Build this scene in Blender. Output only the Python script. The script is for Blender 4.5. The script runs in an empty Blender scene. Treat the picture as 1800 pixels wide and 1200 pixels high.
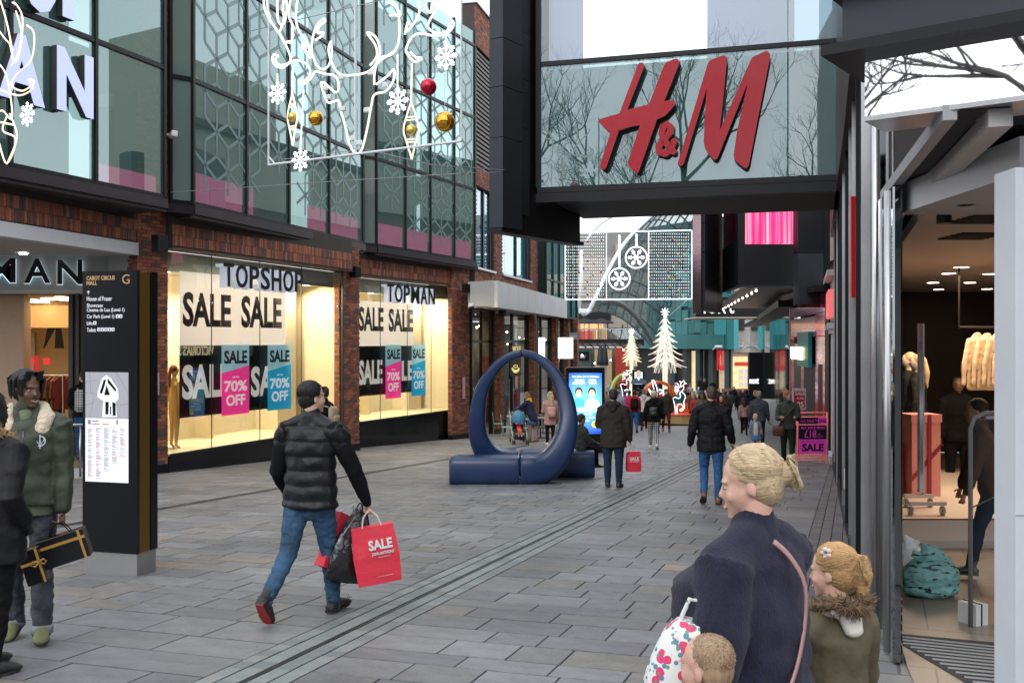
import bpy, bmesh, math, random
from mathutils import Vector, Matrix, noise
from mathutils.geometry import tessellate_polygon
random.seed(7)
R = math.radians
scene = bpy.context.scene
COL = scene.collection
# ---------------------------------------------------------------- camera, sky, sun, exposure
cam_d = bpy.data.cameras.new("camera"); cam = bpy.data.objects.new("camera", cam_d); COL.objects.link(cam)
cam_d.sensor_width = 36; cam_d.lens = 35.0; cam_d.clip_start = 0.1; cam_d.clip_end = 3000
cam.location = (0, 0, 1.76); cam.rotation_euler = (R(90), 0, 0)
cam_d.dof.use_dof = False
scene.camera = cam
wd = bpy.data.worlds.new("World"); scene.world = wd; wd.use_nodes = True
wn = wd.node_tree.nodes; wl = wd.node_tree.links
bg = wn['Background']
sky = wn.new('ShaderNodeTexSky'); sky.sky_type = 'NISHITA'; sky.sun_disc = False
sky.sun_elevation = R(42); sky.sun_rotation = R(200); sky.air_density = 1.0; sky.dust_density = 2.0; sky.ozone_density = 1.0
hs = wn.new('ShaderNodeHueSaturation'); hs.inputs['Saturation'].default_value = 0.28
ov = wn.new('ShaderNodeMix'); ov.data_type = 'RGBA'; ov.inputs[0].default_value = 0.72; ov.inputs['B'].default_value = (9.0, 9.4, 10.0, 1)   # even cloud layer
wl.new(sky.outputs[0], hs.inputs['Color']); wl.new(hs.outputs[0], ov.inputs['A']); wl.new(ov.outputs['Result'], bg.inputs[0])
bg.inputs[1].default_value = 0.15
sun_d = bpy.data.lights.new("sun", 'SUN'); sun_d.energy = 0.5; sun_d.angle = R(25); sun_d.color = (1.0, 0.97, 0.93)
sun = bpy.data.objects.new("sun", sun_d); COL.objects.link(sun)
sun.rotation_euler = (R(48), 0, R(-20))
scene.view_settings.view_transform = 'Standard'; scene.view_settings.look = 'None'
scene.view_settings.gamma = 1; scene.view_settings.use_curve_mapping = False
scene.view_settings.exposure = 0.72
cy = scene.cycles
cy.use_denoising = True
cy.max_bounces = 7; cy.diffuse_bounces = 3; cy.glossy_bounces = 4; cy.transmission_bounces = 6; cy.transparent_max_bounces = 12
cy.sample_clamp_indirect = 3.0; cy.caustics_reflective = False; cy.caustics_refractive = False

# ---------------------------------------------------------------- geometry of the place
F = 1750.0; CH = 1.76
def gz(y):
    if y < 55: return -0.048 * y
    if y < 75: return -2.64 - 0.048 * (y - 55) + 0.0012 * (y - 55) ** 2 * 1.0
    return -3.12
def ray(px, py): return Vector(((px - 900) / F, 1.0, (600 - py) / F))
def W(px, py, Y): r = ray(px, py); return Vector((r.x * Y, Y, CH + r.z * Y))
def GP(px, Y, dz=0): return Vector(((px - 900) / F * Y, Y, gz(Y) + dz))
def frame(A, B, z=0.0):
    "local x runs from A to B, y points away from the viewer, z up"
    ax = Vector((B[0] - A[0], B[1] - A[1], 0)).normalized(); az = Vector((0, 0, 1)); ay = az.cross(ax)
    M = Matrix((ax, ay, az)).transposed().to_4x4(); M.translation = Vector((A[0], A[1], z)); return M
def hit(M, px, py, d=0.0):
    I = M.inverted(); o = I @ Vector((0, 0, CH)); r = (I @ (Vector((0, 0, CH)) + ray(px, py))) - o
    t = (d - o.y) / r.y; p = o + r * t
    return p.x, p.z
SA = Vector((0.946, -0.324)); SB = Vector((0.324, 0.946))   # across and along the street
def ST(s, t, z=0): p = SA * s + SB * t; return Vector((p.x, p.y, z))

# ---------------------------------------------------------------- materials
MATS = {}
def nd(m, t): return m.node_tree.nodes.new(t)
def mat(name, col, rough=0.6, metal=0.0, var=0.0, scale=8.0, bump=0.0, bscale=40.0, emit=None, estr=0.0, spec=0.5, coat=0.0, stretch=None, sheen=0.0, col2=None):
    if name in MATS: return MATS[name]
    m = bpy.data.materials.new(name); m.use_nodes = True; MATS[name] = m
    n = m.node_tree.nodes; l = m.node_tree.links; b = n['Principled BSDF']
    c = (col[0], col[1], col[2], 1)
    b.inputs['Base Color'].default_value = c; b.inputs['Roughness'].default_value = rough; b.inputs['Metallic'].default_value = metal
    b.inputs['Specular IOR Level'].default_value = spec
    if coat: b.inputs['Coat Weight'].default_value = coat; b.inputs['Coat Roughness'].default_value = 0.08
    if sheen: b.inputs['Sheen Weight'].default_value = sheen
    if emit: b.inputs['Emission Color'].default_value = (*emit, 1); b.inputs['Emission Strength'].default_value = estr
    if var or bump:
        tc = nd(m, 'ShaderNodeTexCoord'); src = tc.outputs['Object']
        if stretch:
            mp = nd(m, 'ShaderNodeMapping'); mp.inputs['Scale'].default_value = stretch; l.new(src, mp.inputs[0]); src = mp.outputs[0]
    if var:
        no = nd(m, 'ShaderNodeTexNoise'); no.inputs['Scale'].default_value = scale; no.inputs['Detail'].default_value = 6; no.inputs['Roughness'].default_value = 0.65
        l.new(src, no.inputs['Vector'])
        cr = nd(m, 'ShaderNodeValToRGB'); cr.color_ramp.elements[0].position = 0.3; cr.color_ramp.elements[1].position = 0.7
        c2 = col2 or [min(1, x * (1 + var)) for x in col]
        cr.color_ramp.elements[0].color = (*[x * (1 - var) for x in col], 1); cr.color_ramp.elements[1].color = (*c2, 1)
        l.new(no.outputs['Fac'], cr.inputs[0]); l.new(cr.outputs[0], b.inputs['Base Color'])
    if bump:
        nb = nd(m, 'ShaderNodeTexNoise'); nb.inputs['Scale'].default_value = bscale; nb.inputs['Detail'].default_value = 5
        l.new(src, nb.inputs['Vector']); bp = nd(m, 'ShaderNodeBump'); bp.inputs['Strength'].default_value = bump; bp.inputs['Distance'].default_value = 0.02
        l.new(nb.outputs['Fac'], bp.inputs['Height']); l.new(bp.outputs[0], b.inputs['Normal'])
    return m
def glow(name, col, s): return mat(name, [c * .8 for c in col], 0.5, emit=col, estr=s)
def glass(name, tint=(0.9, 0.95, 0.93), refl=0.10, gcol=(0.9, 0.95, 0.95), rough=0.0, body=0.0, bodycol=(0.1, 0.2, 0.2), wob=0.0):
    "architectural sheet glass: clear transmission, mirror reflection, optional tinted body"
    if name in MATS: return MATS[name]
    m = bpy.data.materials.new(name); m.use_nodes = True; MATS[name] = m
    n = m.node_tree.nodes; l = m.node_tree.links; n.remove(n['Principled BSDF']); out = n['Material Output']
    tr = nd(m, 'ShaderNodeBsdfTransparent'); tr.inputs[0].default_value = (*tint, 1)
    gl = nd(m, 'ShaderNodeBsdfGlossy'); gl.inputs['Roughness'].default_value = rough; gl.inputs[0].default_value = (*gcol, 1)
    di = nd(m, 'ShaderNodeBsdfDiffuse'); di.inputs[0].default_value = (*bodycol, 1)
    fr = nd(m, 'ShaderNodeFresnel'); fr.inputs[0].default_value = 1.5
    ad = nd(m, 'ShaderNodeMath'); ad.operation = 'ADD'; ad.inputs[1].default_value = refl; ad.use_clamp = True; l.new(fr.outputs[0], ad.inputs[0])
    mx = nd(m, 'ShaderNodeMixShader'); mx.inputs[0].default_value = body; l.new(tr.outputs[0], mx.inputs[1]); l.new(di.outputs[0], mx.inputs[2])
    m2 = nd(m, 'ShaderNodeMixShader'); l.new(ad.outputs[0], m2.inputs[0]); l.new(mx.outputs[0], m2.inputs[1]); l.new(gl.outputs[0], m2.inputs[2])
    if wob:
        tc = nd(m, 'ShaderNodeTexCoord'); nb = nd(m, 'ShaderNodeTexNoise'); nb.inputs['Scale'].default_value = 1.3; l.new(tc.outputs['Object'], nb.inputs['Vector'])
        bp = nd(m, 'ShaderNodeBump'); bp.inputs['Strength'].default_value = wob; bp.inputs['Distance'].default_value = 0.05
        l.new(nb.outputs['Fac'], bp.inputs['Height']); l.new(bp.outputs[0], gl.inputs['Normal'])
    l.new(m2.outputs[0], out.inputs[0]); return m

# ---------------------------------------------------------------- mesh builder
class MB:
    def __init__(s, M=None): s.v = []; s.f = []; s.m = []; s.M = M; s.cur = 0
    def add(s, vs, fs):
        o = len(s.v); s.v += [Vector(v) for v in vs]; s.f += [tuple(i + o for i in f) for f in fs]; s.m += [s.cur] * len(fs); return s
    def box(s, x0, x1, y0, y1, z0, z1, M=None):
        vs = [Vector(p) for p in ((x0,y0,z0),(x1,y0,z0),(x1,y1,z0),(x0,y1,z0),(x0,y0,z1),(x1,y0,z1),(x1,y1,z1),(x0,y1,z1))]
        if M: vs = [M @ v for v in vs]
        return s.add(vs, ((0,3,2,1),(4,5,6,7),(0,1,5,4),(1,2,6,5),(2,3,7,6),(3,0,4,7)))
    def bbox(s, c, d, bev=0.01, M=None):
        "bevelled box, centre c, size d"
        x, y, z = d[0]/2, d[1]/2, d[2]/2; vs = []; b = bev
        for sx in (-1,1):
            for sy in (-1,1):
                for sz in (-1,1):
                    vs += [Vector((c[0]+sx*x, c[1]+sy*(y-b), c[2]+sz*(z-b))), Vector((c[0]+sx*(x-b), c[1]+sy*y, c[2]+sz*(z-b))), Vector((c[0]+sx*(x-b), c[1]+sy*(y-b), c[2]+sz*z))]
        bm = bmesh.new()
        for v in vs: bm.verts.new(M @ v if M else v)
        bmesh.ops.convex_hull(bm, input=bm.verts); bm.verts.index_update()
        s.add([v.co.copy() for v in bm.verts], [[v.index for v in f.verts] for f in bm.faces]); bm.free(); return s
    def quad(s, a, b, c, d): return s.add((a, b, c, d), ((0,1,2,3),))
    def prism(s, poly, y0, y1, M=None):
        "polygon in x,z (holes not supported) extruded from y0 (front) to y1"
        n = len(poly); P = [Vector((p[0], p[1], 0)) for p in poly]
        area = sum(P[i].x * P[(i+1) % n].y - P[(i+1) % n].x * P[i].y for i in range(n))
        if area < 0: poly = poly[::-1]; P = P[::-1]
        tri = tessellate_polygon([P])
        vs = [Vector((p[0], y0, p[1])) for p in poly] + [Vector((p[0], y1, p[1])) for p in poly]
        if M: vs = [M @ v for v in vs]
        fs = []
        for t in tri:
            a, b, c = t; ar = (P[b]-P[a]).cross(P[c]-P[a]).z
            if ar < 0: a, c = c, a
            fs.append((a, b, c)); fs.append((c+n, b+n, a+n))
        for i in range(n): j = (i+1) % n; fs.append((j, i, i+n, j+n))
        return s.add(vs, fs)
    def tube(s, pts, r, seg=6, closed=False, caps=True):
        pts = [Vector(p) for p in pts]; n = len(pts)
        rr = r if hasattr(r, '__len__') else [r] * n
        rings = []; up = None
        for i, p in enumerate(pts):
            if closed: t = pts[(i+1) % n] - pts[i-1]
            else: t = pts[min(i+1, n-1)] - pts[max(i-1, 0)]
            if t.length < 1e-9: t = Vector((0,0,1))
            t.normalize()
            if up is None: up = Vector((0,0,1)) if abs(t.z) < .9 else Vector((1,0,0))
            a = up - t * up.dot(t)
            if a.length < 1e-4: a = t.orthogonal()
            a.normalize(); b = t.cross(a); up = a
            rings.append([p + (a * math.cos(2*math.pi*k/seg) + b * math.sin(2*math.pi*k/seg)) * rr[i] for k in range(seg)])
        vs = [v for r_ in rings for v in r_]; fs = []
        for i in range(n if closed else n-1):
            j = (i+1) % n
            for k in range(seg): k2 = (k+1) % seg; fs.append((i*seg+k, i*seg+k2, j*seg+k2, j*seg+k))
        if caps and not closed: fs.append(tuple(range(seg))[::-1]); fs.append(tuple((n-1)*seg+k for k in range(seg)))
        return s.add(vs, fs)
    def loft(s, rings, cap=True, flip=False):
        seg = len(rings[0]); vs = [v for r_ in rings for v in r_]; fs = []
        for i in range(len(rings)-1):
            for k in range(seg): k2 = (k+1) % seg; fs.append((i*seg+k, i*seg+k2, (i+1)*seg+k2, (i+1)*seg+k))
        if cap: fs.append(tuple(range(seg))[::-1]); fs.append(tuple((len(rings)-1)*seg+k for k in range(seg)))
        if flip: fs = [f[::-1] for f in fs]
        return s.add(vs, fs)
    def ball(s, c, r, seg=12, rng=8, M=None):
        r = r if hasattr(r, '__len__') else (r, r, r); c = Vector(c); vs = [Vector((0,0,-1))]; fs = []
        for i in range(1, rng):
            th = math.pi * i / rng
            for k in range(seg): ph = 2*math.pi*k/seg; vs.append(Vector((math.sin(th)*math.cos(ph), math.sin(th)*math.sin(ph), -math.cos(th))))
        vs.append(Vector((0,0,1))); L = len(vs)-1
        for k in range(seg): k2 = (k+1) % seg; fs.append((0, 1+k2, 1+k)); fs.append((L, L-seg+k, L-seg+k2))
        for i in range(rng-2):
            for k in range(seg): k2 = (k+1) % seg; a = 1+i*seg; fs.append((a+k, a+k2, a+seg+k2, a+seg+k))
        vs = [Vector((v.x*r[0], v.y*r[1], v.z*r[2])) for v in vs]
        if M: vs = [M @ v for v in vs]
        return s.add([v + c for v in vs], fs)
    def cyl(s, a, b, r, seg=12): return s.tube([a, b], r, seg)
    def mesh(s, name, mats, smooth=False):
        me = bpy.data.meshes.new(name); V = [s.M @ v for v in s.v] if s.M else s.v
        me.from_pydata([tuple(v) for v in V], [], s.f)
        for m in (mats if isinstance(mats, (list, tuple)) else [mats]): me.materials.append(m)
        if isinstance(mats, (list, tuple)): me.polygons.foreach_set('material_index', s.m)
        if smooth: me.polygons.foreach_set('use_smooth', [True] * len(s.f))
        me.update(); return me
    def build(s, name, mats, parent=None, smooth=False, label=None, kind=None):
        return link(name, s.mesh(name, mats, smooth), parent, label, kind)
def link(name, me, parent=None, label=None, kind=None):
    o = bpy.data.objects.new(name, me); COL.objects.link(o)
    if parent is not None: o.parent = parent
    if label: o['label'] = label
    if kind: o['kind'] = kind
    return o
def tag(o, label, cat, group=None):
    o['label'] = label; o['category'] = cat
    if group: o['group'] = group
    return o
def thing(name, label, cat, M=None, group=None):
    o = bpy.data.objects.new(name, None); COL.objects.link(o); o.empty_display_size = .2
    if M is not None: o.matrix_world = M if isinstance(M, Matrix) else Matrix.Translation(M)
    return tag(o, label, cat, group)
def struct(o): o['kind'] = 'structure'; return o
def dup(root, M, label=None):
    "copy of a thing with copies of its parts and sub-parts"
    r = root.copy(); COL.objects.link(r); r.matrix_world = M if isinstance(M, Matrix) else Matrix.Translation(M)
    if label: r['label'] = label
    for c in list(root.children):
        d = c.copy(); COL.objects.link(d); d.parent = r
        for g in list(c.children): e = g.copy(); COL.objects.link(e); e.parent = d
    return r
def Mrot(loc, deg): return Matrix.Translation(Vector(loc)) @ Matrix.Rotation(R(deg), 4, 'Z')
_tc = {}
def textmesh(body, bold=0.0, depth=0.0, spacing=1.0):
    key = (body, bold, spacing)
    if key not in _tc:
        cu = bpy.data.curves.new('t', 'FONT'); cu.body = body; cu.size = 1; cu.offset = bold; cu.resolution_u = 3; cu.space_character = spacing
        cu.extrude = 0.05; cu.align_x = 'LEFT'
        ob = bpy.data.objects.new('t', cu); COL.objects.link(ob)
        dg = bpy.context.evaluated_depsgraph_get(); me = bpy.data.meshes.new_from_object(ob.evaluated_get(dg))
        vs = [v.co.copy() for v in me.vertices]; fs = [tuple(p.vertices) for p in me.polygons]
        bpy.data.objects.remove(ob); bpy.data.curves.remove(cu); bpy.data.meshes.remove(me)
        x0 = min(v.x for v in vs); x1 = max(v.x for v in vs); y0 = min(v.y for v in vs); y1 = max(v.y for v in vs)
        _tc[key] = (vs, fs, x0, x1, y0, y1)
    return _tc[key]
def text(mb, body, x0, x1, z0, z1, y=0.0, depth=0.004, bold=0.0, spacing=1.0, mirror=False, shear=0.0):
    "lettering that fills the rectangle x0..x1, z0..z1; its front is at y-depth"
    vs, fs, a, b, c, d = textmesh(body, bold, 0, spacing); out = []
    for v in vs:
        u = (v.x - a) / (b - a); w = (v.y - c) / (d - c)
        if mirror: u = 1 - u
        out.append(Vector((x0 + u * (x1 - x0) + shear * w * (z1 - z0), y - depth if v.z > 0 else y, z0 + w * (z1 - z0))))
    mb.add(out, [f[::-1] for f in fs] if mirror else fs); return mb
def arealight(name, loc, size, power, col, rot=(0, 0, 0), sy=None):
    d = bpy.data.lights.new(name, 'AREA'); d.energy = power; d.color = col; d.size = size
    if sy: d.shape = 'RECTANGLE'; d.size_y = sy
    o = bpy.data.objects.new(name, d); COL.objects.link(o); o.location = loc; o.rotation_euler = rot; return o

def translucent(name, col, f=0.5, rough=0.5):
    if name in MATS: return MATS[name]
    m = mat(name, col, rough); l = m.node_tree.links; out = m.node_tree.nodes['Material Output']; t = nd(m, 'ShaderNodeBsdfTranslucent'); t.inputs[0].default_value = (*col, 1)
    mx = nd(m, 'ShaderNodeMixShader'); mx.inputs[0].default_value = f; l.new(m.node_tree.nodes['Principled BSDF'].outputs[0], mx.inputs[1]); l.new(t.outputs[0], mx.inputs[2]); l.new(mx.outputs[0], out.inputs[0]); return m

def stain(m, lo=.72, hi=1.22, sc=.55, gum=True):
    "large soft patches and small pale spots in place coordinates"
    l = m.node_tree.links; b = m.node_tree.nodes['Principled BSDF']; src = b.inputs['Base Color'].links[0].from_socket if b.inputs['Base Color'].links else None
    ge = nd(m, 'ShaderNodeNewGeometry'); no = nd(m, 'ShaderNodeTexNoise'); no.inputs['Scale'].default_value = sc; no.inputs['Detail'].default_value = 7; l.new(ge.outputs['Position'], no.inputs['Vector'])
    mr = nd(m, 'ShaderNodeMapRange'); mr.inputs[1].default_value = .3; mr.inputs[2].default_value = .7; mr.inputs[3].default_value = lo; mr.inputs[4].default_value = hi; l.new(no.outputs[0], mr.inputs[0])
    mx = nd(m, 'ShaderNodeMix'); mx.data_type = 'RGBA'; mx.blend_type = 'MULTIPLY'; mx.inputs[0].default_value = 1; l.new(mr.outputs[0], mx.inputs['B'])
    if src: l.new(src, mx.inputs['A'])
    else: mx.inputs['A'].default_value = b.inputs['Base Color'].default_value
    out = mx.outputs['Result']
    if gum:
        vo = nd(m, 'ShaderNodeTexVoronoi'); vo.inputs['Scale'].default_value = 1.7; l.new(ge.outputs['Position'], vo.inputs['Vector']); lt = nd(m, 'ShaderNodeMath'); lt.operation = 'LESS_THAN'; lt.inputs[1].default_value = .035; l.new(vo.outputs['Distance'], lt.inputs[0])
        m2 = nd(m, 'ShaderNodeMix'); m2.data_type = 'RGBA'; l.new(lt.outputs[0], m2.inputs[0]); l.new(out, m2.inputs['A']); m2.inputs['B'].default_value = (.24, .24, .235, 1); out = m2.outputs['Result']
    l.new(out, b.inputs['Base Color'])
# ================================================================= materials used by the large structure
BR = [mat('brick_red', (0.245, 0.080, 0.048), 0.85, var=0.25, scale=30, bump=0.4, bscale=90), mat('brick_orange', (0.345, 0.13, 0.068), 0.85, var=0.25, scale=30, bump=0.4, bscale=90),
      mat('brick_brown', (0.15, 0.062, 0.044), 0.85, var=0.25, scale=30, bump=0.4, bscale=90), mat('brick_dark', (0.085, 0.06, 0.055), 0.8, var=0.25, scale=30, bump=0.4, bscale=90)]
MORTAR = mat('mortar', (0.055, 0.045, 0.04), 0.95, var=0.2, scale=20)
BLACKM = mat('black_metal', (0.006, 0.0065, 0.008), 0.4, spec=0.3, var=0.2, scale=3)
DKMET = mat('dark_plum_metal', (0.022, 0.017, 0.021), 0.4, metal=0.2, var=0.25, scale=2)
GRANITE = mat('black_granite', (0.006, 0.006, 0.007), 0.12, spec=0.35)
WHITEP = mat('white_panel', (0.62, 0.63, 0.64), 0.45, var=0.06, scale=1.5)
CREAM = mat('cream_wall', (0.80, 0.70, 0.50), 0.7, var=0.03, scale=2)
CREAMF = mat('cream_floor', (0.75, 0.66, 0.48), 0.4)
SHOPGLASS = glass('shop_glass', (0.93, 0.96, 0.94), 0.03)
UPGLASS = glass('upper_glass', (0.5, 0.72, 0.68), 0.17, gcol=(.74, .92, .90), body=0.6, bodycol=(0.085, 0.185, 0.165))
JOINT = mat('glass_joint', (0.02, 0.03, 0.03), 0.4)
STEEL = mat('brushed_steel', (0.45, 0.45, 0.46), 0.3, metal=0.9, var=0.1, scale=3)
GREYP = mat('grey_panel', (0.30, 0.31, 0.32), 0.5, var=0.06, scale=2)
PALESTONE = mat('pale_stone', (0.36, 0.33, 0.29), 0.8, var=0.14, scale=1.2, bump=0.2, bscale=25)
DARKIN = mat('dark_interior', (0.03, 0.027, 0.025), 0.8)
LAMPW = glow('downlight_glow', (1.0, 0.86, 0.62), 9.0)
LAMPC = glow('cool_downlight', (1.0, 0.97, 0.9), 8.0)

# ================================================================= ground and paving
def brickmat(name, c1, c2, mo, bw, rh, ms=0.012, axes=None, rough=0.75, off=0.5, bias=0.0, bmp=0.35):
    m = bpy.data.materials.new(name); m.use_nodes = True; l = m.node_tree.links; b = m.node_tree.nodes['Principled BSDF']; b.inputs['Roughness'].default_value = rough
    tc = nd(m, 'ShaderNodeTexCoord'); mp = nd(m, 'ShaderNodeMapping'); br = nd(m, 'ShaderNodeTexBrick')
    l.new(tc.outputs['Object'], mp.inputs[0])
    if axes: mp.inputs['Rotation'].default_value = axes
    l.new(mp.outputs[0], br.inputs['Vector'])
    br.inputs['Color1'].default_value = (*c1, 1); br.inputs['Color2'].default_value = (*c2, 1); br.inputs['Mortar'].default_value = (*mo, 1)
    br.inputs['Scale'].default_value = 1; br.inputs['Brick Width'].default_value = bw; br.inputs['Row Height'].default_value = rh; br.inputs['Mortar Size'].default_value = ms; br.inputs['Bias'].default_value = bias
    br.offset = off
    no = nd(m, 'ShaderNodeTexNoise'); no.inputs['Scale'].default_value = 2.5; no.inputs['Detail'].default_value = 8; l.new(tc.outputs['Object'], no.inputs['Vector'])
    mx = nd(m, 'ShaderNodeMix'); mx.data_type = 'RGBA'; mx.blend_type = 'MULTIPLY'; mx.inputs[0].default_value = 0.7
    mr = nd(m, 'ShaderNodeMapRange'); mr.inputs[3].default_value = 0.55; mr.inputs[4].default_value = 1.45; l.new(no.outputs[0], mr.inputs[0])
    l.new(br.outputs['Color'], mx.inputs['A']); l.new(mr.outputs[0], mx.inputs['B']); l.new(mx.outputs['Result'], b.inputs['Base Color'])
    bp = nd(m, 'ShaderNodeBump'); bp.inputs['Strength'].default_value = bmp; bp.inputs['Distance'].default_value = 0.01; bp.invert = True
    l.new(br.outputs['Fac'], bp.inputs['Height']); l.new(bp.outputs[0], b.inputs['Normal'])
    return m
PAVEFAR = brickmat('paving_far', (0.15, 0.15, 0.16), (0.21, 0.20, 0.195), (0.075, 0.075, 0.08), 0.55, 0.3, 0.012, axes=(0, 0, R(18.9)), rough=0.6)
MORTARG = mat('paving_joint', (0.022, 0.022, 0.023), 0.95, var=0.3, scale=12)
g = MB()
ys = [-60, -10, 0, 10, 20, 30, 40, 50, 55, 58, 61, 64, 67, 70, 73, 76, 90, 120, 200, 900]
for i in range(len(ys) - 1): g.quad((-400, ys[i], gz(ys[i]) - .0048), (400, ys[i], gz(ys[i]) - .0048), (400, ys[i+1], gz(ys[i+1]) - .0048), (-400, ys[i+1], gz(ys[i+1]) - .0048))
struct(g.build('ground', MORTARG))
pf = MB(); tt = [(30, 33), (33, 37), (37, 42), (42, 48), (48, 54), (54, 57), (57, 60), (60, 63), (63, 66), (66, 69), (69, 72), (72, 75), (75, 80), (80, 130)]
def gp(s, t, h=0.0): p = ST(s, t); return Vector((p.x, p.y, gz(p.y) + h))
for a, b in tt:
    for k in range(-6, 4): s0, s1 = k * 5, k * 5 + 5; pf.quad(gp(s0, a), gp(s1, a), gp(s1, b), gp(s0, b))
for (a, b, s0, s1) in ((-14, 2, -30, 12), (2, 30, 0.0, 1.1)): pf.quad(gp(s0, a, -.002), gp(s1, a, -.002), gp(s1, b, -.002), gp(s0, b, -.002))
PV = struct(pf.build('paving', PAVEFAR))
PS = []
for nm, c in (('a', (0.150, 0.153, 0.160)), ('b', (0.172, 0.174, 0.180)), ('c', (0.132, 0.135, 0.142)), ('d', (0.19, 0.192, 0.198)), ('e', (0.175, 0.166, 0.152)), ('f', (0.225, 0.182, 0.142)), ('g', (0.15, 0.15, 0.15))):
    PS.append(mat('paving_stone_' + nm, c, 0.52, var=0.22, scale=2.2, bump=0.5, bscale=14, spec=0.45))
for m_ in PS: stain(m_)
PW = [22, 22, 14, 12, 12, 2, 16]
stones = []   # s0,s1,t0,t1,h,material
rnd = random.Random(3)
def course(s0, s1, t0, t1, lo, hi, mats=PS, w=PW, j=.013, hj=.0016):
    s = s0
    while s < s1 - .05:
        L = rnd.uniform(lo, hi)
        if s1 - (s + L) < lo * .6: L = s1 - s
        stones.append((s + j/2, min(s + L, s1) - j/2, t0 + j/2, t1 - j/2, rnd.uniform(-hj, hj), rnd.choices(range(len(mats)), w)[0], mats)); s += L
t = 3.0
while t < 30:
    h = rnd.choice((.26, .32, .38, .44))
    course(-3.2, -.5, t, t + h, .32, .82); t += h
t = 3.4
while t < 6.1: h = rnd.choice((.5, .42)); course(-12, -3.76, t, t + h, .5, 1.0, w=[30, 26, 16, 10, 4, 1, 10]); t += h
while t < 30:
    h = rnd.choice((.2, .26, .3, .34)) if t > 8 else rnd.choice((.3, .36))
    course(-9.56, -3.76, t, t + h, .26, .72)
    course(-16.5 if t > 15 else -14.6, -9.74, t, t + h, .26, .7); t += h
SETTS = [mat('sett_a', (0.185, 0.205, 0.20), 0.6, var=.15, scale=6), mat('sett_b', (0.15, 0.168, 0.168), 0.6, var=.15, scale=6), mat('sett_c', (0.205, 0.22, 0.21), 0.6, var=.15, scale=6)]
setts = []
for k, (a, b) in enumerate(((-3.755, -3.642), (-3.63, -3.502), (-3.452, -3.335), (-3.323, -3.205))):
    t = 3 + .04 * k
    while t < 30: L = .15; setts.append((a + .003, b - .003, t, t + L - .007, rnd.uniform(-.0012, .001), rnd.randrange(3), SETTS)); t += L
STRIP = [mat('strip_brick_a', (0.10, 0.095, 0.095), 0.6, var=.2, scale=9), mat('strip_brick_b', (0.13, 0.12, 0.115), 0.6, var=.2, scale=9)]
strip = []
for k in range(4):
    a = -.5 + k * .128; t = 3 + (.1 if k % 2 else 0)
    while t < 30: strip.append((a + .004, a + .12, t, t + .2, rnd.uniform(-.0012, .001), rnd.randrange(2), STRIP)); t += .208
def vis(q):
    s, t = (q[0]+q[1])/2, (q[2]+q[3])/2; p = ST(s, t); px = 900 + F * p.x / p.y; py = 684 + 1.76 * F / p.y
    return (q[1]-q[0]) * (q[3]-q[2]) / p.y ** 3 if (-20 < px < 1560 and py < 1215 and p.y > 1) else 0
_u = {}
def unit(mats, k, name):
    if (name, k) not in _u:
        mb = MB(); b = .012; mb.add([(-.5,-.5,-1), (.5,-.5,-1), (.5,.5,-1), (-.5,.5,-1), (-.5,-.5,-.06), (.5,-.5,-.06), (.5,.5,-.06), (-.5,.5,-.06), (-.5+b,-.5+b,0), (.5-b,-.5+b,0), (.5-b,.5-b,0), (-.5+b,.5-b,0)],
            ((0,3,2,1), (0,1,5,4), (1,2,6,5), (2,3,7,6), (3,0,4,7), (4,5,9,8), (5,6,10,9), (6,7,11,10), (7,4,8,11), (8,9,10,11)))
        _u[(name, k)] = mb.mesh(name, mats[k])
    return _u[(name, k)]
def lay(lst, name, stuffname, th=.03, nmax=299):
    order = sorted(range(len(lst)), key=lambda i: -vis(lst[i])); ind = set(order[:nmax]); mb = MB()
    for i, (s0, s1, t0, t1, h, k, mats) in enumerate(lst):
        c = ST((s0+s1)/2, (t0+t1)/2)
        ea = Vector((SA.x, SA.y, -.048 * SA.y)) * (s1-s0); eb = Vector((SB.x, SB.y, -.048 * SB.y)) * (t1-t0)
        if i in ind:
            nn = ea.cross(eb).normalized() * th
            M = Matrix(((ea.x, eb.x, nn.x, c.x), (ea.y, eb.y, nn.y, c.y), (ea.z, eb.z, nn.z, gz(c.y) + h), (0, 0, 0, 1)))
            o = link(name, unit(mats, k, name), PV); o.matrix_basis = M
        else:
            mb.cur = k; z = Vector((0, 0, gz(c.y) + h)); c = Vector((c.x, c.y, 0)) + z; dz = Vector((0, 0, -th))
            A = [c - ea/2 - eb/2, c + ea/2 - eb/2, c + ea/2 + eb/2, c - ea/2 + eb/2]
            mb.add(A + [a + dz for a in A], ((0,1,2,3), (4,5,1,0), (5,6,2,1), (6,7,3,2), (7,4,0,3)))
    mb.build(stuffname, lst[0][6], PV, kind='stuff')
lay(stones, 'paving_stone', 'small_paving_stones'); lay(setts, 'sett', 'distant_setts', nmax=290); lay(strip, 'strip_brick', 'distant_strip_bricks', nmax=200)
# slot drains
SLOT = mat('slot_drain', (0.02, 0.02, 0.022), 0.5, metal=.4)
dr = MB()
for (s, w) in ((-3.478, .012), (-9.65, .03)):
    for t in range(3, 40): dr.quad(gp(s-w, t, -.0035), gp(s+w, t, -.0035), gp(s+w, t+1, -.0035), gp(s-w, t+1, -.0035))
dr.build('slot_drain', SLOT, PV)
ed = MB()
for s in (-9.7, -9.6):
    for t in range(3, 40): ed.add([gp(s-.006, t, -.02), gp(s+.006, t, -.02), gp(s+.006, t+1, -.02), gp(s-.006, t+1, -.02), gp(s-.006, t, .001), gp(s+.006, t, .001), gp(s+.006, t+1, .001), gp(s-.006, t+1, .001)], ((4,5,6,7), (0,4,7,3), (1,2,6,5), (0,1,5,4)))
ed.build('drain_edge', STEEL, PV)
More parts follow.
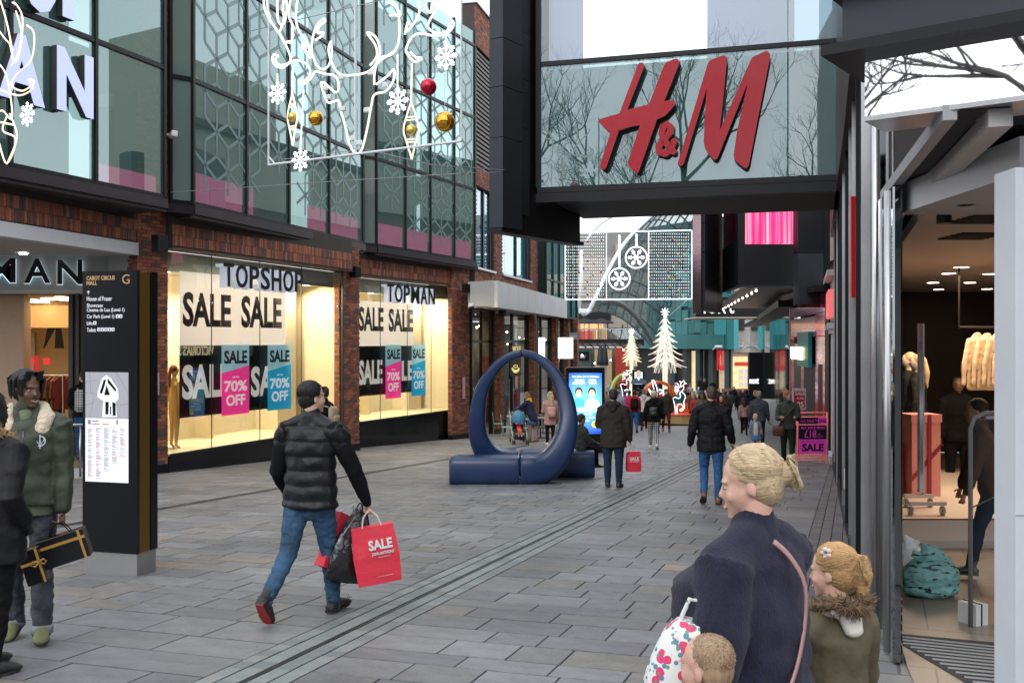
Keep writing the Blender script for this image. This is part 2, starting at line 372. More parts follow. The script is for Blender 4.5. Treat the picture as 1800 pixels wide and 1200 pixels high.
# continuation of the sett band where the street bends
far = MB(); prev = None
for t in range(30, 62, 2):
    s = -3.48 - .004 * (t - 28) ** 2
    if prev: far.quad(gp(prev[0]-.27, prev[1], .004), gp(prev[0]+.27, prev[1], .004), gp(s+.27, t, .004), gp(s-.27, t, .004))
    prev = (s, t)
far.build('far_sett_band', SETTS[0], PV)

# ================================================================= brickwork
def bricks(parent, inv, M, u0, u1, z0, z1, y=0.0, soldier=False, nind=0, seed=1, holes=(), side=0.0):
    "bricks of a wall face in frame M (front at y, 25 mm deep); the first nind, nearest the street level, are objects"
    r = random.Random(seed); bw, bh = (.065, .215) if soldier else (.215, .065); j = .01; lst = []
    rows = int((z1 - z0) / (bh + j))
    for i in range(rows):
        z = z0 + i * (bh + j); u = u0 - (0 if i % 2 == 0 else (bw + j) / 2)
        while u < u1 - .02:
            a = max(u, u0); b = min(u + bw, u1)
            if b - a > .025:
                uu = (a + b) / 2; zz = z + bh / 2
                if not any(h[0] < uu < h[1] and h[2] < zz < h[3] for h in holes): lst.append((a, b, z, z + bh, r.uniform(-.004, .006), r.choices(range(4), (40, 26, 22, 12))[0]))
            u += bw + j
    MM = inv @ M; mb = MB(MM); step = max(1, len(lst) // nind) if nind else 0
    for i, (a, b, c, d, h, k) in enumerate(lst):
        if i < nind and b - a > bw * .9:
            key = ('brick', soldier, k)
            if key not in _u: _u[key] = MB().box(-bw/2, bw/2, 0, .03, -bh/2, bh/2).mesh('brick', BR[k])
            o = link('brick', _u[key], parent); o.matrix_basis = MM @ Matrix.Translation(((a+b)/2, y - .018 - h, (c+d)/2))
        else: mb.cur = k; mb.box(a, b, y - .018 - h, y + .004, c, d)
    if mb.f: mb.build('brickwork', BR, parent, kind='stuff')
def TI(root): return root.matrix_basis.inverted()

# ================================================================= left building
LB = thing('shop_building', 'red brick shopping building with angled glass boxes over lit sale windows', 'building', Vector((-8, 20, gz(20))))
LI = TI(LB)
def lpart(name, M, mats, fn, parent=LB, **k):
    mb = MB(LI @ M); fn(mb); return mb.build(name, mats, parent, **k)
def pier(A, B, z1, nind, seed, depth=.8, name='brick_pier', zb=None):
    M = frame(A, B); w = (Vector(B) - Vector(A)).length; z0 = gz((A[1]+B[1])/2) if zb is None else zb
    p = lpart(name, M, MORTAR, lambda m: m.box(0, w, 0, depth, z0 + .1, z1))
    bricks(p, LI, M, 0, w, z0 + .18, z1, 0, False, nind, seed)
    Ms = frame((A[0] + M[0][1] * depth, A[1] + M[1][1] * depth), A)     # the return that faces the camera
    bricks(p, LI, Ms, 0, depth, z0 + .18, min(z1, 5), 0, False, 0, seed + 1)
    lpart('pier_base', M, GREYP if False else BLACKM, lambda m: m.box(-.012, w + .012, -.03, depth, z0 - .05, z0 + .17), p)
    return p, M, w
P1a, P1b = (-7.69, 20.4), (-7.27, 21.0)
pier(P1a, P1b, 14, 240, 5)
pier((-4.84, 27.9), (-4.43, 28.85), 4.6, 0, 9, .16)
pier((-2.10, 34.8), (-1.56, 36.0), 4.6, 0, 13, .15)
WIN = [((-7.27+.02, 21.2), (-4.835+.1, 27.95), [372, 457, 530]), ((-4.62, 30.0), (-2.13+.1, 35.7), [668.5, 716, 758])]
ZS, ZT = -.63, 3.72
bayM = []
for bi, (A, B, joints) in enumerate(WIN):
    M = frame(A, B); w = (Vector(B) - Vector(A)).length; bayM.append((M, w))
    zs = ZS - .03 * bi
    # plinth, window frame, panes
    lpart('plinth', M, GRANITE, lambda m: m.box(-.15, w, -.06, .1, -2.2, zs - .03))
    wf = lpart('shop_window', M, JOINT, lambda m: (m.box(0, w, -.02, .04, zs - .04, zs), m.box(w - .05, w, -.01, .05, zs, ZT)))
    us = [0] + [hit(M, j, 600)[0] for j in joints] + [w]
    for k in range(len(us) - 1): lpart('pane', M, SHOPGLASS, lambda m: m.quad((us[k]+.004, 0, zs), (us[k+1]-.004, 0, zs), (us[k+1]-.004, 0, ZT), (us[k]+.004, 0, ZT)), wf)
    for u in us[1:-1]: lpart('glass_joint', M, JOINT, lambda m: m.box(u - .006, u + .006, -.006, .012, zs, ZT), wf)
    # display room behind
    D = 1.9
    lpart('display_floor', M, CREAMF, lambda m: m.box(-.1, w, .05, D, zs - .1, zs - .004))
    lpart('display_back_wall', M, CREAM, lambda m: m.box(-.1, w, D, D + .1, zs - .1, ZT))
    lpart('display_side_wall', M, CREAM, lambda m: m.box(w, w + .08, .06, D, zs - .1, ZT))
    lpart('display_side_wall', M, CREAM, lambda m: m.box(-.2, -.11, .06, D, zs - .1, ZT))
    lpart('display_ceiling', M, mat('display_ceiling', (.55, .5, .4), .8), lambda m: m.box(-.1, w, .45, D, 3.35, 3.43))
    lpart('bulkhead', M, mat('bulkhead_grey', (.20, .23, .22), .5), lambda m: m.box(-.1, w, .35, .44, 3.28, ZT))
    lpart('display_column', M, CREAM, lambda m: (m.box(w*.44, w*.44+.1, D-.5, D, zs, 3.35), m.box(w*.80, w*.80+.9, D-.7, D, zs, 3.35)))
    n = 5
    for k in range(n):
        u = w * (k + .5) / n
        lpart('downlight', M, LAMPW, lambda m: m.tube([(u, .75, 3.345), (u, .75, 3.30)], [.10, .10], 12))
        p = M @ Vector((u, .95, 3.22)); 
    c = M @ Vector((w * .5, .95, 3.25)); ang = math.atan2(M[1][0], M[0][0])
    a = arealight('display_lights', c, w * .9, 270 if bi == 0 else 240, (1.0, .86, .62), (R(-18), 0, ang), sy=.5)
    # soldier course band with its lintel
    bb = lpart('brick_band', M, MORTAR, lambda m: m.box(-.25, w + .1, -.22, .3, ZT + .03, 4.62))
    bricks(bb, LI, M, -.25, w + .1, ZT + .06, 4.45, -.22, True, 0, 21 + bi)
    lpart('lintel', M, mat('dark_lintel', (.05, .03, .03), .6), lambda m: m.box(-.25, w + .1, -.24, .3, ZT, ZT + .028))
# ---- upper glass boxes
HEXM = mat('frosted_vinyl', (0.13, 0.225, 0.215), 0.35)
def rhombille(mb, w, z0, z1, cell, y, keep):
    h = cell * math.sqrt(3) / 2; ww = .075
    for j in range(int((z1 - z0) / h) + 2):
        for i in range(int(w / cell) + 2):
            x = i * cell + (cell / 2 if j % 2 else 0); z = z0 + j * h
            for k in range(6):
                a = math.pi / 6 + k * math.pi / 3; r_ = cell / math.sqrt(3)
                x2, z2 = x + r_ * math.cos(a), z + r_ * math.sin(a)
                if not (0 < x < w and 0 < x2 < w and z0 < z < z1 and z0 < z2 < z1): continue
                if not keep(x / w, (z - z0) / (z1 - z0), x, z): continue
                dx, dz = (x2 - x) / r_ * ww / 2, (z2 - z) / r_ * ww / 2
                mb.quad((x - dz, y, z + dx), (x + dz, y, z - dx), (x2 + dz, y, z2 - dx), (x2 - dz, y, z2 + dx))
def glassbox(Ret, A, B, mull, tops, seed, ztop=13.0, vinyl=True):
    M = frame(A, B); w = (Vector(B) - Vector(A)).length
    rows = [4.66, 7.26, 9.85, 12.45]; us = [0] + [hit(M, p, 300)[0] for p in mull] + [w]
    wf = lpart('upper_window', M, BLACKM, lambda m: [m.box(u - .035, u + .035, -.05, .1, 4.66, ztop) for u in us] + [m.box(0, w, -.04, .1, z - .045, z + .045) for z in rows])
    for k in range(len(us) - 1):
        for z0, z1 in zip(rows, rows[1:] + [ztop]):
            if z1 - z0 < .3: continue
            lpart('pane', M, UPGLASS, lambda m: m.quad((us[k]+.035, 0, z0+.045), (us[k+1]-.035, 0, z0+.045), (us[k+1]-.035, 0, z1-.045), (us[k]+.035, 0, z1-.045)), wf)
    if vinyl:
        rr = random.Random(seed); kk = {}
        def keep(a, b, x, z): q = (round(x, 1), round(z, 1)); kk.setdefault(q, rr.random()); return kk[q] < (.95 if b > .25 or a > .5 else .6)
        mv = MB(LI @ M); rhombille(mv, w, 4.75, ztop - .5, .92, -.006, keep); mv.build('vinyl_pattern', HEXM, wf, kind='stuff')
    lpart('fascia', M, DKMET, lambda m: m.box(-.03, w + .03, -.09, .5, 4.43, 4.615))
    lpart('soffit', M, mat('soffit_dark', (.03, .022, .022), .7), lambda m: m.box(-.03, w + .03, -.05, 1.2, 4.36, 4.43))
    # the room behind: slabs, pale back wall
    for zz_ in (7.2, 12.0): lpart('floor_slab', M, mat('slab_edge', (.22, .24, .235), .7), lambda m: m.box(.05, w, .16, 2.4, zz_ - .35, zz_ - .05))
    lpart('room_wall', M, mat('room_wall', (.30, .34, .32), .8, var=.1, scale=.6), lambda m: m.box(.05, w, 2.4, 2.5, 4.6, ztop))
    [lpart('pink_reflection_strip', M, mat('pink_panel', (.70, .10, .26), .6, emit=(.9, .12, .32), estr=.8), lambda m: m.box(w * a_, w * b_, .08, .10, 4.68, 5.35 - .3 * (seed == 3))) for a_, b_ in (((.02, .3), (.62, .98)) if seed == 4 else ((.02, .98),) if seed == 5 else ((.72, .98),))]  # glowing strips added to imitate pink sign lights reflected in the glass
    if Ret:
        Mr = frame(Ret, A); wr = (Vector(A) - Vector(Ret)).length
        wr_ = lpart('upper_window', Mr, BLACKM, lambda m: [m.box(u - .03, u + .03, -.04, .06, 4.66, ztop) for u in (0.03, wr)] + [m.box(0, wr, -.03, .06, z - .045, z + .045) for z in rows])
        for z0, z1 in zip(rows, rows[1:] + [ztop]):
            if z1 - z0 > .3: lpart('pane', Mr, glass('return_glass', (.6, .75, .7), .1, body=.6, bodycol=(.24, .34, .30)), lambda m: m.quad((.06, 0, z0+.045), (wr-.03, 0, z0+.045), (wr-.03, 0, z1-.045), (.06, 0, z1-.045)), wr_)
        lpart('fascia', Mr, DKMET, lambda m: m.box(-.05, wr, -.06, .3, 4.43, 4.615))
    return M, w
GB = [glassbox(None, (-9.2, 13.8), (-7.0, 20.0), [17, 167], None, 3, vinyl=False),
      glassbox((-7.10, 20.62), (-6.72, 20.94), (-4.40, 29.3), [432, 507, 577.5], None, 4),
      glassbox((-4.46, 29.7), (-4.09, 29.95), (-1.36, 36.05), [712, 756, 798], None, 5)]
# brick wall seen between and beyond the boxes
def wallpart(A, B, z0, z1, holes=(), seed=30, real=True, th=.5):
    M = frame(A, B); w = (Vector(B) - Vector(A)).length
    us = sorted({0, w} | {h[0] for h in holes} | {h[1] for h in holes}); mb = MB(LI @ M)
    for a, b in zip(us, us[1:]):
        zs = [z0] + sorted(x for h in holes if h[0] <= (a+b)/2 <= h[1] for x in (h[2], h[3])) + [z1]
        for c, d in zip(zs[::2], zs[1::2]):
            if d > c: mb.box(a, b, 0, th, c, d)
    p = mb.build('brick_wall', MORTAR, LB)
    if real: bricks(p, LI, M, 0, w, z0, z1, 0, False, 0, seed, holes)
    return M, w, p
# sign letters on the first-floor glass (white, glowing) 
ML, wL = GB[0]
def letters(name, M, items, mats, label, cat='sign', depth=.1, group=None):
    o = thing(name, label, cat, M @ Matrix.Translation((items[0][1], 0, items[0][3])), group); I = o.matrix_basis.inverted()
    for it in items:
        ch, x0, x1, z0, z1 = it[:5]; b = it[5] if len(it) > 5 else .03
        mb = MB(I @ M); text(mb, ch, x0, x1, z0, z1, -.02, depth, b); mb.build('letter', mats, o)
    return o
def pxbox(M, x0, y0, x1, y1, d=0): a = hit(M, x0, y1, d); b = hit(M, x1, y0, d); return a[0], b[0], a[1], b[1]
def pxl(M, ch, x0, x1, yt, yb, b=.03, d=0):
    xm = (x0 + x1) / 2; u0 = hit(M, x0, 300, d)[0]; u1 = hit(M, x1, 300, d)[0]; return (ch, u0, u1, hit(M, xm, yb, d)[1], hit(M, xm, yt, d)[1], b)
WGLOW = mat('lit_sign_letter', (.45, .48, .7), .4, emit=(.50, .58, 1.0), estr=.42)
DKSIDE = mat('letter_side', (.05, .045, .045), .6)
def letters2(name, M, items, front, back, label, depth=.12, cat='sign', shift=(0, 0)):
    o = thing(name, label, cat, M @ Matrix.Translation((items[0][1], 0, items[0][3]))); I = o.matrix_basis.inverted()
    for ch, x0, x1, z0, z1, b in items:
        mb = MB(I @ M); text(mb, ch, x0 + shift[0], x1 + shift[0], z0 + shift[1], z1 + shift[1], -.03, depth, b); L = mb.build('letter', back, o)
        mb = MB(I @ M); text(mb, ch, x0, x1, z0, z1, -.03 - depth, .012, b); mb.build('letter_face', front, L)
    return o
letters2('shop_name_letters', ML, [pxl(ML, 'O', 28, 88, -95, 24, .04), pxl(ML, 'P', 98, 156, -85, 42, .04)], WGLOW, DKSIDE, 'giant pale blue letters O P cut off at the top of the photo')
letters2('shop_name_letters', ML, [pxl(ML, 'M', -120, -30, 20, 135, .04), pxl(ML, 'A', -16, 66, 62, 180, .04), pxl(ML, 'N', 88, 152, 92, 202, .04)], WGLOW, DKSIDE, 'giant pale blue letters MAN glowing on the first floor glass')
# ================================================================= left building, continued: entrance under the band
MB_ = frame((-9.35, 13.2), (-7.66, 20.3)); wB = (Vector((-7.66, 20.3)) - Vector((-9.35, 13.2))).length
bb = lpart('brick_band', MB_, MORTAR, lambda m: m.box(0, wB, 0, .6, 3.78, 4.62))
bricks(bb, LI, MB_, 0, wB, 3.80, 4.42, 0, True, 0, 41)
lpart('canopy_fascia', MB_, WHITEP, lambda m: m.box(0, wB + .05, -.02, .25, 3.52, 3.77))
ME = frame((-13.2, 20.8), (-8.46, 20.8)); wE = 4.74
lpart('canopy_soffit', ME, mat('soffit_warm', (.5, .49, .47), .6), lambda m: m.add([(-.5, -6, 3.54), (wE - 1, -6.5, 3.54), (wE + .75, -.45, 3.54), (wE + .75, .6, 3.54), (-.5, .6, 3.54)], ((0, 1, 2, 3, 4),)))
lpart('sign_panel', ME, mat('sign_panel_grey', (.34, .36, .35), .5), lambda m: m.box(0, wE, 0, .2, 2.84, 3.54))
lpart('sign_ledge', ME, mat('ledge', (.55, .55, .52), .4), lambda m: m.box(0, wE + .02, -.10, .2, 2.76, 2.835))
Mr_ = frame((-8.46, 20.8), (-7.70, 20.43))
lpart('return_panel', Mr_, mat('sign_panel_grey', (0, 0, 0)), lambda m: m.box(.01, .84, 0, .1, 2.76, 3.54))
lpart('downlight', ME, LAMPC, lambda m: m.tube([(hit(ME, 41, 440, -.8)[0], -.8, 3.535), (hit(ME, 41, 440, -.8)[0], -.8, 3.51)], [.08, .08], 12))
BLK = mat('black_sign', (.007, .007, .008), .4, spec=.3); HALO = mat('halo_back', (.5, .6, .65), .5, emit=(.75, .9, 1.0), estr=.45)
letters2('shop_name_letters', ME, [pxl(ME, 'M', -18, 31, 454, 497, .02), pxl(ME, 'A', 46, 92, 455, 498, .02), pxl(ME, 'N', 104, 148, 457, 500, .02)], BLK, HALO, 'black halo lit letters MAN on the grey panel over the left shop entrance', .05, shift=(-.012, -.012))
# the shop room beyond the entrance
WARMW = mat('warm_wall', (.46, .30, .14), .7, var=.1, scale=.8); WARMP = mat('peach_wall', (.62, .42, .28), .7, var=.04)
def wbox(name, m_, x0, x1, y0, y1, z0, z1, parent=LB, **k): mb = MB(LI if parent is LB or True else None); mb.box(x0, x1, y0, y1, z0, z1); return mb.build(name, m_, parent, **k)
wbox('entrance_floor', mat('shop_floor_brown', (.20, .15, .10), .35), -17, -7.9, 20.2, 27, -.9, -.66)
wbox('entrance_step', mat('step_white', (.5, .5, .5), .6), -17, -7.75, 19.7, 20.19, -1.15, -.8)
wbox('shop_ceiling', mat('shop_ceiling_tan', (.52, .40, .24), .7), -17, -8.3, 21.02, 27, 2.75, 2.83)
wbox('shop_back_wall', WARMW, -17, -8.3, 27, 27.1, -.9, 2.75)
wbox('shop_side_wall', WARMW, -8.4, -8.3, 21.02, 26.99, -.9, 2.75)
wbox('entrance_wall', WARMP, -13.5, (42-900)/F*21.2, 21.2, 21.5, -.9, 2.74)
wbox('ceiling_bulkhead', WARMW, -17, -8.41, 24.6, 24.8, 2.1, 2.74)
wbox('marble_panel', mat('marble_panel', (.55, .47, .33), .3, var=.5, scale=1.2, col2=(.6, .5, .36)), -14.4, -12.9, 26.9, 26.98, .3, 2.0)
for px, py, Y in ((48, 586, 23.2), (58, 536, 24), (80, 544, 22.6), (101, 544, 22.6), (70, 525, 24), (104, 521, 22), (112, 522, 23)):
    wbox('ceiling_lamp', LAMPW, (px-908)/F*Y, (px-893)/F*Y, Y, Y + .3, 2.71, 2.745)
arealight('shop_lights', (-11.5, 23.5, 2.65), 4, 80, (1, .72, .38))
MDoor = frame(((122-900)/F*21.1, 21.1), ((147-900)/F*21.1, 21.1))
for k in range(5): lpart('door_leaf', MDoor, mat('bronze_door', (.10, .09, .08), .35, metal=.6), lambda m: m.box(k*.065, k*.065+.05, -.05 - .06 * (k % 2), .6, -.66, 2.75))
# handrail with its posts
hr = thing('entrance_handrail', 'steel handrail running across the left shop entrance by the backpack woman', 'handrail', Vector((-10.0, 19.5, gz(19.5))))
I = TI(hr)
for (x0, x1, za, zb) in ((-12.0, -10.15, 1.0, .12), (-10.15, -8.3, .12, .12)): MB(I).tube([(x0, 19.6, za), (x1, 19.6, zb)], .03, 8).build('rail', STEEL, hr, True)
for x in (-11.5, -10.15, -8.5): MB(I).tube([(x, 19.6, -.9), (x, 19.6, .1)], .022, 8).build('post', STEEL, hr, True)
# clothes on the racks inside
GARM = [mat('cloth_black', (.012, .012, .015), .9), mat('cloth_stripe', (.20, .08, .035), .9, var=.6, scale=30, stretch=(.1, .1, 3)), mat('cloth_navy', (.03, .035, .06), .9), mat('cloth_wine', (.14, .02, .03), .9)]
def garment_rack(name, label, x, y, z, w, n, rs, mats=GARM, H=1.25, group=None):
    o = thing(name, label, 'clothes rack', Vector((x, y, z)), group); r = random.Random(rs)
    MB().tube([(0, 0, 0), (0, 0, H + .1), (w, 0, H + .1), (w, 0, 0)], .018, 6).build('rail', STEEL, o, True)
    for k in range(n):
        u = w * (k + .5) / n; mb = MB(Matrix.Translation((u, 0, 0)) @ Matrix.Rotation(R(70 + r.uniform(-20, 20)), 4, 'Z')); L = r.uniform(.6, .85)
        mb.prism([(-.04, H + .07), (.04, H + .07), (.21, H - .02), (.25, H - .4), (.17, H - .42), (.2, H - L), (-.2, H - L), (-.17, H - .42), (-.25, H - .4), (-.21, H - .02)], -.02, .03); mb.build('garment', r.choice(mats), o)
    return o
garment_rack('clothes_rack', 'rack of dark and striped clothes just inside the left shop entrance', -11.6, 22.6, -.66, 1.4, 14, 3, H=1.55)
garment_rack('clothes_rack', 'further rack of dark clothes deeper inside the left shop entrance', -12.6, 24.3, -.66, 2.0, 14, 4, H=1.5)
REDS = mat('red_ticket', (.65, .03, .05), .5, emit=(.8, .03, .06), estr=.15)
for (x0, x1, y0, y1, Y, lb) in ((59, 68, 625, 663, 22.2, 'tall red price ticket between the clothes racks'), (46, 57, 629, 640, 23.9, 'small red price ticket on the far rack, left one'), (76, 88, 629, 640, 23.9, 'small red price ticket on the far rack, right one')):
    a, b = W(x0, y1, Y), W(x1, y0, Y); tag(MB(Matrix.Translation(-a)).box(a.x, b.x, a.y, a.y + .01, a.z, b.z).build('price_ticket', REDS), lb, 'price ticket').location = a
a, b = W(76, 612, 26), W(112, 572, 26)
jp = MB().prism([(0, 0), (.02, 0), (.25*1.3, .6), (.30, 0), (.52, 0), (.44, .62), (.12, .62)], 0, .05)
o = jp.build('trousers_display', GARM[0]); o.location = a; tag(o, 'dark trousers pinned to the back wall of the left shop', 'trousers')
# ---- small fittings on the brick
def blackbox(px, py, Y, w, h, label):
    c = W(px, py, Y); o = thing('wall_light', label, 'wall light', Matrix.Translation(c) @ Matrix.Rotation(R(62), 4, 'Z'))
    MB().bbox((0, 0, 0), (w, .22, h), .015).build('housing', BLK, o); MB().box(-.03, .03, .1, .28, -.04, .04).build('bracket', STEEL, o); return o
blackbox(281, 428, 20.4, .26, .34, 'black box wall light on the brick pier left of the first sale window')
blackbox(625, 478, 28.3, .26, .32, 'black box wall light on the brick pier between the two sale windows')
blackbox(820, 507, 35.0, .28, .32, 'black box wall light on the brick pier right of the second sale window')
blackbox(883, 549, 38.5, .26, .30, 'black box wall light on the cafe pier under the white canopy')
c = W(300, 238, 20.3); o = thing('security_camera', 'white box security camera on the brick above the black wall light', 'camera', Mrot(c, 30))
MB().bbox((.03, -.1, 0), (.12, .3, .12), .015).build('housing', WHITEP, o); MB().tube([(0, 0, 0), (-.12, .1, .03)], .025, 8).build('bracket', WHITEP, o)
c = W(829, 539, 34.8); o = thing('dome_camera', 'white dome camera hanging beside the brick pier under the canopy end', 'camera', c)
MB().tube([(0, 0, .12), (0, 0, .0)], [.09, .12], 12).build('housing', WHITEP, o, True); MB().ball((0, 0, 0), .1, 12, 8).build('dome', BLK, o, True)
def notice(px0, py0, px1, py1, Y, label):
    a, b = W(px0, py1, Y), W(px1, py0, Y); o = thing('wall_notice', label, 'notice', Matrix.Translation(a) @ Matrix.Rotation(R(30), 4, 'Z')); w, h = (b.x-a.x)*1.1, b.z-a.z
    MB().box(0, w, -.012, 0, 0, h).build('plate', mat('notice_pink', (.55, .35, .37), .5), o)
    m = MB()
    for k in range(6): m.box(w*.1, w*.9, -.014, -.0125, h*(.55+.07*k), h*(.57+.07*k))
    for k in range(3):
        for q in (0, 1): m.tube([(w*(.3+.4*q)+.03*math.cos(t), -.014, h*(.1+.15*k)+.03*math.sin(t)) for t in [i*math.pi/4 for i in range(8)]], .004, 4, closed=True)
    m.build('print', mat('notice_print', (.2, .05, .08), .6), o, kind='stuff')
notice(266, 655, 278, 694, 20.62, 'small pink notice with six rings on the first brick pier')
notice(813, 663, 817.5, 700, 35.3, 'small pale notice on the third brick pier')

# ---- printed sale graphics in the windows
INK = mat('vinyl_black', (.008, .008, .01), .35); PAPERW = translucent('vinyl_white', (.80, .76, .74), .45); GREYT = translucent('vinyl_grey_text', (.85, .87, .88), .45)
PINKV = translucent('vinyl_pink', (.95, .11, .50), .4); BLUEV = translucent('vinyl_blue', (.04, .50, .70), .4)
for m_, c_ in ((PINKV, (.95, .09, .42, 1)), (BLUEV, (.03, .42, .62, 1))): m_.node_tree.nodes['Principled BSDF'].inputs['Emission Color'].default_value = c_; m_.node_tree.nodes['Principled BSDF'].inputs['Emission Strength'].default_value = .35; PALEB = translucent('vinyl_pale_blue', (.55, .72, .76), .45)  # pink and blue sheets glow by themselves to imitate light from behind
for m_ in (GREYT, PAPERW, PALEB): m_.node_tree.nodes['Principled BSDF'].inputs['Emission Color'].default_value = (.5, .75, .8, 1) if m_ is PALEB else (1, .95, .88, 1); m_.node_tree.nodes['Principled BSDF'].inputs['Emission Strength'].default_value = .3   # own emission, imitating window lamp light coming through the vinyl
def banner(M, x0, x1, yt, ym, yb, words, lab, d=.10):
    "half white, half black window vinyl; positions are read off the facade plane at the two ends"
    uL = hit(M, x0, 600, d)[0]; uR = hit(M, x1, 600, d)[0]; zt = hit(M, x0, yt, d)[1]; zm = hit(M, x0, ym, d)[1]; zb = hit(M, x0, yb, d)[1]
    o = thing('sale_banner', lab, 'banner', M @ Matrix.Translation((uL, d, zb))); I = o.matrix_basis.inverted() @ M
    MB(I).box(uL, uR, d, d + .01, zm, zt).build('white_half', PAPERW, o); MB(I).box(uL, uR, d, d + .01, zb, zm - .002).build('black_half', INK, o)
    for (w, a, b, yt_, yb_, up) in words:
        xm = (a + b) / 2; u0, u1 = hit(M, a, 600, d)[0], hit(M, b, 600, d)[0]
        z1 = hit(M, a, yt_, d)[1]; z0 = hit(M, a, yb_, d)[1]
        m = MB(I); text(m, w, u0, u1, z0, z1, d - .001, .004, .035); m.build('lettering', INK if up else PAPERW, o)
    return o
M1, w1 = bayM[0]; M2, w2 = bayM[1]
banner(M1, 316, 502, 476, 607, 735, [('SALE', 321, 406, 512, 574, 1), ('SALE', 424, 495, 519, 576, 1), ('SALE', 320, 405, 641, 703, 0), ('SALE', 441, 511, 644, 698, 0)], 'white over black SALE SALE vinyl across the TOPSHOP window')
banner(M2, 629.5, 727, 528, 608, 697, [('SALE', 630.5, 674, 538, 582, 1), ('SALE', 683, 726, 542, 583, 1), ('SALE', 630.5, 672, 633, 677, 0), ('LE', 706, 727, 634, 669, 0)], 'white over black SALE SALE vinyl across the TOPMAN window')
def poster(M, x0, x1, yt, yb, slant, colm, lab, d=.05):
    u0, u1 = hit(M, x0, 600, d)[0], hit(M, x1, 600, d)[0]; zt = hit(M, x0, yt, d)[1]; zb = hit(M, x0, yb, d)[1]; w, h = u1-u0, zt-zb
    o = thing('sale_poster', lab, 'poster', M @ Matrix.Translation((u0, d, zb)))
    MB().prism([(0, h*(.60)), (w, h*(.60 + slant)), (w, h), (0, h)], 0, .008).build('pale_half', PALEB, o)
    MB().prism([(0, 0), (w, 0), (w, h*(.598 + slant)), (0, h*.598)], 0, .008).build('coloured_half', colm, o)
    text(MB(), 'SALE', w*.08, w*.92, h*.73, h*.92, -.001, .004, .035).build('lettering', INK, o)
    for b_, a, c, e, f in (('UP TO', .38, .62, .525, .55), ('70%', .08, .92, .33, .49), ('OFF', .15, .85, .13, .29)):
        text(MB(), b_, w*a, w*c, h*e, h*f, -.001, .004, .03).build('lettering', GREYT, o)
poster(M1, 390, 438, 606, 731, .1, PINKV, 'pink 70% OFF sale poster in the TOPSHOP window')
poster(M1, 471, 512, 606, 722, .1, BLUEV, 'blue 70% OFF sale poster in the TOPSHOP window')
poster(M2, 678, 705, 606, 701, .1, PINKV, 'pink 70% OFF sale poster in the TOPMAN window')
poster(M2, 724, 748, 606, 696, .1, BLUEV, 'blue 70% OFF sale poster in the TOPMAN window')
LBACK = mat('letter_back_white', (.62, .68, .78), .4, emit=(.75, .82, 1), estr=.12)
def nameletters(M, s, x0, x1, tl, tr, bl, br, d, lab, back=(-.07, -.03)):
    n = len(s); its = []; u0, u1 = hit(M, x0, 500, d)[0], hit(M, x1, 500, d)[0]; zt = hit(M, x0, tl, d)[1]; zb = hit(M, x0, bl, d)[1]
    wd_ = [{'T': .95, 'O': 1.15, 'P': .95, 'S': .95, 'H': 1.05, 'M': 1.3, 'A': 1.1, 'N': 1.1}[c] for c in s]; tot = sum(wd_); a = u0
    o = thing('shop_name_letters', lab, 'sign', M @ Matrix.Translation((u0, d, zb))); I = o.matrix_basis.inverted() @ M
    for c, q in zip(s, wd_):
        b = a + (u1-u0) * q / tot; g = (b-a) * .09
        m = MB(I); text(m, c, a+g+back[0], b-g+back[0], zb+back[1], zt+back[1], d + .12, .16, .0); L = m.build('letter', LBACK, o)
        m = MB(I); text(m, c, a+g, b-g, zb, zt, d - .045, .02, .012); m.build('letter_face', BLK, L); a = b
nameletters(M1, 'TOPSHOP', 388, 531, 461, 0, 503, 0, -.35, 'black TOPSHOP letters with white edges over the first sale window')
nameletters(M2, 'TOPMAN', 677, 763, 498, 0, 530, 0, -.35, 'black TOPMAN letters with white edges over the second sale window')
# mannequin at the left end of the first window
# ================================================================= left building, third part along the street
A3, B3 = (-1.36, 36.3), (3.75, 57.0); M3 = frame(A3, B3); w3 = (Vector(B3)-Vector(A3)).length
def hb(x0, x1, yt, yb):
    a = hit(M3, x0, yt); b = hit(M3, x1, yb); c = hit(M3, x0, yb); return [a[0], b[0], c[1], a[1]]
h1 = hb(837, 874, 80, 292); h2 = hb(836.5, 868, 325, 469); h3 = hb(882, 932, 330, 483); h3[2] = h2[2]; h3[3] = h2[3]
uE = hit(M3, 945, 500)[0]
wallpart(A3, tuple((M3 @ Vector((uE, 0, 0))).xy), 3.6, 14.1, [h1, h2, h3], 61)
lpart('parapet_coping', M3, STEEL, lambda m: m.box(-.05, uE, -.1, .5, 14.1, 14.2))
lpart('louvre_back', M3, DARKIN, lambda m: m.box(h1[0], h1[1], .3, .4, h1[2], h1[3]))
n = 26
for k in range(n): lpart('louvre_slat', M3, mat('louvre_metal', (.05, .045, .045), .5, metal=.4), lambda m: m.box(h1[0], h1[1], .05, .2, h1[2] + (h1[3]-h1[2])*k/n, h1[2] + (h1[3]-h1[2])*(k+.55)/n))
BLUEG = glass('blue_window_glass', (.25, .7, .8), .18, body=.45, bodycol=(.02, .28, .38)); TEALG = glass('teal_curtain_glass', (.4, .65, .62), .22, body=.55, bodycol=(.08, .22, .20))
for h in (h2, h3):
    wf = lpart('blue_window', M3, BLACKM, lambda m: [m.box(u - .08, u + .08, .08, .2, h[2], h[3]) for u in (h[0]+.08, h[0]*.45+h[1]*.55, h[1]-.2)])
    lpart('pane', M3, BLUEG, lambda m: m.quad((h[0], .14, h[2]), (h[1], .14, h[2]), (h[1], .14, h[3]), (h[0], .14, h[3])), wf)
    lpart('sill', M3, STEEL, lambda m: m.box(h[0]-.05, h[1]+.05, -.1, .12, h[2]-.08, h[2]), wf)
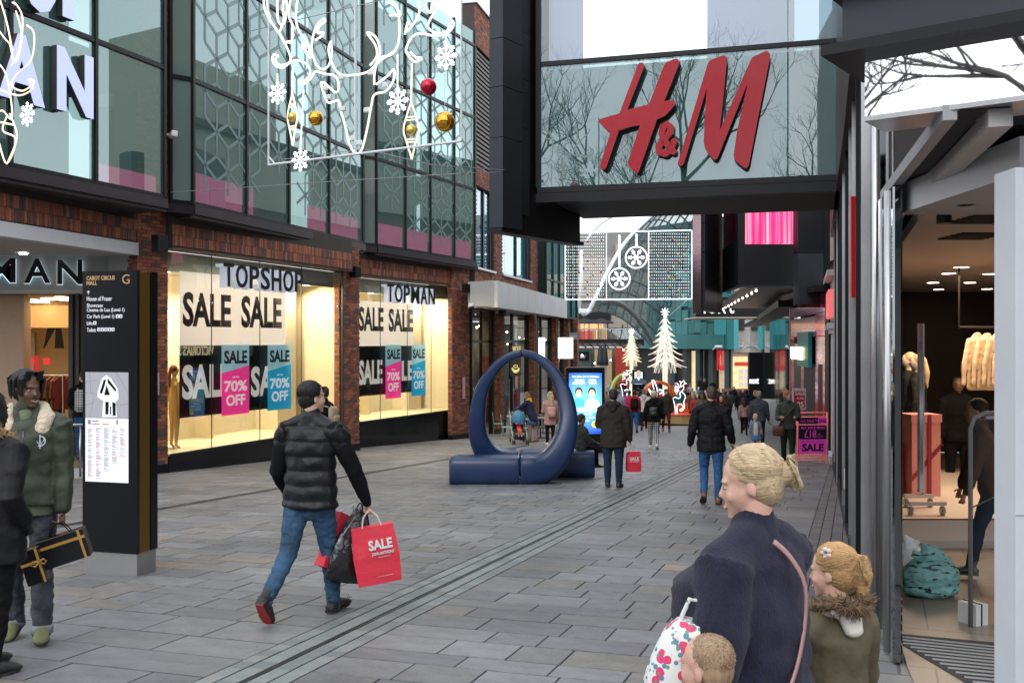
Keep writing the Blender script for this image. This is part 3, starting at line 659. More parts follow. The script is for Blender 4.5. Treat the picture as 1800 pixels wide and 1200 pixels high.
lpart('blue_room_wall', M3, mat('blue_room', (.05, .25, .32), .8), lambda m: m.box(0, uE, 2, 2.1, 3.9, 9))
uF = hit(M3, 1001, 500)[0]
cw = lpart('curtain_wall', M3, BLACKM, lambda m: [m.box(u-.05, u+.05, -.45, -.3, 3.0, 9.5) for u in [uE + (uF-uE)*k/5 for k in range(6)]] + [m.box(uE, uF, -.44, -.31, z-.04, z+.04) for z in (3.0, 4.7, 6.9, 9.4)])
for k in range(5):
    a, b = uE + (uF-uE)*k/5, uE + (uF-uE)*(k+1)/5
    for c, d in ((3.04, 4.66), (4.74, 6.86), (6.94, 9.36)): lpart('pane', M3, TEALG, lambda m: m.quad((a+.05, -.38, c), (b-.05, -.38, c), (b-.05, -.38, d), (a+.05, -.38, d)), cw)
lpart('curtain_wall_back', M3, mat('teal_back', (.10, .20, .19), .8), lambda m: m.box(uE, uF, .5, .6, 2.9, 9.4))
# piers and cafe fronts
piers = [(865.5, 882), (925, 943), (969, 978.5), (990, 999), (1008, 1014)]
for k, (a, b) in enumerate(piers):
    u0, u1 = hit(M3, a*.5+b*.5, 650)[0], hit(M3, b, 650)[0]; u1 = max(u1, u0 + .4); pM = M3 @ Matrix.Translation((u0, 0, 0)); z0 = gz((pM.translation.y))
    p = lpart('brick_pier', pM, MORTAR, lambda m: m.box(0, u1-u0, -.1, .3, z0, 3.7))
    bricks(p, LI, pM, 0, u1-u0, z0+.2, 3.5, -.1, False, 0, 70+k)
    Ms = frame(tuple((pM @ Vector((0, .10, 0))).xy), tuple((pM @ Vector((0, -.1, 0))).xy)); bricks(p, LI, Ms, 0, .2, z0+.2, 3.5, 0, False, 0, 80+k)
CAFEG = glass('cafe_glass', (.8, .88, .86), .10)
edges = [0.35] + [x for a, b in piers for x in (hit(M3, a*.5+b*.5, 650)[0], max(hit(M3, b, 650)[0], hit(M3, a*.5+b*.5, 650)[0]+.4))]
for k in range(0, len(edges)-1, 2):
    a, b = edges[k], edges[k+1]
    if b <= a: continue
    cf = lpart('cafe_front', M3, BLACKM, lambda m: [m.box(u-.04, u+.04, .2, .32, -3.2, 3.5) for u in (a+.04, (a+b)/2, b-.04)] + [m.box(a, b, .21, .31, z-.05, z+.05) for z in (1.76, 3.0)])
    lpart('pane', M3, CAFEG, lambda m: m.quad((a, .26, -3.2), (b, .26, -3.2), (b, .26, 3.5), (a, .26, 3.5)), cf)
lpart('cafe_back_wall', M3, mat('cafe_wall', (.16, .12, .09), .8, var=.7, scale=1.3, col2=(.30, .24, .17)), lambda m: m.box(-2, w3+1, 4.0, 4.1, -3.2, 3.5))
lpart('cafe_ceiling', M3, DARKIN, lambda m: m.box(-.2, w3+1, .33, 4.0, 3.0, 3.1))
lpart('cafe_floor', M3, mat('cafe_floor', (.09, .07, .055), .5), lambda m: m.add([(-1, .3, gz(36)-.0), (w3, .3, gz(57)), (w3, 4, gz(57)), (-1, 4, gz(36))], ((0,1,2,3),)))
rr = random.Random(5)
for k in range(26):
    u, dd, z = rr.uniform(.6, w3), rr.uniform(.8, 3.2), rr.uniform(1.6, 2.7)
    lpart('pendant_lamp', M3, glow('warm_bulb', (1, .85, .6), 9), lambda m: m.ball((u, dd, z), .05, 6, 4))
for k in range(14):
    u = .8 + k*1.45; c_ = mat('shelf_mix_%d' % (k % 4), [(.35, .25, .15), (.25, .05, .05), (.4, .37, .33), (.05, .16, .16)][k % 4], .6, var=.5, scale=5)
    lpart('shelf_unit', M3, c_, lambda m: m.box(u, u + rr.uniform(.6, 1.2), 3.2, 3.6, -2.9, rr.uniform(-.8, 1.0)))
a = M3 @ Vector((w3*.4, 2, 2.9)); arealight('cafe_lights', a, 16, 260, (1, .78, .5), (0, 0, math.atan2(M3[1][0], M3[0][0])), sy=2)
# white canopy over the cafes
wc = thing('white_canopy', 'long white box canopy jutting out over the cafe fronts', 'canopy', Vector((-.49, 34.5, 2.94)))
MC = frame((-.49, 34.5), (2.8, 50.6)); wcl = (Vector((2.8, 50.6)) - Vector((-.49, 34.5))).length; I = TI(wc)
n = 9
for k in range(n): MB(I @ MC).box(wcl*k/n + .008, wcl*(k+1)/n - .008, 0, .06, 2.94, 3.87).build('panel', WHITEP, wc)
MC2 = frame((-1.56, 35.2), (-.50, 34.5)); MB(I @ MC2).box(0, 1.27, 0, .06, 2.94, 3.87).build('panel', WHITEP, wc)
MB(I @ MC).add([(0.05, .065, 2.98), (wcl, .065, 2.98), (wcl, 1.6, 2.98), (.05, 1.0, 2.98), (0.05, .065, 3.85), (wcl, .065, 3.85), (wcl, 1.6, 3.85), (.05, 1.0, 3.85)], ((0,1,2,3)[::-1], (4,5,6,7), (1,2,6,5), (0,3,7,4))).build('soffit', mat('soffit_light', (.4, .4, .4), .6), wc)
# blade signs
def blade(px0, px1, yt, yb, Y, m_, label, emblem=None, txt=None, tm=None):
    a, b = W(px0, yb, Y), W(px1, yt, Y); o = thing('hanging_sign', label, 'sign', a); w, h = b.x-a.x, b.z-a.z
    MB().box(0, w, 0, .12, 0, h).build('panel', m_, o); MB().box(-.06, -.005, .02, .10, -.1, h+.1).build('bracket', BLK, o)
    if txt:
        for (t, x0, x1, z0, z1) in txt: text(MB(), t, w*x0, w*x1, h*z0, h*z1, -.002, .006, .02).build('lettering', tm, o)
    if emblem: emblem(o, w, h)
    return o
YEL = mat('gold_emblem', (.6, .55, .2), .4, emit=(.9, .8, .3), estr=.5)
def emb(o, w, h):
    m = MB(); c = Vector((w*.5, 0, h*.22))
    for k in range(9): a = R(200 + k*17.5); m.tube([(c.x+.1*math.cos(a), -.01, c.z+.12*math.sin(a)+.1), (c.x+.17*math.cos(a), -.01, c.z+.24*math.sin(a)+.1)], .016, 4)
    m.tube([(c.x+.08*math.cos(R(q)), -.01, c.z+.12+.05*math.sin(R(q))) for q in range(0, 360, 40)], .012, 4, closed=True); m.build('emblem', YEL, o)
blade(897, 916, 607, 661, 38.0, mat('brown_sign', (.07, .035, .03), .5), 'brown hanging sign with a yellow bearded face emblem seen above the blue ring', emb, [('WOLF', .2, .95, .80, .98)], YEL)
LITS = mat('lit_white_sign', (.8, .85, .85), .4, emit=(.88, 1, .98), estr=.75)
blade(981, 1007.5, 593, 630, 46, LITS, 'square glowing white hanging sign right of the cafe fronts', None, [('A Cuor Thing', .2, .8, .42, .5)], BLK)
blade(946.5, 958, 593, 632, 43, LITS, 'narrow glowing white sign behind the top of the blue ring')
blade(1000, 1016, 584, 597, 50, mat('grey_sign', (.2, .2, .2), .5), 'grey MANGO hanging sign over the glowing white sign', None, [('MANGO', .1, .9, .3, .65)], mat('sign_grey_text', (.5, .5, .5), .5))
dp = MB().tube([W(940, 552, 39.5), W(943, 570, 39.5), W(943, 700, 39.5)], .05, 6); tag(dp.build('drainpipe', mat('pipe_brown', (.08, .06, .055), .5)), 'brown drainpipe running down from the white canopy', 'drainpipe')
# ================================================================= right side: store with red script letters
RB = thing('store_building', 'dark steel and glass store whose glass box with big red letters juts over the street', 'building', Vector((5, 14, gz(14)))); RI = TI(RB)
def rpart(name, M, mats, fn, parent=None, **k): mb = MB(RI @ M); fn(mb); return mb.build(name, mats, parent or RB, **k)
CLAD = mat('grey_blue_cladding', (.030, .034, .042), .42, metal=.1, var=.15, scale=1.5, spec=.35); CLADD = mat('black_cladding', (.006, .0065, .008), .45, spec=.3)
MIRR = mat('mirror_steel', (.24, .25, .26), .04, metal=1.0, bump=.10, bscale=.9)
MIRD = mat('dark_mirror', (.13, .135, .14), .05, metal=1.0, bump=.10, bscale=.7); TEALP = mat('teal_backing', (.10, .20, .19), .6)
MH = frame((.46, 17.6), (5.42, 16.16)); wH = (Vector((5.42, 16.16)) - Vector((.46, 17.6))).length
zb_, zm_ = 4.47, hit(MH, 948, 113)[1]; uT = hit(MH, 1385, 200)[0]; zTop = 9.6
HG = glass('box_glass', (.5, .7, .68), .12, gcol=(.78, .88, .92), body=.6, bodycol=(.075, .17, .16)); HG2 = glass('clear_box_glass', (.80, .86, .95), .10, body=.0)
bw = rpart('box_window', MH, CLADD, lambda m: (m.box(0, wH, -.03, .12, zm_-.05, zm_+.03), m.box(-.03, .05, -.05, .12, zb_, zTop), m.box(0, wH, -.06, .12, zb_-.10, zb_)))
rpart('pane', MH, HG, lambda m: m.quad((.05, 0, zb_), (uT-.01, 0, zb_), (uT-.01, 0, zm_-.05), (.05, 0, zm_-.05)), bw)
rpart('pane', MH, glass('teal_side_glass', (.4, .6, .58), .12, body=.7, bodycol=(.055, .13, .13)), lambda m: m.quad((uT+.01, 0, zb_), (wH, 0, zb_), (wH, 0, zm_-.05), (uT+.01, 0, zm_-.05)), bw)
rpart('pane', MH, HG2, lambda m: m.quad((.05, 0, zm_+.03), (uT-.01, 0, zm_+.03), (uT-.01, 0, zTop), (.05, 0, zTop)), bw)
rpart('pane', MH, glass('blue_side_glass', (.3, .45, .55), .16, body=.5, bodycol=(.05, .10, .15)), lambda m: m.quad((uT+.01, 0, zm_+.03), (wH, 0, zm_+.03), (wH, 0, zTop), (uT+.01, 0, zTop)), bw)
rpart('sign_backing', MH, TEALP, lambda m: m.box(.06, wH, .25, .3, zb_, zm_-.06))
BLIND = mat('pale_blue_blind', (.50, .56, .68), .7, emit=(.6, .68, .85), estr=.10)
ua, ub = hit(MH, 1025, 50, .5)[0], hit(MH, 1243, 50, .5)[0]; zw = hit(MH, 1100, -8, .5)[1]
rpart('inner_blind', MH, BLIND, lambda m: m.box(.06, ua, .5, .52, zm_-.1, zTop)); rpart('inner_blind', MH, BLIND, lambda m: m.box(ub, uT+.1, .5, .52, zm_-.1, zTop)); rpart('inner_blind', MH, BLIND, lambda m: m.box(ua, ub, .5, .52, zw, zTop))
rpart('box_fascia', MH, CLADD, lambda m: m.box(-.02, wH, -.08, .05, zb_-.27, zb_-.11))
rpart('box_soffit', MH, mat('soffit_black', (.02, .018, .016), .7), lambda m: m.box(.3, wH+.3, .06, 2.4, zb_-.27, zb_-.14))
rpart('box_back', MH, mat('box_floor', (.1, .1, .1), .8), lambda m: m.box(.3, wH, .31, 2.4, zb_-.13, zb_-.05))
# slanted fin on the left end: stacked cladding panels
FA, FB = (-.17, 16.6), (1.37, 19.0); MF = frame(FA, FB); wF = (Vector(FB)-Vector(FA)).length; u1 = hit(MF, 917, 300)[0]; u2 = hit(MF, 936, 300)[0]; z0 = 3.66
zz = [z0] + [hit(MF, 900, y)[1] for y in (246, 158, 74)] + [hit(MF, 900, 74)[1] + .82*k for k in range(1, 4)]
for a, b in zip(zz, zz[1:]): rpart('fin_panel', MF, CLAD, lambda m: m.box(0, u1-.01, -.02, .25, a+.006, b-.006))
for a, b in zip(zz, zz[1:]): rpart('fin_panel', MF, CLAD, lambda m: m.box(u1+.01, u2, .06, .3, a+.3, min(b+.29, zTop)))
rpart('fin_core', MF, CLADD, lambda m: m.box(.02, wF, .08, .24, z0, zTop)); rpart('fin_sill', MF, CLADD, lambda m: m.box(0, wF, .0, .28, z0-.07, z0-.006))
# the red letters
HMRED = mat('gloss_red_sign', (.38, .007, .018), .16, spec=.28, bump=.5, bscale=2.2)
def crop8(pts): return [hit(MH, 820 + x/2.5714, y/2.5714, -.18) for x, y in pts]
Hp = [(775,295),(782,287),(790,285),(798,287),(804,296),(803,305),(728,498),(790,482),(826,472),(893,297),(905,283),(945,267),(957,269),(962,280),(960,295),(895,458),(925,455),(938,458),(943,466),(940,478),(920,503),(895,527),(862,541),(782,770),(777,782),(768,783),(736,756),(730,742),(732,730),(785,567),(740,575),(690,592),(634,755),(626,767),(614,770),(606,763),(604,748),(652,600),(635,588),(603,558),(598,545),(604,540),(650,526),(692,514)]
Mp = [(955,740),(957,748),(965,752),(977,748),(985,735),(1086,402),(1072,640),(1076,664),(1085,684),(1112,718),(1122,724),(1132,718),(1140,705),(1272,375),(1222,600),(1208,700),(1210,720),(1218,730),(1250,756),(1262,762),(1272,757),(1278,742),(1305,600),(1345,400),(1372,262),(1372,245),(1362,234),(1350,234),(1305,255),(1292,262),(1284,276),(1145,590),(1160,450),(1177,275),(1175,260),(1167,253),(1155,254),(1110,271),(1098,278),(1090,292)]
hl = thing('script_sign_letters', 'big glossy red slanted letters H&M standing off the glass box', 'sign', MH @ Matrix.Translation((hit(MH, 1055, 290)[0], -.1, zb_))); I = hl.matrix_basis.inverted() @ MH
SIDE = mat('sign_return_dark', (.03, .04, .04), .5)
for pts in (Hp, Mp):
    P = crop8(pts); L = MB(I).prism(P, -.20, -.185).build('letter', HMRED, hl); MB(I).prism(P, -.182, -.06).build('letter_return', SIDE, L)
# ampersand from one bent stroke
am = [(935,685),(905,650),(882,605),(888,575),(905,562),(922,575),(920,600),(895,625),(868,660),(872,688),(900,695),(925,672),(938,640)]
P3 = [Vector((a, -.15, b)) for a, b in [hit(MH, 820+x/2.5714, y/2.5714, -.15) for x, y in am]]
mb = MB(I)
for a, b in zip(P3, P3[1:]):
    d = (b-a).normalized(); nn = Vector((-d.z, 0, d.x)) * .055
    mb.add([a-nn-d*.02, b-nn+d*.02, b+nn+d*.02, a+nn-d*.02, a-nn-d*.02+Vector((0,.09,0)), b-nn+d*.02+Vector((0,.09,0)), b+nn+d*.02+Vector((0,.09,0)), a+nn-d*.02+Vector((0,.09,0))], ((0,1,2,3),(1,0,4,5),(2,1,5,6),(3,2,6,7),(0,3,7,4)))
for i, a in enumerate(P3): mb.tube([a + Vector((0, -.002 - .0006*i, 0)), a + Vector((0, .09, 0))], [.055, .055], 10)
mb.build('letter', HMRED, hl)
# ---- storefront line
SF = [(7.6, 23.3), (5.69, 17.1), (3.95, 11.4), (2.76, 7.6), (2.46, 6.34)]
for k in range(3):
    M = frame(SF[k], SF[k+1]); w = (Vector(SF[k+1])-Vector(SF[k])).length; zt = 4.2
    sf = rpart('storefront', M, CLADD, lambda m: m.box(-.02, w, -.10, .3, -1.4, -.45 if k == 2 else gz(SF[k][1]) + .25))
    nn = (4, 4, 3)[k]
    for j in range(nn):
        a, b = w*j/nn, w*(j+1)/nn
        rpart('mirror_panel', M, [MIRD, MIRR, MIRD][(j+k) % 3], lambda m: m.box(a+.05, b-.05, -.02, .02, -1.2, zt), sf)
        rpart('mullion', M, [STEEL, CLADD][(j+k) % 2], lambda m: m.box(b-.05, b+.04, -.09, .05, -1.2, zt), sf)
    rpart('upper_wall', M, CLADD, lambda m: m.box(-.02, w+.02, -.14, .3, zt, 8.2)); rpart('upper_stone_wall', M, mat('beige_render', (.42, .38, .32), .8), lambda m: m.box(-.02, w+.02, -.10, .3, 8.2, 10.6)); rpart('upper_brick_wall', M, BR[2], lambda m: m.box(-.02, w+.02, -.06, .3, 10.6, 15))
M = frame(SF[3], SF[4]); w = (Vector(SF[4])-Vector(SF[3])).length
zt = 2.76
rpart('door_post', M, mat('pale_blue_strip', (.33, .38, .43), .4), lambda m: m.box(-.12, .0, -.06, .1, -.36, 4.0))
rpart('door_post', M, MIRR, lambda m: m.box(w*.42, w*.62, -.03, .03, -.34, zt)); rpart('door_post', M, MIRR, lambda m: m.bbox((w*.91, -.0, zt/2-.15), (.19, .06, zt+.3), .012)); rpart('door_post', M, MIRD, lambda m: m.box(w*.14, w*.30, .0, .04, -.34, zt+.6))
rpart('door_pipe', M, STEEL, lambda m: m.tube([(w*.35, -.04, -.3), (w*.35, -.04, 4.0)], .03, 8), smooth=True); rpart('door_pipe', M, STEEL, lambda m: m.tube([(w*.78, -.02, -.3), (w*.78, -.02, zt)], .035, 8), smooth=True)
# door head tracks and the mirrored fascia
MT = frame((2.46, 6.34), (1.98, 4.5)); wT = (Vector((1.98, 4.5))-Vector((2.46, 6.34))).length
rpart('door_track', MT, mat('track_grey', (.30, .30, .31), .4), lambda m: m.box(-1.2, wT, -.03, .03, 2.76, 2.83)); rpart('door_track', MT, mat('track_pale', (.42, .40, .38), .4), lambda m: m.box(-1.0, wT, .16, .26, 2.72, 2.80)); rpart('track_slot', MT, DARKIN, lambda m: m.box(-1.0, wT, .04, .15, 2.80, 2.84)); rpart('track_light', MT, BLK, lambda m: (m.tube([(.1, .38, 2.74), (.1, .38, 2.6)], .05, 8), ))
rpart('track_light', MT, BLK, lambda m: (m.tube([(-.7, .38, 2.72), (-.7, .38, 2.58)], .05, 8), ))
MX = frame((1.68, 4.74), (3.2, 3.59)); 
rpart('mirror_fascia', MX, mat('clean_mirror', (.82, .82, .84), .015, metal=1.0, bump=.03, bscale=.8), lambda m: m.box(0, 1.9, 0, .04, 2.83, 3.135)); rpart('fascia_lip', MX, STEEL, lambda m: m.box(0, 1.9, -.012, .3, 2.805, 2.828))
rpart('fascia_beam', MX, CLADD, lambda m: m.box(-.17, 1.9, -.12, .5, 3.12, 3.17)); rpart('fascia_beam', MX, CLAD, lambda m: m.box(-.1, 1.9, -.02, .4, 3.18, 3.42)); rpart('fascia_beam', MX, CLADD, lambda m: m.box(-.17, 1.9, -.12, .5, 3.43, 3.5))
rpart('upper_wall', M, MIRD, lambda m: m.box(-.02, w, .02, .2, zt+.1, 4.2)); rpart('track_bulkhead', MT, CLADD, lambda m: m.box(-.1, wT-.6, -.02, .5, 2.845, 3.3))
# red edged projecting sign
a, b = W(1497, 523, 9.3), W(1535, 345, 9.3); o = thing('projecting_sign', 'mirrored projecting sign with a bright red edge beside the store door', 'sign', a)
MB().box(0, .05, 0, .03, 0, b.z-a.z).build('red_edge', mat('red_edge', (.55, .01, .02), .4), o); MB().box(.055, b.x-a.x, .0, .03, .02, b.z-a.z).build('panel', MIRR, o)
for z in (.2, .62): MB().ball((b.x-a.x+.04, 0, z), .028, 8, 6).build('bolt', STEEL, o, True)
for k, (py) in enumerate((268, 330)):
    c = W(1509, py, 11); o = thing('floodlight', 'small dark floodlight on the store wall, %s one' % ('upper', 'lower')[k], 'light', c); MB().bbox((0, 0, 0), (.09, .15, .17), .02).build('housing', CLAD, o); MB().tube([(0, 0, 0), (.15, .05, -.02)], .02, 6).build('bracket', CLADD, o)
# white column at the right edge
WC = Vector((885/F*4.35, 4.35, 0))
rpart('white_column', Matrix.Translation(WC), mat('column_white', (.52, .54, .58), .4, var=.05, scale=2), lambda m: m.box(0, .60, 0, .19, gz(4.35), 2.52)); rpart('column_joint', Matrix.Translation(WC), GREYP, lambda m: m.box(.0, .60, -.003, 0, 1.0, 1.004))
# ---- inside the store
def rbox(name, m_, x0, x1, y0, y1, z0, z1, **k): mb = MB(RI); mb.box(x0, x1, y0, y1, z0, z1); return mb.build(name, m_, RB, **k)
TILE = brickmat('store_tiles', (.22, .18, .15), (.25, .21, .175), (.10, .085, .07), .9, .9, .006, axes=(0, 0, R(20)), rough=.35, bmp=.1)
fl = MB(RI); fl.add([(2.5, 6.3, -.286), (2.0, 4.4, -.286), (14, 4.4, -.286), (14, 18.6, -.286), (6.05, 18.2, -.286), (4.1, 11.5, -.286)], ((0, 1, 2, 3, 4, 5),)); fl.build('store_floor', TILE, RB)
rib = MB(RI)
for k in range(14): t = k*.085; a = Vector((2.62+t*.15, 6.9-t, -.278)); b = Vector((4.3, 6.2-t*.8, -.278)); rib.tube([a, b], .009, 4)
rib.build('mat_rib', mat('mat_rib', (.30, .29, .28), .5, metal=.5), RB, kind='stuff'); mm = MB(RI); mm.add([(2.6, 7.0, -.281), (2.75, 5.7, -.281), (4.5, 5.1, -.281), (4.6, 6.3, -.281)], ((0, 1, 2, 3),)); mm.build('entrance_mat', mat('entrance_mat', (.05, .05, .052), .9), RB)
def rpoly(name, m_, pts, z0, z1):
    n = len(pts); mb = MB(RI); mb.add([(x, y, z0) for x, y in pts] + [(x, y, z1) for x, y in pts], [tuple(range(n))[::-1], tuple(range(n, 2*n))] + [(i, (i+1) % n, (i+1) % n + n, i + n) for i in range(n)]); return mb.build(name, m_, RB)
rpoly('store_ceiling', mat('store_ceiling', (.66, .56, .50), .7), [(2.85, 6.7), (14, 6.7), (14, 18.6), (6.5, 18.6), (4.35, 11.5), (3.1, 7.6)], 2.68, 2.78)
rpoly('skylight_slab', CLADD, [(2.6, 5.0), (14, 5.0), (14, 18.6), (6.5, 18.6), (4.35, 11.5), (3.1, 7.6)], 2.9, 3.1)
rbox('ceiling_bulkhead', mat('bulkhead_white', (.50, .49, .49), .6), 2.55, 14, 5.0, 6.6, 2.60, 2.79)
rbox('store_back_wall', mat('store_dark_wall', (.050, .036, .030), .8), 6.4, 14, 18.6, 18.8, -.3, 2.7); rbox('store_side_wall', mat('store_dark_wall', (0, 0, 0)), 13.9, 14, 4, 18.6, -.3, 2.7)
rbox('skirting', mat('skirting', (.5, .45, .4), .5), 8.5, 12, 17.9, 18.0, -.3, -.12)
for (px, py) in ((1640, 497), (1668, 481), (1705, 497), (1740, 482), (1690, 470), (1650, 509), (1735, 508)):
    Y = .92*F/(600-py); c = W(px, py, Y); mb = MB(RI); mb.tube([c, c + Vector((0, 0, .03))], [.09, .09], 12); mb.build('downlight', LAMPC, RB)
for s_ in (0, 1):
    mb = MB(RI)
    for k in range(6): y = 7.2+k*.09 + s_*1.2; mb.box(3.35+s_*.45, 3.75+s_*.45, y, y+.04, 2.665, 2.679)
    mb.build('air_vent', DARKIN, RB, kind='stuff')
arealight('store_lights', (6.2, 11.0, 2.6), 3.5, 46, (1, .74, .5)); arealight('platform_light', (5.2, 11.6, 2.55), 1.2, 38, (1, .72, .48))
pl = MB(); pl.add([(3.6, 9.9, 0), (6.0, 9.9, 0), (7.6, 13.8, 0), (4.6, 13.8, 0), (3.6, 9.9, -.26), (6.0, 9.9, -.26), (7.6, 13.8, -.26), (4.6, 13.8, -.26)], ((0,1,2,3), (4,5,1,0), (5,6,2,1), (6,7,3,2), (7,4,0,3)))
o = thing('display_platform', 'low cream display platform inside the right store', 'platform', Vector((4.6, 10, -.3))); pl.M = TI(o); pl.build('platform_top', mat('platform_cream', (.72, .62, .54), .35), o)
MB(TI(o)).box(3.62, 5.98, 9.86, 9.9, -.30, -.22).build('plinth', mat('platform_plinth', (.55, .5, .46), .5), o); MB(TI(o)).box(3.62, 5.99, 9.885, 9.899, -.01, .003).build('edge_line', mat('wine_edge', (.25, .06, .05), .5), o)
# ================================================================= second overhanging box with the pink screen
BX = thing('screen_building', 'black overhanging box building with a glowing pink striped screen', 'building', Vector((8, 31, gz(31)))); XI = TI(BX)
def xpart(name, M, mats, fn, parent=None, **k): mb = MB(XI @ M); fn(mb); return mb.build(name, mats, parent or BX, **k)
MS = frame((6.81, 30.0), (8.62, 30.0)); wS = 1.81; z2 = 3.44
a = hit(MS, 1311, 428); b = hit(MS, 1404, 368)
xpart('front_panel', MS, CLADD, lambda m: m.box(0, wS, 0, .3, z2, a[1]-.02)); xpart('front_panel', MS, CLADD, lambda m: m.box(0, a[0]-.02, 0, .3, a[1]-.02, 8)); xpart('front_trim', MS, CLAD, lambda m: m.box(0, wS, -.04, .1, z2-.07, z2-.005))
SCR = bpy.data.materials.new('pink_screen'); SCR.use_nodes = True; l = SCR.node_tree.links; pb = SCR.node_tree.nodes['Principled BSDF']; tc = nd(SCR, 'ShaderNodeTexCoord'); mp = nd(SCR, 'ShaderNodeMapping'); mp.inputs['Scale'].default_value = (9, 0, .12)
no = nd(SCR, 'ShaderNodeTexNoise'); no.inputs['Scale'].default_value = 1.0; no.inputs['Detail'].default_value = 4; cr = nd(SCR, 'ShaderNodeValToRGB'); l.new(tc.outputs['Object'], mp.inputs[0]); l.new(mp.outputs[0], no.inputs['Vector']); l.new(no.outputs[0], cr.inputs[0])
e = cr.color_ramp; e.elements[0].position = .36; e.elements[0].color = (.68, .01, .14, 1); e.elements[1].position = .68; e.elements[1].color = (1, .55, .55, 1); q = e.elements.new(.5); q.color = (.92, .05, .26, 1); l.new(cr.outputs[0], pb.inputs['Emission Color']); pb.inputs['Emission Strength'].default_value = .85; pb.inputs['Base Color'].default_value = (.1, .01, .03, 1)
xpart('pink_screen', MS, SCR, lambda m: m.box(a[0], wS, -.01, .2, a[1], 8))
MCh = frame((px_ := (1270-900)/F*34.2, 34.2), (6.81, 30.0)); wCh = (Vector((6.81, 30))-Vector((px_, 34.2))).length
xpart('chamfer_wall', MCh, CLADD, lambda m: m.box(0, wCh, 0, .2, z2, 4.9)); xpart('chamfer_window', MCh, glass('wine_glass', (.4, .1, .2), .15, body=.7, bodycol=(.12, .01, .04)), lambda m: m.box(.05, wCh-.1, .02, .2, 4.9, 9))
xpart('soffit', Matrix(), mat('plum_soffit', (.022, .010, .013), .35), lambda m: m.add([(6.9, 30.1, z2-.08), (9.2, 28.2, z2-.08), (13.5, 50, 3.42), (10.2, 50, 3.42)], ((0, 3, 2, 1),)))
SL = MB(XI)
for k in range(10):
    t = k/9; Y = 31 + 19*t**1.1; 
    for x0, x1 in ((7.6, 10.6), (9.0, 13.0)): 
        x = x0+(x1-x0)*((Y-31)/19); z = z2-.09 + (3.42-z2+.08)*(Y-30.1)/20; c = MB(XI).ball((x, Y, z-.02), .035, 6, 4); c.build('soffit_light', LAMPC, BX)
FA2, FB2 = ((1238-900)/F*31, 31), ((1270-900)/F*34.5, 34.5); MF2 = frame(FA2, FB2); wf2 = (Vector(FB2)-Vector(FA2)).length
for k in range(7): xpart('fin_panel', MF2, CLAD, lambda m: m.box(0, wf2*.65, -.02, .3, 2.75+k*.9, 2.75+k*.9+.885)); 
xpart('fin_edge', MF2, mat('plum_mirror', (.30, .20, .22), .1, metal=1, bump=.1, bscale=1), lambda m: m.box(-.32, -.02, .05, .3, 2.62, 9)); xpart('fin_core', MF2, CLADD, lambda m: m.box(wf2*.66, wf2, 0, .3, 2.75, 9))
MP = frame(((1403-900)/F*28, 28), ((1460-900)/F*28, 28)); wP = 57/F*28
for k in range(4): xpart('pillar_panel', MP, CLAD if k < 1 else CLADD, lambda m: m.box(0, wP*.78, 0, .5, 2.8+k*1.45, 2.8+k*1.45+1.44))
xpart('pillar_edge', MP, CLADD, lambda m: m.box(wP*.8, wP, .05, .5, 2.9, 8.6)); xpart('pillar_sill', MP, mat('plum_mirror', (0, 0, 0)), lambda m: m.box(0, wP*.8, .0, .5, 2.71, 2.79))
MW = frame(((1460-900)/F*27.8, 27.8), ((1492-900)/F*24, 24)); 
xpart('side_wall', MW, mat('wall_white_grey', (.42, .42, .42), .7), lambda m: m.box(.0, 4.2, .2, .4, 2.9, 6.0)); 
# ================================================================= white fronted lingerie shop, pink shop, curved glass front
VS = thing('white_shopfront', 'narrow white panelled shopfront with a pink sign at the right', 'shop', Vector((8.0, 25, gz(25)))); VI = TI(VS); MV = frame((8.95, 27.9), (7.62, 23.35)); wV = (Vector((8.95, 27.9))-Vector((7.62, 23.35))).length
WHT = mat('shopfront_white', (.55, .53, .52), .5); VP = lambda name, m_, fn: (lambda mb: (fn(mb), mb.build(name, m_, VS))[1])(MB(VI @ MV))
VP('wall', WHT, lambda m: m.box(0, wV, .1, .4, -1.4, 3.5))
for (a, b) in ((.1, .9), (3.4, 4.6)):
    VP('pilaster', WHT, lambda m: m.box(a, b, -.1, .09, -1.4, 2.2)); VP('pilaster_base', WHT, lambda m: m.box(a-.06, b+.06, -.16, .09, -1.5, -.95)); VP('pilaster_cap', WHT, lambda m: (m.box(a-.05, b+.05, -.16, .09, 1.95, 2.05), m.box(a-.08, b+.08, -.2, .09, 2.06, 2.2)))
VP('window_panel', mat('wine_panel', (.2, .02, .06), .3), lambda m: m.box(1.1, 3.2, .05, .1, -1.0, 1.9)); VP('frieze', WHT, lambda m: m.box(0, wV, -.06, .1, 2.25, 3.3)); VP('cornice', WHT, lambda m: m.box(0, wV, -.22, .1, 3.32, 3.45))
VP('pink_sign_box', mat('salmon_sign', (.75, .12, .13), .4, emit=(1, .22, .22), estr=.35), lambda m: m.box(1.6, 4.5, -.18, -.065, 2.35, 3.0)); VP('pink_panel', mat('pink_paint', (.65, .06, .2), .5), lambda m: m.box(.4, 1.5, -.1, -.065, 2.35, 3.1))
PK = thing('pink_shopfront', 'mirrored pink shopfront with a black doorway', 'shop', Vector((9, 30, gz(30)))); PI_ = TI(PK); MK = frame((9.38, 33.2), (8.55, 27.2)); wK = (Vector((9.38, 33.2))-Vector((8.55, 27.2))).length
PINKM = mat('pink_mirror', (.62, .045, .20), .08, metal=.65, bump=.05, bscale=1.0); PINKL = mat('lilac_mirror', (.50, .32, .48), .10, metal=.55, bump=.05, bscale=1); kp = lambda name, m_, fn: (lambda mb: (fn(mb), mb.build(name, m_, PK))[1])(MB(PI_ @ MK))
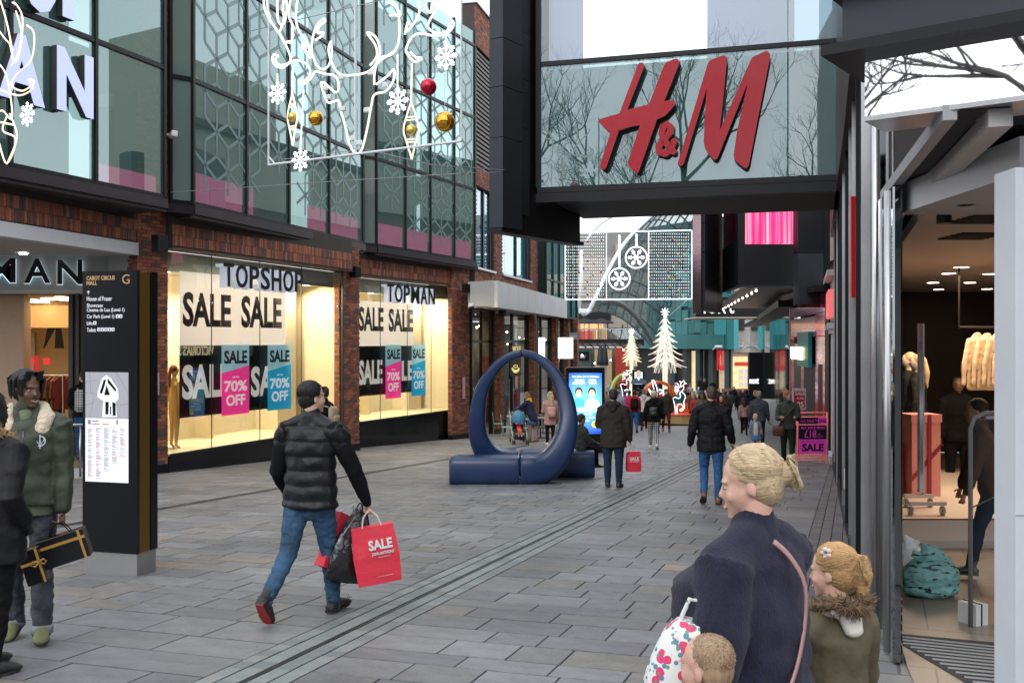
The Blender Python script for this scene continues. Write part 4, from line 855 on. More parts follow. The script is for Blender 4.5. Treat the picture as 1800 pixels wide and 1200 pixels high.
def kx(p): return hit(MK, p, 600)[0]
for a, b, z0, z1, m_ in ((1390, 1396, -1.6, 1.9, PINKM), (1396, 1408, -1.3, 1.2, BLACKM), (1408, 1413, -1.6, 1.7, PINKM), (1413, 1433, -1.6, 1.1, mat('doorway_black', (.006, .004, .005), .5)), (1433, 1438, -1.6, 1.9, PINKM), (1438, 1446, -1.2, 1.1, BLACKM), (1446, 1450, -1.6, 1.9, PINKM), (1396, 1408, 1.22, 1.7, PINKL), (1390, 1408, 1.92, 2.5, PINKL), (1408, 1433, 1.9, 2.5, PINKL), (1433, 1450, 1.92, 2.6, PINKM), (1438, 1446, 1.12, 1.9, PINKL), (1390, 1453, 2.55, 3.1, PINKM), (1450, 1457, -1.6, 3.1, BLACKM), (1387, 1389.5, -1.8, 3.0, mat('pink_edge', (.5, .02, .12), .4))):
    kp('mirror_panel', m_, lambda m: m.box(kx(a)+.01, kx(b)-.01, .0, .1, z0, z1))
kp('back_wall', DARKIN, lambda m: m.box(.2, wK, .2, .3, -1.7, 3.1)); kp('kickplate', BLACKM, lambda m: m.box(0, wK, -.06, .1, -1.9, -1.3)); kp('header', CLADD, lambda m: m.box(-.3, wK+.4, -.35, .3, 3.12, 3.28))
sg = kp('sign_board', mat('teal_board', (.03, .22, .22), .4), lambda m: m.box(kx(1408), kx(1428), -.12, -.01, 1.0, 2.05))
mb = MB(PI_ @ MK); text(mb, "VICTORIA'S SECRET", kx(1399), kx(1421), 1.2, 1.6, -.16, .02, .02); mb.build('lettering', glow('gold_letter_glow', (1, .85, .5), 2.2), PK)
CG = thing('curved_glass_shopfront', 'curving tinted glass shopfront sweeping away on the right', 'shop', Vector((12, 45, gz(45)))); CI = TI(CG)
QF = [(19.2, 80), (17.0, 69), (15.1, 59.5), (13.2, 51), (11.6, 43.5), (10.3, 37.5), (9.42, 33.3)]
GG = glass('grey_green_glass', (.45, .52, .5), .10, rough=.04, body=.55, bodycol=(.10, .13, .125)); GG2 = glass('teal_reflective_glass', (.4, .6, .6), .15, body=.45, bodycol=(.06, .17, .17))
for k in range(6):
    M = frame(QF[k], QF[k+1]); w = (Vector(QF[k+1])-Vector(QF[k])).length; n = max(2, int(w/1.4)); z0 = gz(QF[k][1])
    for j in range(n):
        mb = MB(CI @ M); mb.box(w*j/n+.012, w*(j+1)/n-.012, 0, .02, z0+.1, 2.9); mb.build('glass_panel', GG2 if k == 5 else GG, CG)
    mb = MB(CI @ M); mb.box(0, w, -.5, .4, 2.92, 3.15); mb.build('canopy_edge', CLADD, CG); mb = MB(CI @ M); mb.box(0, w, -.03, .1, z0-.3, z0+.1); mb.build('plinth', BLACKM, CG)
    mb = MB(CI @ M); mb.box(0, w, 2.2, 2.3, z0, 2.9); mb.build('inner_wall', mat('inner_wall_mix', (.10, .10, .10), .8, var=.8, scale=.9, col2=(.22, .20, .18)), CG)
    mb = MB(CI @ M); mb.add([(0, .05, z0+.02), (w, .05, z0+.02+gz(QF[k+1][1])-z0), (w, 2.2, z0+.02+gz(QF[k+1][1])-z0), (0, 2.2, z0+.02)], ((0, 1, 2, 3),)); mb.build('inner_floor', mat('inner_floor', (.1, .1, .1), .5), CG)
mb = MB(CI); a = W(1317, 700, 62); b = W(1337, 622, 62); mb.box(a.x-.1, b.x+.1, 61.6, 62, a.z, b.z+.1); mb.build('black_portal', BLACKM, CG)
mb = MB(CI); text(mb, 'next', W(1318, 0, 61.5).x, W(1334, 0, 61.5).x, W(0, 674, 61.5).z, W(0, 665, 61.5).z, 61.55, .05, .0); mb.build('lettering', glow('white_letter_glow', (1, 1, 1), 1.2), CG)
REDG = glow('red_neon', (1, .04, .05), 1.3)
for k, (px, y0, y1, Y) in enumerate(((1357, 678, 698, 42), (1372, 686, 700, 39))):
    a, b = W(px-4, y1, Y), W(px+4, y0, Y); o = thing('red_lit_sign', 'glowing red sale sign behind the curved glass, %s one' % ('left', 'right')[k], 'sign', a+Vector((.6, .3, 0))); MB().box(0, b.x-a.x, 0, .05, 0, b.z-a.z).build('panel', REDG, o); MB().box(.02, .06, .06, .1, -1.3, 0).build('stand', BLK, o)
# ================================================================= far end of the street
def bld(name, label, cat, Y): o = thing(name, label, cat, Vector((10, Y, gz(Y)))); return o, TI(o)
def fp(root, inv, name, M, m_, fn, **k): mb = MB(inv @ M if M else inv); fn(mb); return mb.build(name, m_, root, **k)
# stone building behind the walkway
SBd, SI = bld('stone_building', 'pale stone fronted building closing the far end of the street', 'building', 106)
YB = 106
rr = random.Random(9)
for j in range(9):
    for i in range(11):
        x0 = -2 + i*2.6 - (1.3 if j % 2 else 0); z0 = 1.7 + j*1.5
        if 5.4 < x0+1.3 < 10.6 and z0 < 5.4: continue
        if z0 > 11.5 - .28 * abs(x0 - 12): continue
        fp(SBd, SI, 'stone_panel', None, PALESTONE, lambda m: m.box(x0+.03, x0+2.57, YB+rr.uniform(0, .05), YB+.4, z0+.03, z0+1.47))
fp(SBd, SI, 'core_wall', None, mat('core_grey', (.2, .2, .19), .8), lambda m: m.box(-6, 28, YB+.42, YB+3, -3.2, 13.5))
fp(SBd, SI, 'upper_shop_window', None, glow('orange_shop', (1, .55, .25), .45), lambda m: m.box(6.2, 10.2, YB+.2, YB+.3, 1.8, 4.0)); fp(SBd, SI, 'shop_fascia', None, BLACKM, lambda m: m.box(5.6, 10.5, YB-.2, YB+.1, 4.05, 4.9))
fp(SBd, SI, 'red_display', None, glow('red_display', (1, .08, .04), .5), lambda m: m.box(6.2, 8.6, YB, YB+.1, 1.8, 2.9))
for k in range(5): fp(SBd, SI, 'mullion', None, BLACKM, lambda m: m.box(6.2+k*.98, 6.28+k*.98, YB-.05, YB+.1, 1.8, 4.05))
for x0, x1, z0, z1, c in ((5.2, 8.4, -3.1, 1.2, (.03, .05, .045)), (8.8, 10.6, -3.1, .9, (.30, .22, .13)), (11, 12.4, -3.1, 1.1, (.25, .03, .02)), (12.8, 15.5, -3.1, 1.3, (.12, .10, .12)), (15.8, 18.8, -3.1, 1.0, (.05, .04, .035)), (1, 5, -3.1, 1.2, (.10, .09, .08))):
    fp(SBd, SI, 'lower_shop', None, mat('low_shop_%d' % int(x0*10), c, .5, var=.6, scale=1.5, emit=c, estr=.5), lambda m: m.box(x0, x1, YB-.3, YB, z0, z1))
fp(SBd, SI, 'shop_sign', None, BLACKM, lambda m: m.box(7.0, 8.1, YB-1.2, YB-1.1, -.3, .7)); mb = MB(SI); text(mb, 'Bar', 7.2, 7.8, 0, .45, YB-1.21, .03, .02); mb.build('lettering', mat('dim_white', (.5, .5, .5), .5), SBd)
for x in (9.2, 14.4, 18.0): fp(SBd, SI, 'column', None, PALESTONE, lambda m: m.box(x, x+.6, YB-3.5, YB-2.9, -3.2, 1.4))
for k in range(12): x = 5.5+k*1.0+rr.uniform(-.2, .2); fp(SBd, SI, 'shop_lamp', None, LAMPC, lambda m: m.ball((x, YB-1.5, rr.uniform(-.6, .9)), .09, 6, 4))
fp(SBd, SI, 'shield_sign', None, mat('shield_sign', (.5, .25, .15), .5, emit=(.9, .6, .4), estr=.4), lambda m: m.prism([(4.6, -.2), (5.15, -.6), (5.7, -.2), (5.7, .6), (4.6, .6)], YB-6, YB-5.9))
# walkway
WKd, WI = bld('raised_walkway', 'raised glass sided walkway crossing the far end of the street', 'walkway', 100); YW = 99
zf = W(0, 602, YW).z; x0, x1 = W(1012, 0, YW).x, W(1141, 0, YW).x
fp(WKd, WI, 'deck', None, BLACKM, lambda m: m.box(x0, x1, YW, YW+5, zf-.05, zf+.35)); fp(WKd, WI, 'handrail', None, STEEL, lambda m: m.box(x0, x1, YW, YW+.08, zf+1.32, zf+1.42))
for k in range(7): a, b = x0+(x1-x0)*k/7, x0+(x1-x0)*(k+1)/7; fp(WKd, WI, 'glass_panel', None, glass('balustrade_glass', (.75, .8, .8), .08, body=.2, bodycol=(.3, .33, .33)), lambda m: m.box(a+.05, b-.05, YW+.02, YW+.05, zf+.36, zf+1.3))
fp(WKd, WI, 'underlight', None, mat('pale_canopy_glass', (.6, .6, .58), .5, emit=(1, 1, .95), estr=.35), lambda m: m.box(x0+.5, x1-2.5, YW+.5, YW+3, zf-.5, zf-.42))
for k in range(9): a = x0+.6+k*.75; fp(WKd, WI, 'lattice', None, BLACKM, lambda m: m.tube([(a, YW+.3, zf-.1), (a+.5, YW+.3, zf-.55)], .05, 4))
for k, (x, w_) in enumerate(((W(1026, 0, 103).x, 2.0), (W(1055, 0, 103).x, 1.7))):
    o = thing('parasol', 'black cafe parasol on the raised walkway, %s one' % ('left', 'right')[k], 'parasol', Vector((x, 102, zf+.35))); MB().tube([(0, 0, 0), (0, 0, 2.0)], .04, 6).build('pole', STEEL, o)
    MB().tube([(0, 0, 2.15), (0, 0, 1.75), (0, 0, 1.6)], [.05, w_*.75, w_*.80], 8).build('canopy', mat('parasol_black', (.015, .015, .02), .7), o)
for k, x in enumerate((W(1054, 0, 96).x, W(1061, 0, 96).x)):
    o = thing('folded_parasol', 'folded black parasol hanging down under the walkway, %s one' % ('left', 'right')[k], 'parasol', Vector((x, 95, gz(95)))); MB().tube([(0, 0, 0), (0, 0, 3.2)], .04, 6).build('pole', STEEL, o); MB().tube([(0, 0, 2.6), (0, 0, 3.2), (0, 0, 4.2), (0, 0, 4.6)], [.38, .34, .22, .03], 8).build('canopy', mat('parasol_black', (0, 0, 0)), o, True)
# teal clad building
TB, TBI = bld('teal_building', 'teal metal clad building with scattered small windows and shops below', 'building', 90)
TC = [mat('teal_cladding_%d' % i, c, .45, metal=.2, var=.12, scale=.6) for i, c in enumerate(((.035, .155, .155), (.028, .12, .125), (.045, .195, .195)))]
TA = (W(1136, 0, 98).x, 98); TBp = (W(1277, 0, 89).x, 89); MTb = frame(TA, TBp); wT_ = (Vector(TBp)-Vector(TA)).length; zt0 = W(0, 611, 93).z
fp(TB, TBI, 'core_wall', MTb, mat('teal_dark', (.02, .09, .10), .6), lambda m: m.box(0, wT_, .25, 8, zt0, 13)); rr = random.Random(4)
def topz(u): return 1.76 + (600 - (500 - 1.6 * max(0, (u/wT_*141+1136) - 1165))) / F * 92
rows = 9; cols = 13
for j in range(rows):
    for i in range(cols):
        a, b = wT_*i/cols, wT_*(i+1)/cols; z0 = zt0+.02+j*1.25; off = rr.uniform(-.5, .5) if j else 0
        if z0 > topz((a+b)/2): continue
        q = rr.random()
        if q < .17 and j: fp(TB, TBI, 'window', MTb, mat('teal_window', (.02, .06, .07), .15), lambda m: m.box(a+.2, b-.2, .2, .24, z0+.1+off*.3, z0+1.2))
        else: fp(TB, TBI, 'cladding_panel', MTb, rr.choice(TC), lambda m: m.box(a+.02, b-.02, rr.uniform(0, .08), .24, z0+(off*.5 if j else 0), z0+1.22+off*.5*(j > 0)))
MT2 = frame(TBp, (W(1290, 0, 86).x, 86)); w2_ = (Vector((W(1290, 0, 86).x, 86))-Vector(TBp)).length
fp(TB, TBI, 'corner_panel', MT2, mat('teal_bright', (.045, .27, .29), .4), lambda m: m.box(0, w2_, 0, .4, zt0-.1, 6)); fp(TB, TBI, 'corner_panel', MTb, mat('teal_bright', (0, 0, 0)), lambda m: m.box(wT_*.87, wT_+.05, -.12, 0, zt0-.1, 5.5))
fp(TB, TBI, 'lower_band', MTb, TC[0], lambda m: m.box(0, wT_, -.3, .2, zt0-.1, zt0+1.2))
# shops under it
MSh = frame(TA, TBp)
fp(TB, TBI, 'shop_wall', MSh, mat('shop_dark', (.012, .014, .016), .5), lambda m: m.box(-3, wT_, 1.2, 1.4, -3.2, zt0-.1))
def sx(p): return hit(MSh, p, 650)[0]
for x0, x1, c, e_ in ((1202, 1221, (.75, .62, .36), .55), (1225, 1243, (.02, .02, .025), 0), (1180, 1199, (.09, .045, .04), .1), (1250, 1262, (.5, .38, .25), .4), (1264, 1272, (.7, .55, .3), .5), (1150, 1172, (.07, .05, .04), .1)):
    fp(TB, TBI, 'shop_window', MSh, mat('far_shop_%d' % x0, c, .4, var=.3, scale=.8, emit=c, estr=e_), lambda m: m.box(sx(x0), sx(x1), 1.0, 1.15, -2.9, zt0-.3))
for x in (1179, 1200, 1223, 1246, 1274): fp(TB, TBI, 'column', MSh, mat('column_teal_black', (.015, .035, .04), .5), lambda m: m.box(sx(x)-.25, sx(x)+.3, .2, .7, -3.2, zt0))
mb = MB(TBI @ MSh); text(mb, 'FCUK', sx(1250), sx(1268), -.9, 1.0, .8, .1, .03); mb.build('red_lettering', mat('red_letters', (.4, .02, .03), .5, emit=(.8, .05, .05), estr=.3), TB)
# stone end and toy shop
xa, xb = W(1290, 0, 88).x, W(1345, 0, 88).x
ES, EI = bld('stone_end_building', 'pale stone building with an orange lit shop window right of the teal building', 'building', 88)
for j in range(5):
    for i in range(2): fp(ES, EI, 'stone_panel', None, PALESTONE, lambda m: m.box(xa+i*1.45+.02, xa+i*1.45+1.43, 88, 88.4, zt0-1.0+j*1.3+.02+(0 if j else .6), zt0-1.0+(j+1)*1.3))
fp(ES, EI, 'stair_window', None, DARKIN, lambda m: m.box(xa-.1, xa+.9, 87.8, 87.95, zt0+1.6, zt0+5)); fp(ES, EI, 'core_wall', None, PALESTONE, lambda m: m.box(xa, xb+3, 88.42, 92, -3.2, 8))
fp(ES, EI, 'shop_window', None, mat('toy_window', (.6, .35, .15), .4, var=.4, scale=1.2, emit=(1, .62, .3), estr=.55), lambda m: m.box(xa-.1, xb, 87.85, 87.95, -2.4, zt0-.75)); fp(ES, EI, 'red_strip', None, mat('red_paint', (.5, .03, .02), .5, emit=(.6, .03, .02), estr=.2), lambda m: m.box(xa, xb, 87.8, 87.84, -.4, -.05))
fp(ES, EI, 'brick_plinth', None, BR[2], lambda m: m.box(xa-1, xb, 87.7, 88.4, -3.2, -2.42)); mb = MB(EI)
for k in range(9): x = xa+.4+(k % 3)*.5; z = -2.2+(k//3)*.55; mb.build('window_card', PAPERW, ES) if False else MB(EI).box(x, x+.36, 87.7, 87.78, z, z+.42).build('window_card', [WHITEP, mat('red_paint', (0, 0, 0)), WHITEP][(k*2) % 3], ES)
fp(ES, EI, 'street_name_plate', None, WHITEP, lambda m: m.box(W(1297, 0, 87).x, W(1309, 0, 87).x, 87.5, 87.6, W(0, 609, 87).z, W(0, 603, 87).z))
mb = MB(EI); text(mb, 'BOND STREET', W(1298, 0, 87).x, W(1308, 0, 87).x, W(0, 606, 87).z, W(0, 604, 87).z, 87.49, .02); mb.build('lettering', INK, ES)
for k, px in enumerate((1263, 1316)):
    c = W(px, 609, 80); o = thing('security_camera', 'small white security camera at the far teal corner, %s one' % ('left', 'right')[k], 'camera', c); MB().bbox((0, 0, 0), (.6, .25, .2), .05).build('housing', WHITEP, o); MB().tube([(-.2, 0, 0), (-.4, .3, -.25)], .05, 6).build('bracket', WHITEP, o)
# black sign with white letters, brick and pale sign above it
NS, NI = bld('black_sign_building', 'brick corner building carrying a wide black fascia with white letters', 'building', 60)
xa_, xb_ = W(1223, 0, 60).x, W(1362, 0, 60).x; za, zb2 = W(0, 557, 60).z, W(0, 522, 60).z
fp(NS, NI, 'sign_fascia', None, BLACKM, lambda m: m.box(xa_, xb_, 60, 60.4, za, zb2)); fp(NS, NI, 'fascia_soffit', None, mat('soffit_cream', (.5, .42, .34), .6), lambda m: m.box(xa_, xb_, 59.98, 64, za-.06, za-.005))
for ch, a, b in (('n', 1227, 1240), ('e', 1244, 1258), ('x', 1262, 1276), ('t', 1280, 1290)):
    mb = MB(NI); t = ch != 't'; text(mb, ch, W(a, 0, 60).x, W(b, 0, 60).x, W(0, 551, 60).z, W(0, 529 if t else 524, 60).z, 59.98, .06, .0); mb.build('letter', mat('white_sign_letter', (.7, .7, .7), .5, emit=(1, 1, 1), estr=.4), NS)
fp(NS, NI, 'side_window', None, mat('dark_teal_window', (.02, .07, .08), .15), lambda m: m.box(W(1225, 0, 61).x, W(1260, 0, 61).x, 61, 61.2, zb2+.02, W(0, 440, 61).z))
fp(NS, NI, 'brick_corner', None, brickmat('far_brick', (.24, .09, .05), (.15, .05, .035), (.07, .05, .045), .225, .075, .01, axes=(R(90), 0, 0)), lambda m: m.box(W(1220, 0, 61).x, W(1260, 0, 61).x, 61, 61.3, W(0, 436, 61).z, W(0, 414, 61).z))
fp(NS, NI, 'pale_sign', None, PALESTONE, lambda m: m.box(W(1220.5, 0, 60.8).x, W(1260, 0, 61).x, 60.8, 61.1, W(0, 413.5, 61).z, W(0, 366, 61).z))
for y in (392, 409): mb = MB(NI); text(mb, 'Co', W(1225, 0, 60.8).x, W(1246, 0, 60.8).x, W(0, y, 60.8).z, W(0, y-14, 60.8).z, 60.79, .08, .02); mb.build('letter', BLK, NS)
# ================================================================= glass vault over the far street
GR, GI = bld('glass_roof', 'curving steel and glass vault sweeping over the far end of the street', 'glass roof', 84)
RG = glass('roof_glass', (.62, .68, .68), .12, body=.25, bodycol=(.22, .25, .25)); RIBM = mat('roof_rib_dark', (.10, .11, .115), .5, metal=.3); WTUBE = mat('white_steel', (.62, .64, .66), .4)
def bez(P, t):
    n = len(P)-1; f = t*n; i = min(int(f), n-1); u = f-i; p0, p1, p2, p3 = P[max(i-1, 0)], P[i], P[i+1], P[min(i+2, n)]
    return .5*((2*p1)+(p2-p0)*u+(2*p0-5*p1+4*p2-p3)*u*u+(3*p1-p0-3*p2+p3)*u**3)
E1 = [W(1036, 545, 76), W(1048, 520, 76), W(1068, 478, 77), W(1096, 430, 78), (W(1128, 395, 79)), W(1166, 362, 80), W(1210, 335, 81)]
E2 = [W(1158, 625, 92), W(1168, 560, 92), W(1180, 510, 92), W(1196, 465, 92), W(1212, 425, 92), W(1232, 385, 91), W(1262, 345, 90)]
NU, NV = 12, 9
def sp(i, j):
    a = bez(E1, i/NU); b = bez(E2, i/NU); t = j/NV; p = a.lerp(b, t); p.z += math.sin(math.pi*t)*1.2; p.y += math.sin(math.pi*t)*1.0; return p
for i in range(NU):
    for j in range(NV):
        MB(GI).quad(sp(i, j), sp(i, j+1), sp(i+1, j+1), sp(i+1, j)).build('glass_panel', RG, GR)
for i in range(NU+1): MB(GI).tube([sp(i, j) for j in range(NV+1)], .07, 5).build('cross_rib', RIBM, GR)
for j in range(1, NV+1): MB(GI).tube([sp(i, j) for i in range(NU+1)], .08, 5).build('long_rib', RIBM, GR)
MB(GI).tube([bez(E1, k/24) for k in range(25)], .15, 8).build('edge_arch', WTUBE, GR, True)
MB(GI).tube([bez([W(1030, 425, 70), W(1048, 400, 70), W(1072, 383, 70), W(1105, 368, 70)], k/8) for k in range(9)], .09, 8).build('edge_arch', WTUBE, GR, True)
MB(GI).tube([bez([W(1036, 540, 78), W(1052, 531, 78), W(1070, 528, 79), W(1092, 534, 80), W(1118, 556, 82), W(1140, 588, 84), W(1156, 618, 86)], k/20) for k in range(21)], .22, 8).build('lower_arch', mat('arch_grey', (.11, .12, .115), .5), GR, True)
MB(GI).tube([W(1018, 545, 74), W(1022, 490, 74), W(1022, 440, 74)], .13, 8).build('prop', WTUBE, GR, True); MB(GI).tube([W(1018, 545, 74), W(1006, 500, 74), W(996, 470, 74)], .14, 8).build('prop', WTUBE, GR, True); MB(GI).bbox(W(1021, 547, 74), (.85, .5, .35), .05).build('prop_base', WTUBE, GR)
MB(GI).tube([W(1036, 545, 76), W(1026, 552, 75)], .2, 8).build('prop', WTUBE, GR, True)
# ================================================================= buildings and bare trees that close the square behind the viewer and stand in the reflections
RU, RUI = bld('right_upper_building', 'tall beige and brick building rising behind the black box on the right', 'building', 40)
MR_ = frame((13.0, 54), (9.7, 31.5)); wr2 = (Vector((13, 54))-Vector((9.7, 31.5))).length
fp(RU, RUI, 'brick_wall', MR_, brickmat('upper_brick', (.22, .09, .055), (.14, .06, .04), (.08, .06, .05), .225, .075, .01, axes=(R(90), 0, 0)), lambda m: m.box(0, wr2, 1.2, 1.6, 3.3, 8.2)); fp(RU, RUI, 'beige_band', MR_, mat('beige_render', (.42, .38, .32), .8), lambda m: m.box(0, wr2, .9, 1.2, 8.2, 11.3)); fp(RU, RUI, 'beige_band', MR_, mat('beige_render', (0, 0, 0)), lambda m: m.box(0, wr2, 1.0, 1.2, 4.6, 5.6))
fp(RU, RUI, 'roof_edge', MR_, CLADD, lambda m: m.box(0, wr2*.999, .6, 1.6, 11.3, 11.6))
fp(RU, RUI, 'attic_wall', MR_, mat('beige_render', (0, 0, 0)), lambda m: m.box(wr2*.45, wr2, 1.6, 5, 3.3, 14.5))
PBd, PBI = bld('pavilion_building', 'beige building with a curved dark roof behind the viewer', 'building', -20)
MPv = frame((-12, -30), (-36, -12)); wpv = 30
fp(PBd, PBI, 'wall', MPv, mat('beige_render', (0, 0, 0)), lambda m: m.box(0, wpv, 0, 8, 0, 7.4)); fp(PBd, PBI, 'roof', MPv, mat('roof_slate', (.06, .065, .07), .5), lambda m: m.prism([(-2, 7.5)]+[(-2+k*3.4, 7.6+1.7*math.sin(math.pi*k/10)) for k in range(11)]+[(32, 7.5)], -2, 9))
for k in range(5): fp(PBd, PBI, 'window', MPv, mat('teal_window', (0, 0, 0)), lambda m: m.box(2+k*5.6, 5+k*5.6, -.05, -.01, 3, 6.6)); 
fp(PBd, PBI, 'brick_base', MPv, BR[0], lambda m: m.box(0, wpv, -.4, -.06, 0, 2.8))
PB2, PB2I = bld('brick_terrace', 'red brick terrace across the square behind the viewer', 'building', -40)
fp(PB2, PB2I, 'wall', None, BR[2], lambda m: m.box(-12, 45, -46, -40, 0, 11)); fp(PB2, PB2I, 'stone_band', None, PALESTONE, lambda m: m.box(-12, 45, -39.98, -39.8, 4, 5)); fp(PB2, PB2I, 'roof', None, mat('roof_slate', (0, 0, 0)), lambda m: m.box(-12.5, 45.5, -46, -39.4, 11, 12))
for k in range(8): fp(PB2, PB2I, 'window', None, mat('teal_window', (0, 0, 0)), lambda m: m.box(-9+k*6.5, -6.5+k*6.5, -39.98, -39.9, 6, 9))
BARK = mat('bark', (.05, .04, .033), .9)
def bare_tree(seed, H):
    r = random.Random(seed); tr = MB(); cr_ = MB()
    def grow(p, d, L, rad, lv):
        n = 3; pts = [p.copy()]; q = p.copy(); dd = d.copy()
        for k in range(n):
            dd = (dd + Vector((r.uniform(-.2, .2), r.uniform(-.2, .2), r.uniform(-.05, .15)))).normalized(); q = q + dd * L / n; pts.append(q.copy())
        (tr if lv < 2 else cr_).tube(pts, [rad*(1-.45*i/n) for i in range(n+1)], 6 if lv < 2 else 3, caps=False)
        if lv >= 7: return
        for _ in range(3 if lv < 6 else 2):
            a = r.uniform(0, 2*math.pi); s = r.uniform(.35, .75); o = dd.orthogonal().normalized(); o.rotate(Matrix.Rotation(a, 3, dd))
            base = pts[r.choice((1, 2, 3, 3))] if lv else pts[r.choice((2, 3))]
            grow(base, (dd*(1-s*.4) + o*s + Vector((0, 0, .12))).normalized(), L*r.uniform(.62, .82), rad*.55, lv+1)
    grow(Vector((0, 0, 0)), Vector((0, 0, 1)), H*.30, H*.022, 0); return tr, cr_
for k, (x, y, H, sd, lb) in enumerate(((-9, -11, 17, 3, 'nearest bare winter tree behind the viewer'), (-17, -9, 15, 8, 'leftmost bare winter tree behind the viewer'), (-3, -18, 17, 12, 'bare winter tree behind the viewer towards the brick terrace'))):
    tr, cr_ = bare_tree(sd, H) if k != 1 else (tr, cr_); o = thing('bare_tree', lb, 'tree', Vector((x, y, gz(y)*0+.3))); tr.build('trunk', BARK, o, True); cr_.build('crown', BARK, o)
# ================================================================= blue looping bench
BLUEP = mat('navy_plastic', (.012, .031, .095), .34, spec=.5, var=.12, scale=1.2, bump=.04, bscale=60); stain(BLUEP, .8, 1.2, 1.8, False)
def ring_bench(name, label, loc, scale, m_, rot=0, full=True):
    "a ribbon that runs as a bench, loops up and over, and lands as a second bench behind; built in metres round the loop centre"
    o = thing(name, label, 'bench', Matrix.Translation(Vector(loc)) @ Matrix.Rotation(R(rot), 4, 'Z') @ Matrix.Scale(scale, 4))
    def section(c, n, t, w):   # rounded rectangle: n = outward normal in x,z ; w along y
        rr_ = []; q = min(t, w)*.22
        for sx, sy in ((1, -1), (1, 1), (-1, 1), (-1, -1)):
            for a in (0, 45, 90):
                base = {(1, -1): -90, (1, 1): 0, (-1, 1): 90, (-1, -1): 180}[(sx, sy)]; an = R(base + a)
                rr_.append(c + n * ((t/2-q)*sx + q*math.cos(an)) + Vector((0, 1, 0)) * ((w/2-q)*sy + q*math.sin(an)))
        return rr_
    # centre line (x, z), y, thickness, width ; x=0 is the ring centre, z=0 the ground
    L = [(-.03, .27, -.52, .54, .62), (.12, .27, -.52, .54, .62), (.30, .285, -.50, .53, .62), (.50, .38, -.46, .52, .60), (.70, .60, -.40, .48, .56), (.83, .92, -.30, .40, .52), (.875, 1.30, -.18, .33, .48), (.78, 1.75, -.08, .27, .42), (.575, 2.12, -.03, .21, .36), (.29, 2.37, 0, .16, .31), (.012, 2.46, .01, .135, .29)]
    Rr = [(.0, 2.46, .01, .135, .29), (-.28, 2.37, .03, .16, .31), (-.545, 2.14, .08, .20, .36), (-.77, 1.78, .14, .25, .42), (-.86, 1.35, .24, .30, .48), (-.87, .92, .34, .34, .54), (-.76, .58, .42, .40, .58), (-.55, .36, .48, .48, .6), (-.3, .28, .52, .52, .62), (-.08, .27, .52, .54, .62)]
    def sweep(P, nm):
        V = [Vector(p[:3]) for p in [(q[0], q[2], q[1]) for q in P]]; rings = []
        N = 5*(len(P)-1)
        for k in range(N+1):
            t = k/N; c = bez(V, t); e = .004; d = bez(V, min(1, t+e)) - bez(V, max(0, t-e)); d.y = 0; d.normalize(); nrm = Vector((d.z, 0, -d.x))
            f = t*(len(P)-1); i = min(int(f), len(P)-2); u = f-i; rings.append(section(c, nrm, P[i][3]*(1-u)+P[i+1][3]*u, P[i][4]*(1-u)+P[i+1][4]*u))
        b = MB(); b.loft(rings, flip=True); return b.build(nm, m_, o, True)
    if full:
        sweep(L, 'ring_half'); sweep(Rr, 'ring_half')
        def block(x0, x1, y, nm):
            b = MB(); n = 5; rings = []
            for k, (x, s_) in enumerate(((x0, .90), (x0+.03, .97), (x0+.1, 1), (x1-.1, 1), (x1-.03, .985), (x1, .97))):
                rings.append(section(Vector((x, y, .275)), Vector((0, 0, -1)), .53*s_, .62*s_))
            b.loft(rings, flip=True); return b.build(nm, m_, o, True)
        block(-1.36, -.06, -.52, 'bench_block'); block(-.05, 1.42, .52, 'bench_block')
    else:
        b = MB(); rings = []
        for k in range(33):
            a = R(-70 + k*10); c = Vector((.95*math.sin(a+math.pi), 0, 1.15 - 1.15*math.cos(a+math.pi))); n_ = Vector((math.sin(a+math.pi), 0, -math.cos(a+math.pi))); rings.append(section(c, n_, .16, .5))
        b.loft(rings); b.build('ring', m_, o, True); MB().bbox((0, 0, .22), (2.6, .7, .42), .06).build('bench_block', m_, o)
    return o
c = GP(918, 19.2); ring_bench('ring_bench', 'large navy blue bench looping up into a tall egg shaped ring', c, 1.0, BLUEP)
ORG = mat('orange_plastic', (.62, .13, .02), .4); GRN = mat('lime_plastic', (.20, .26, .02), .4)
ring_bench('ring_bench', 'orange ring bench in the crowd beside the big light tree', GP(1157, 50), .92, ORG, 15, False)
ring_bench('ring_bench', 'lime green ring bench far back beside the small light tree', GP(1103, 66), 1.15, GRN, 10, False)
for px, Y, w, m1, lb in ((1192, 49.5, 2.2, ORG, 'round orange and gold planter seat under the right light deer'), (1102, 64, 1.5, ORG, 'orange seat under the left light deer')):
    o = thing('round_seat', lb, 'seat', GP(px, Y)); MB().tube([(0, 0, .12), (0, 0, .5)], [w/2, w/2], 20).build('drum', mat('drum_gold', (.38, .26, .10), .4), o, False); MB().tube([(0, 0, .505), (0, 0, .58)], [w/2+.03, w/2+.03], 20).build('seat_pad', mat('seat_red', (.62, .07, .04), .5), o); MB().box(-w/2, w/2, .3, .4, .58, 1.05).build('backrest', m1, o)
    for x in (-w*.35, w*.35): MB().tube([(x, 0, 0), (x, 0, .12)], .04, 6).build('leg', STEEL, o)
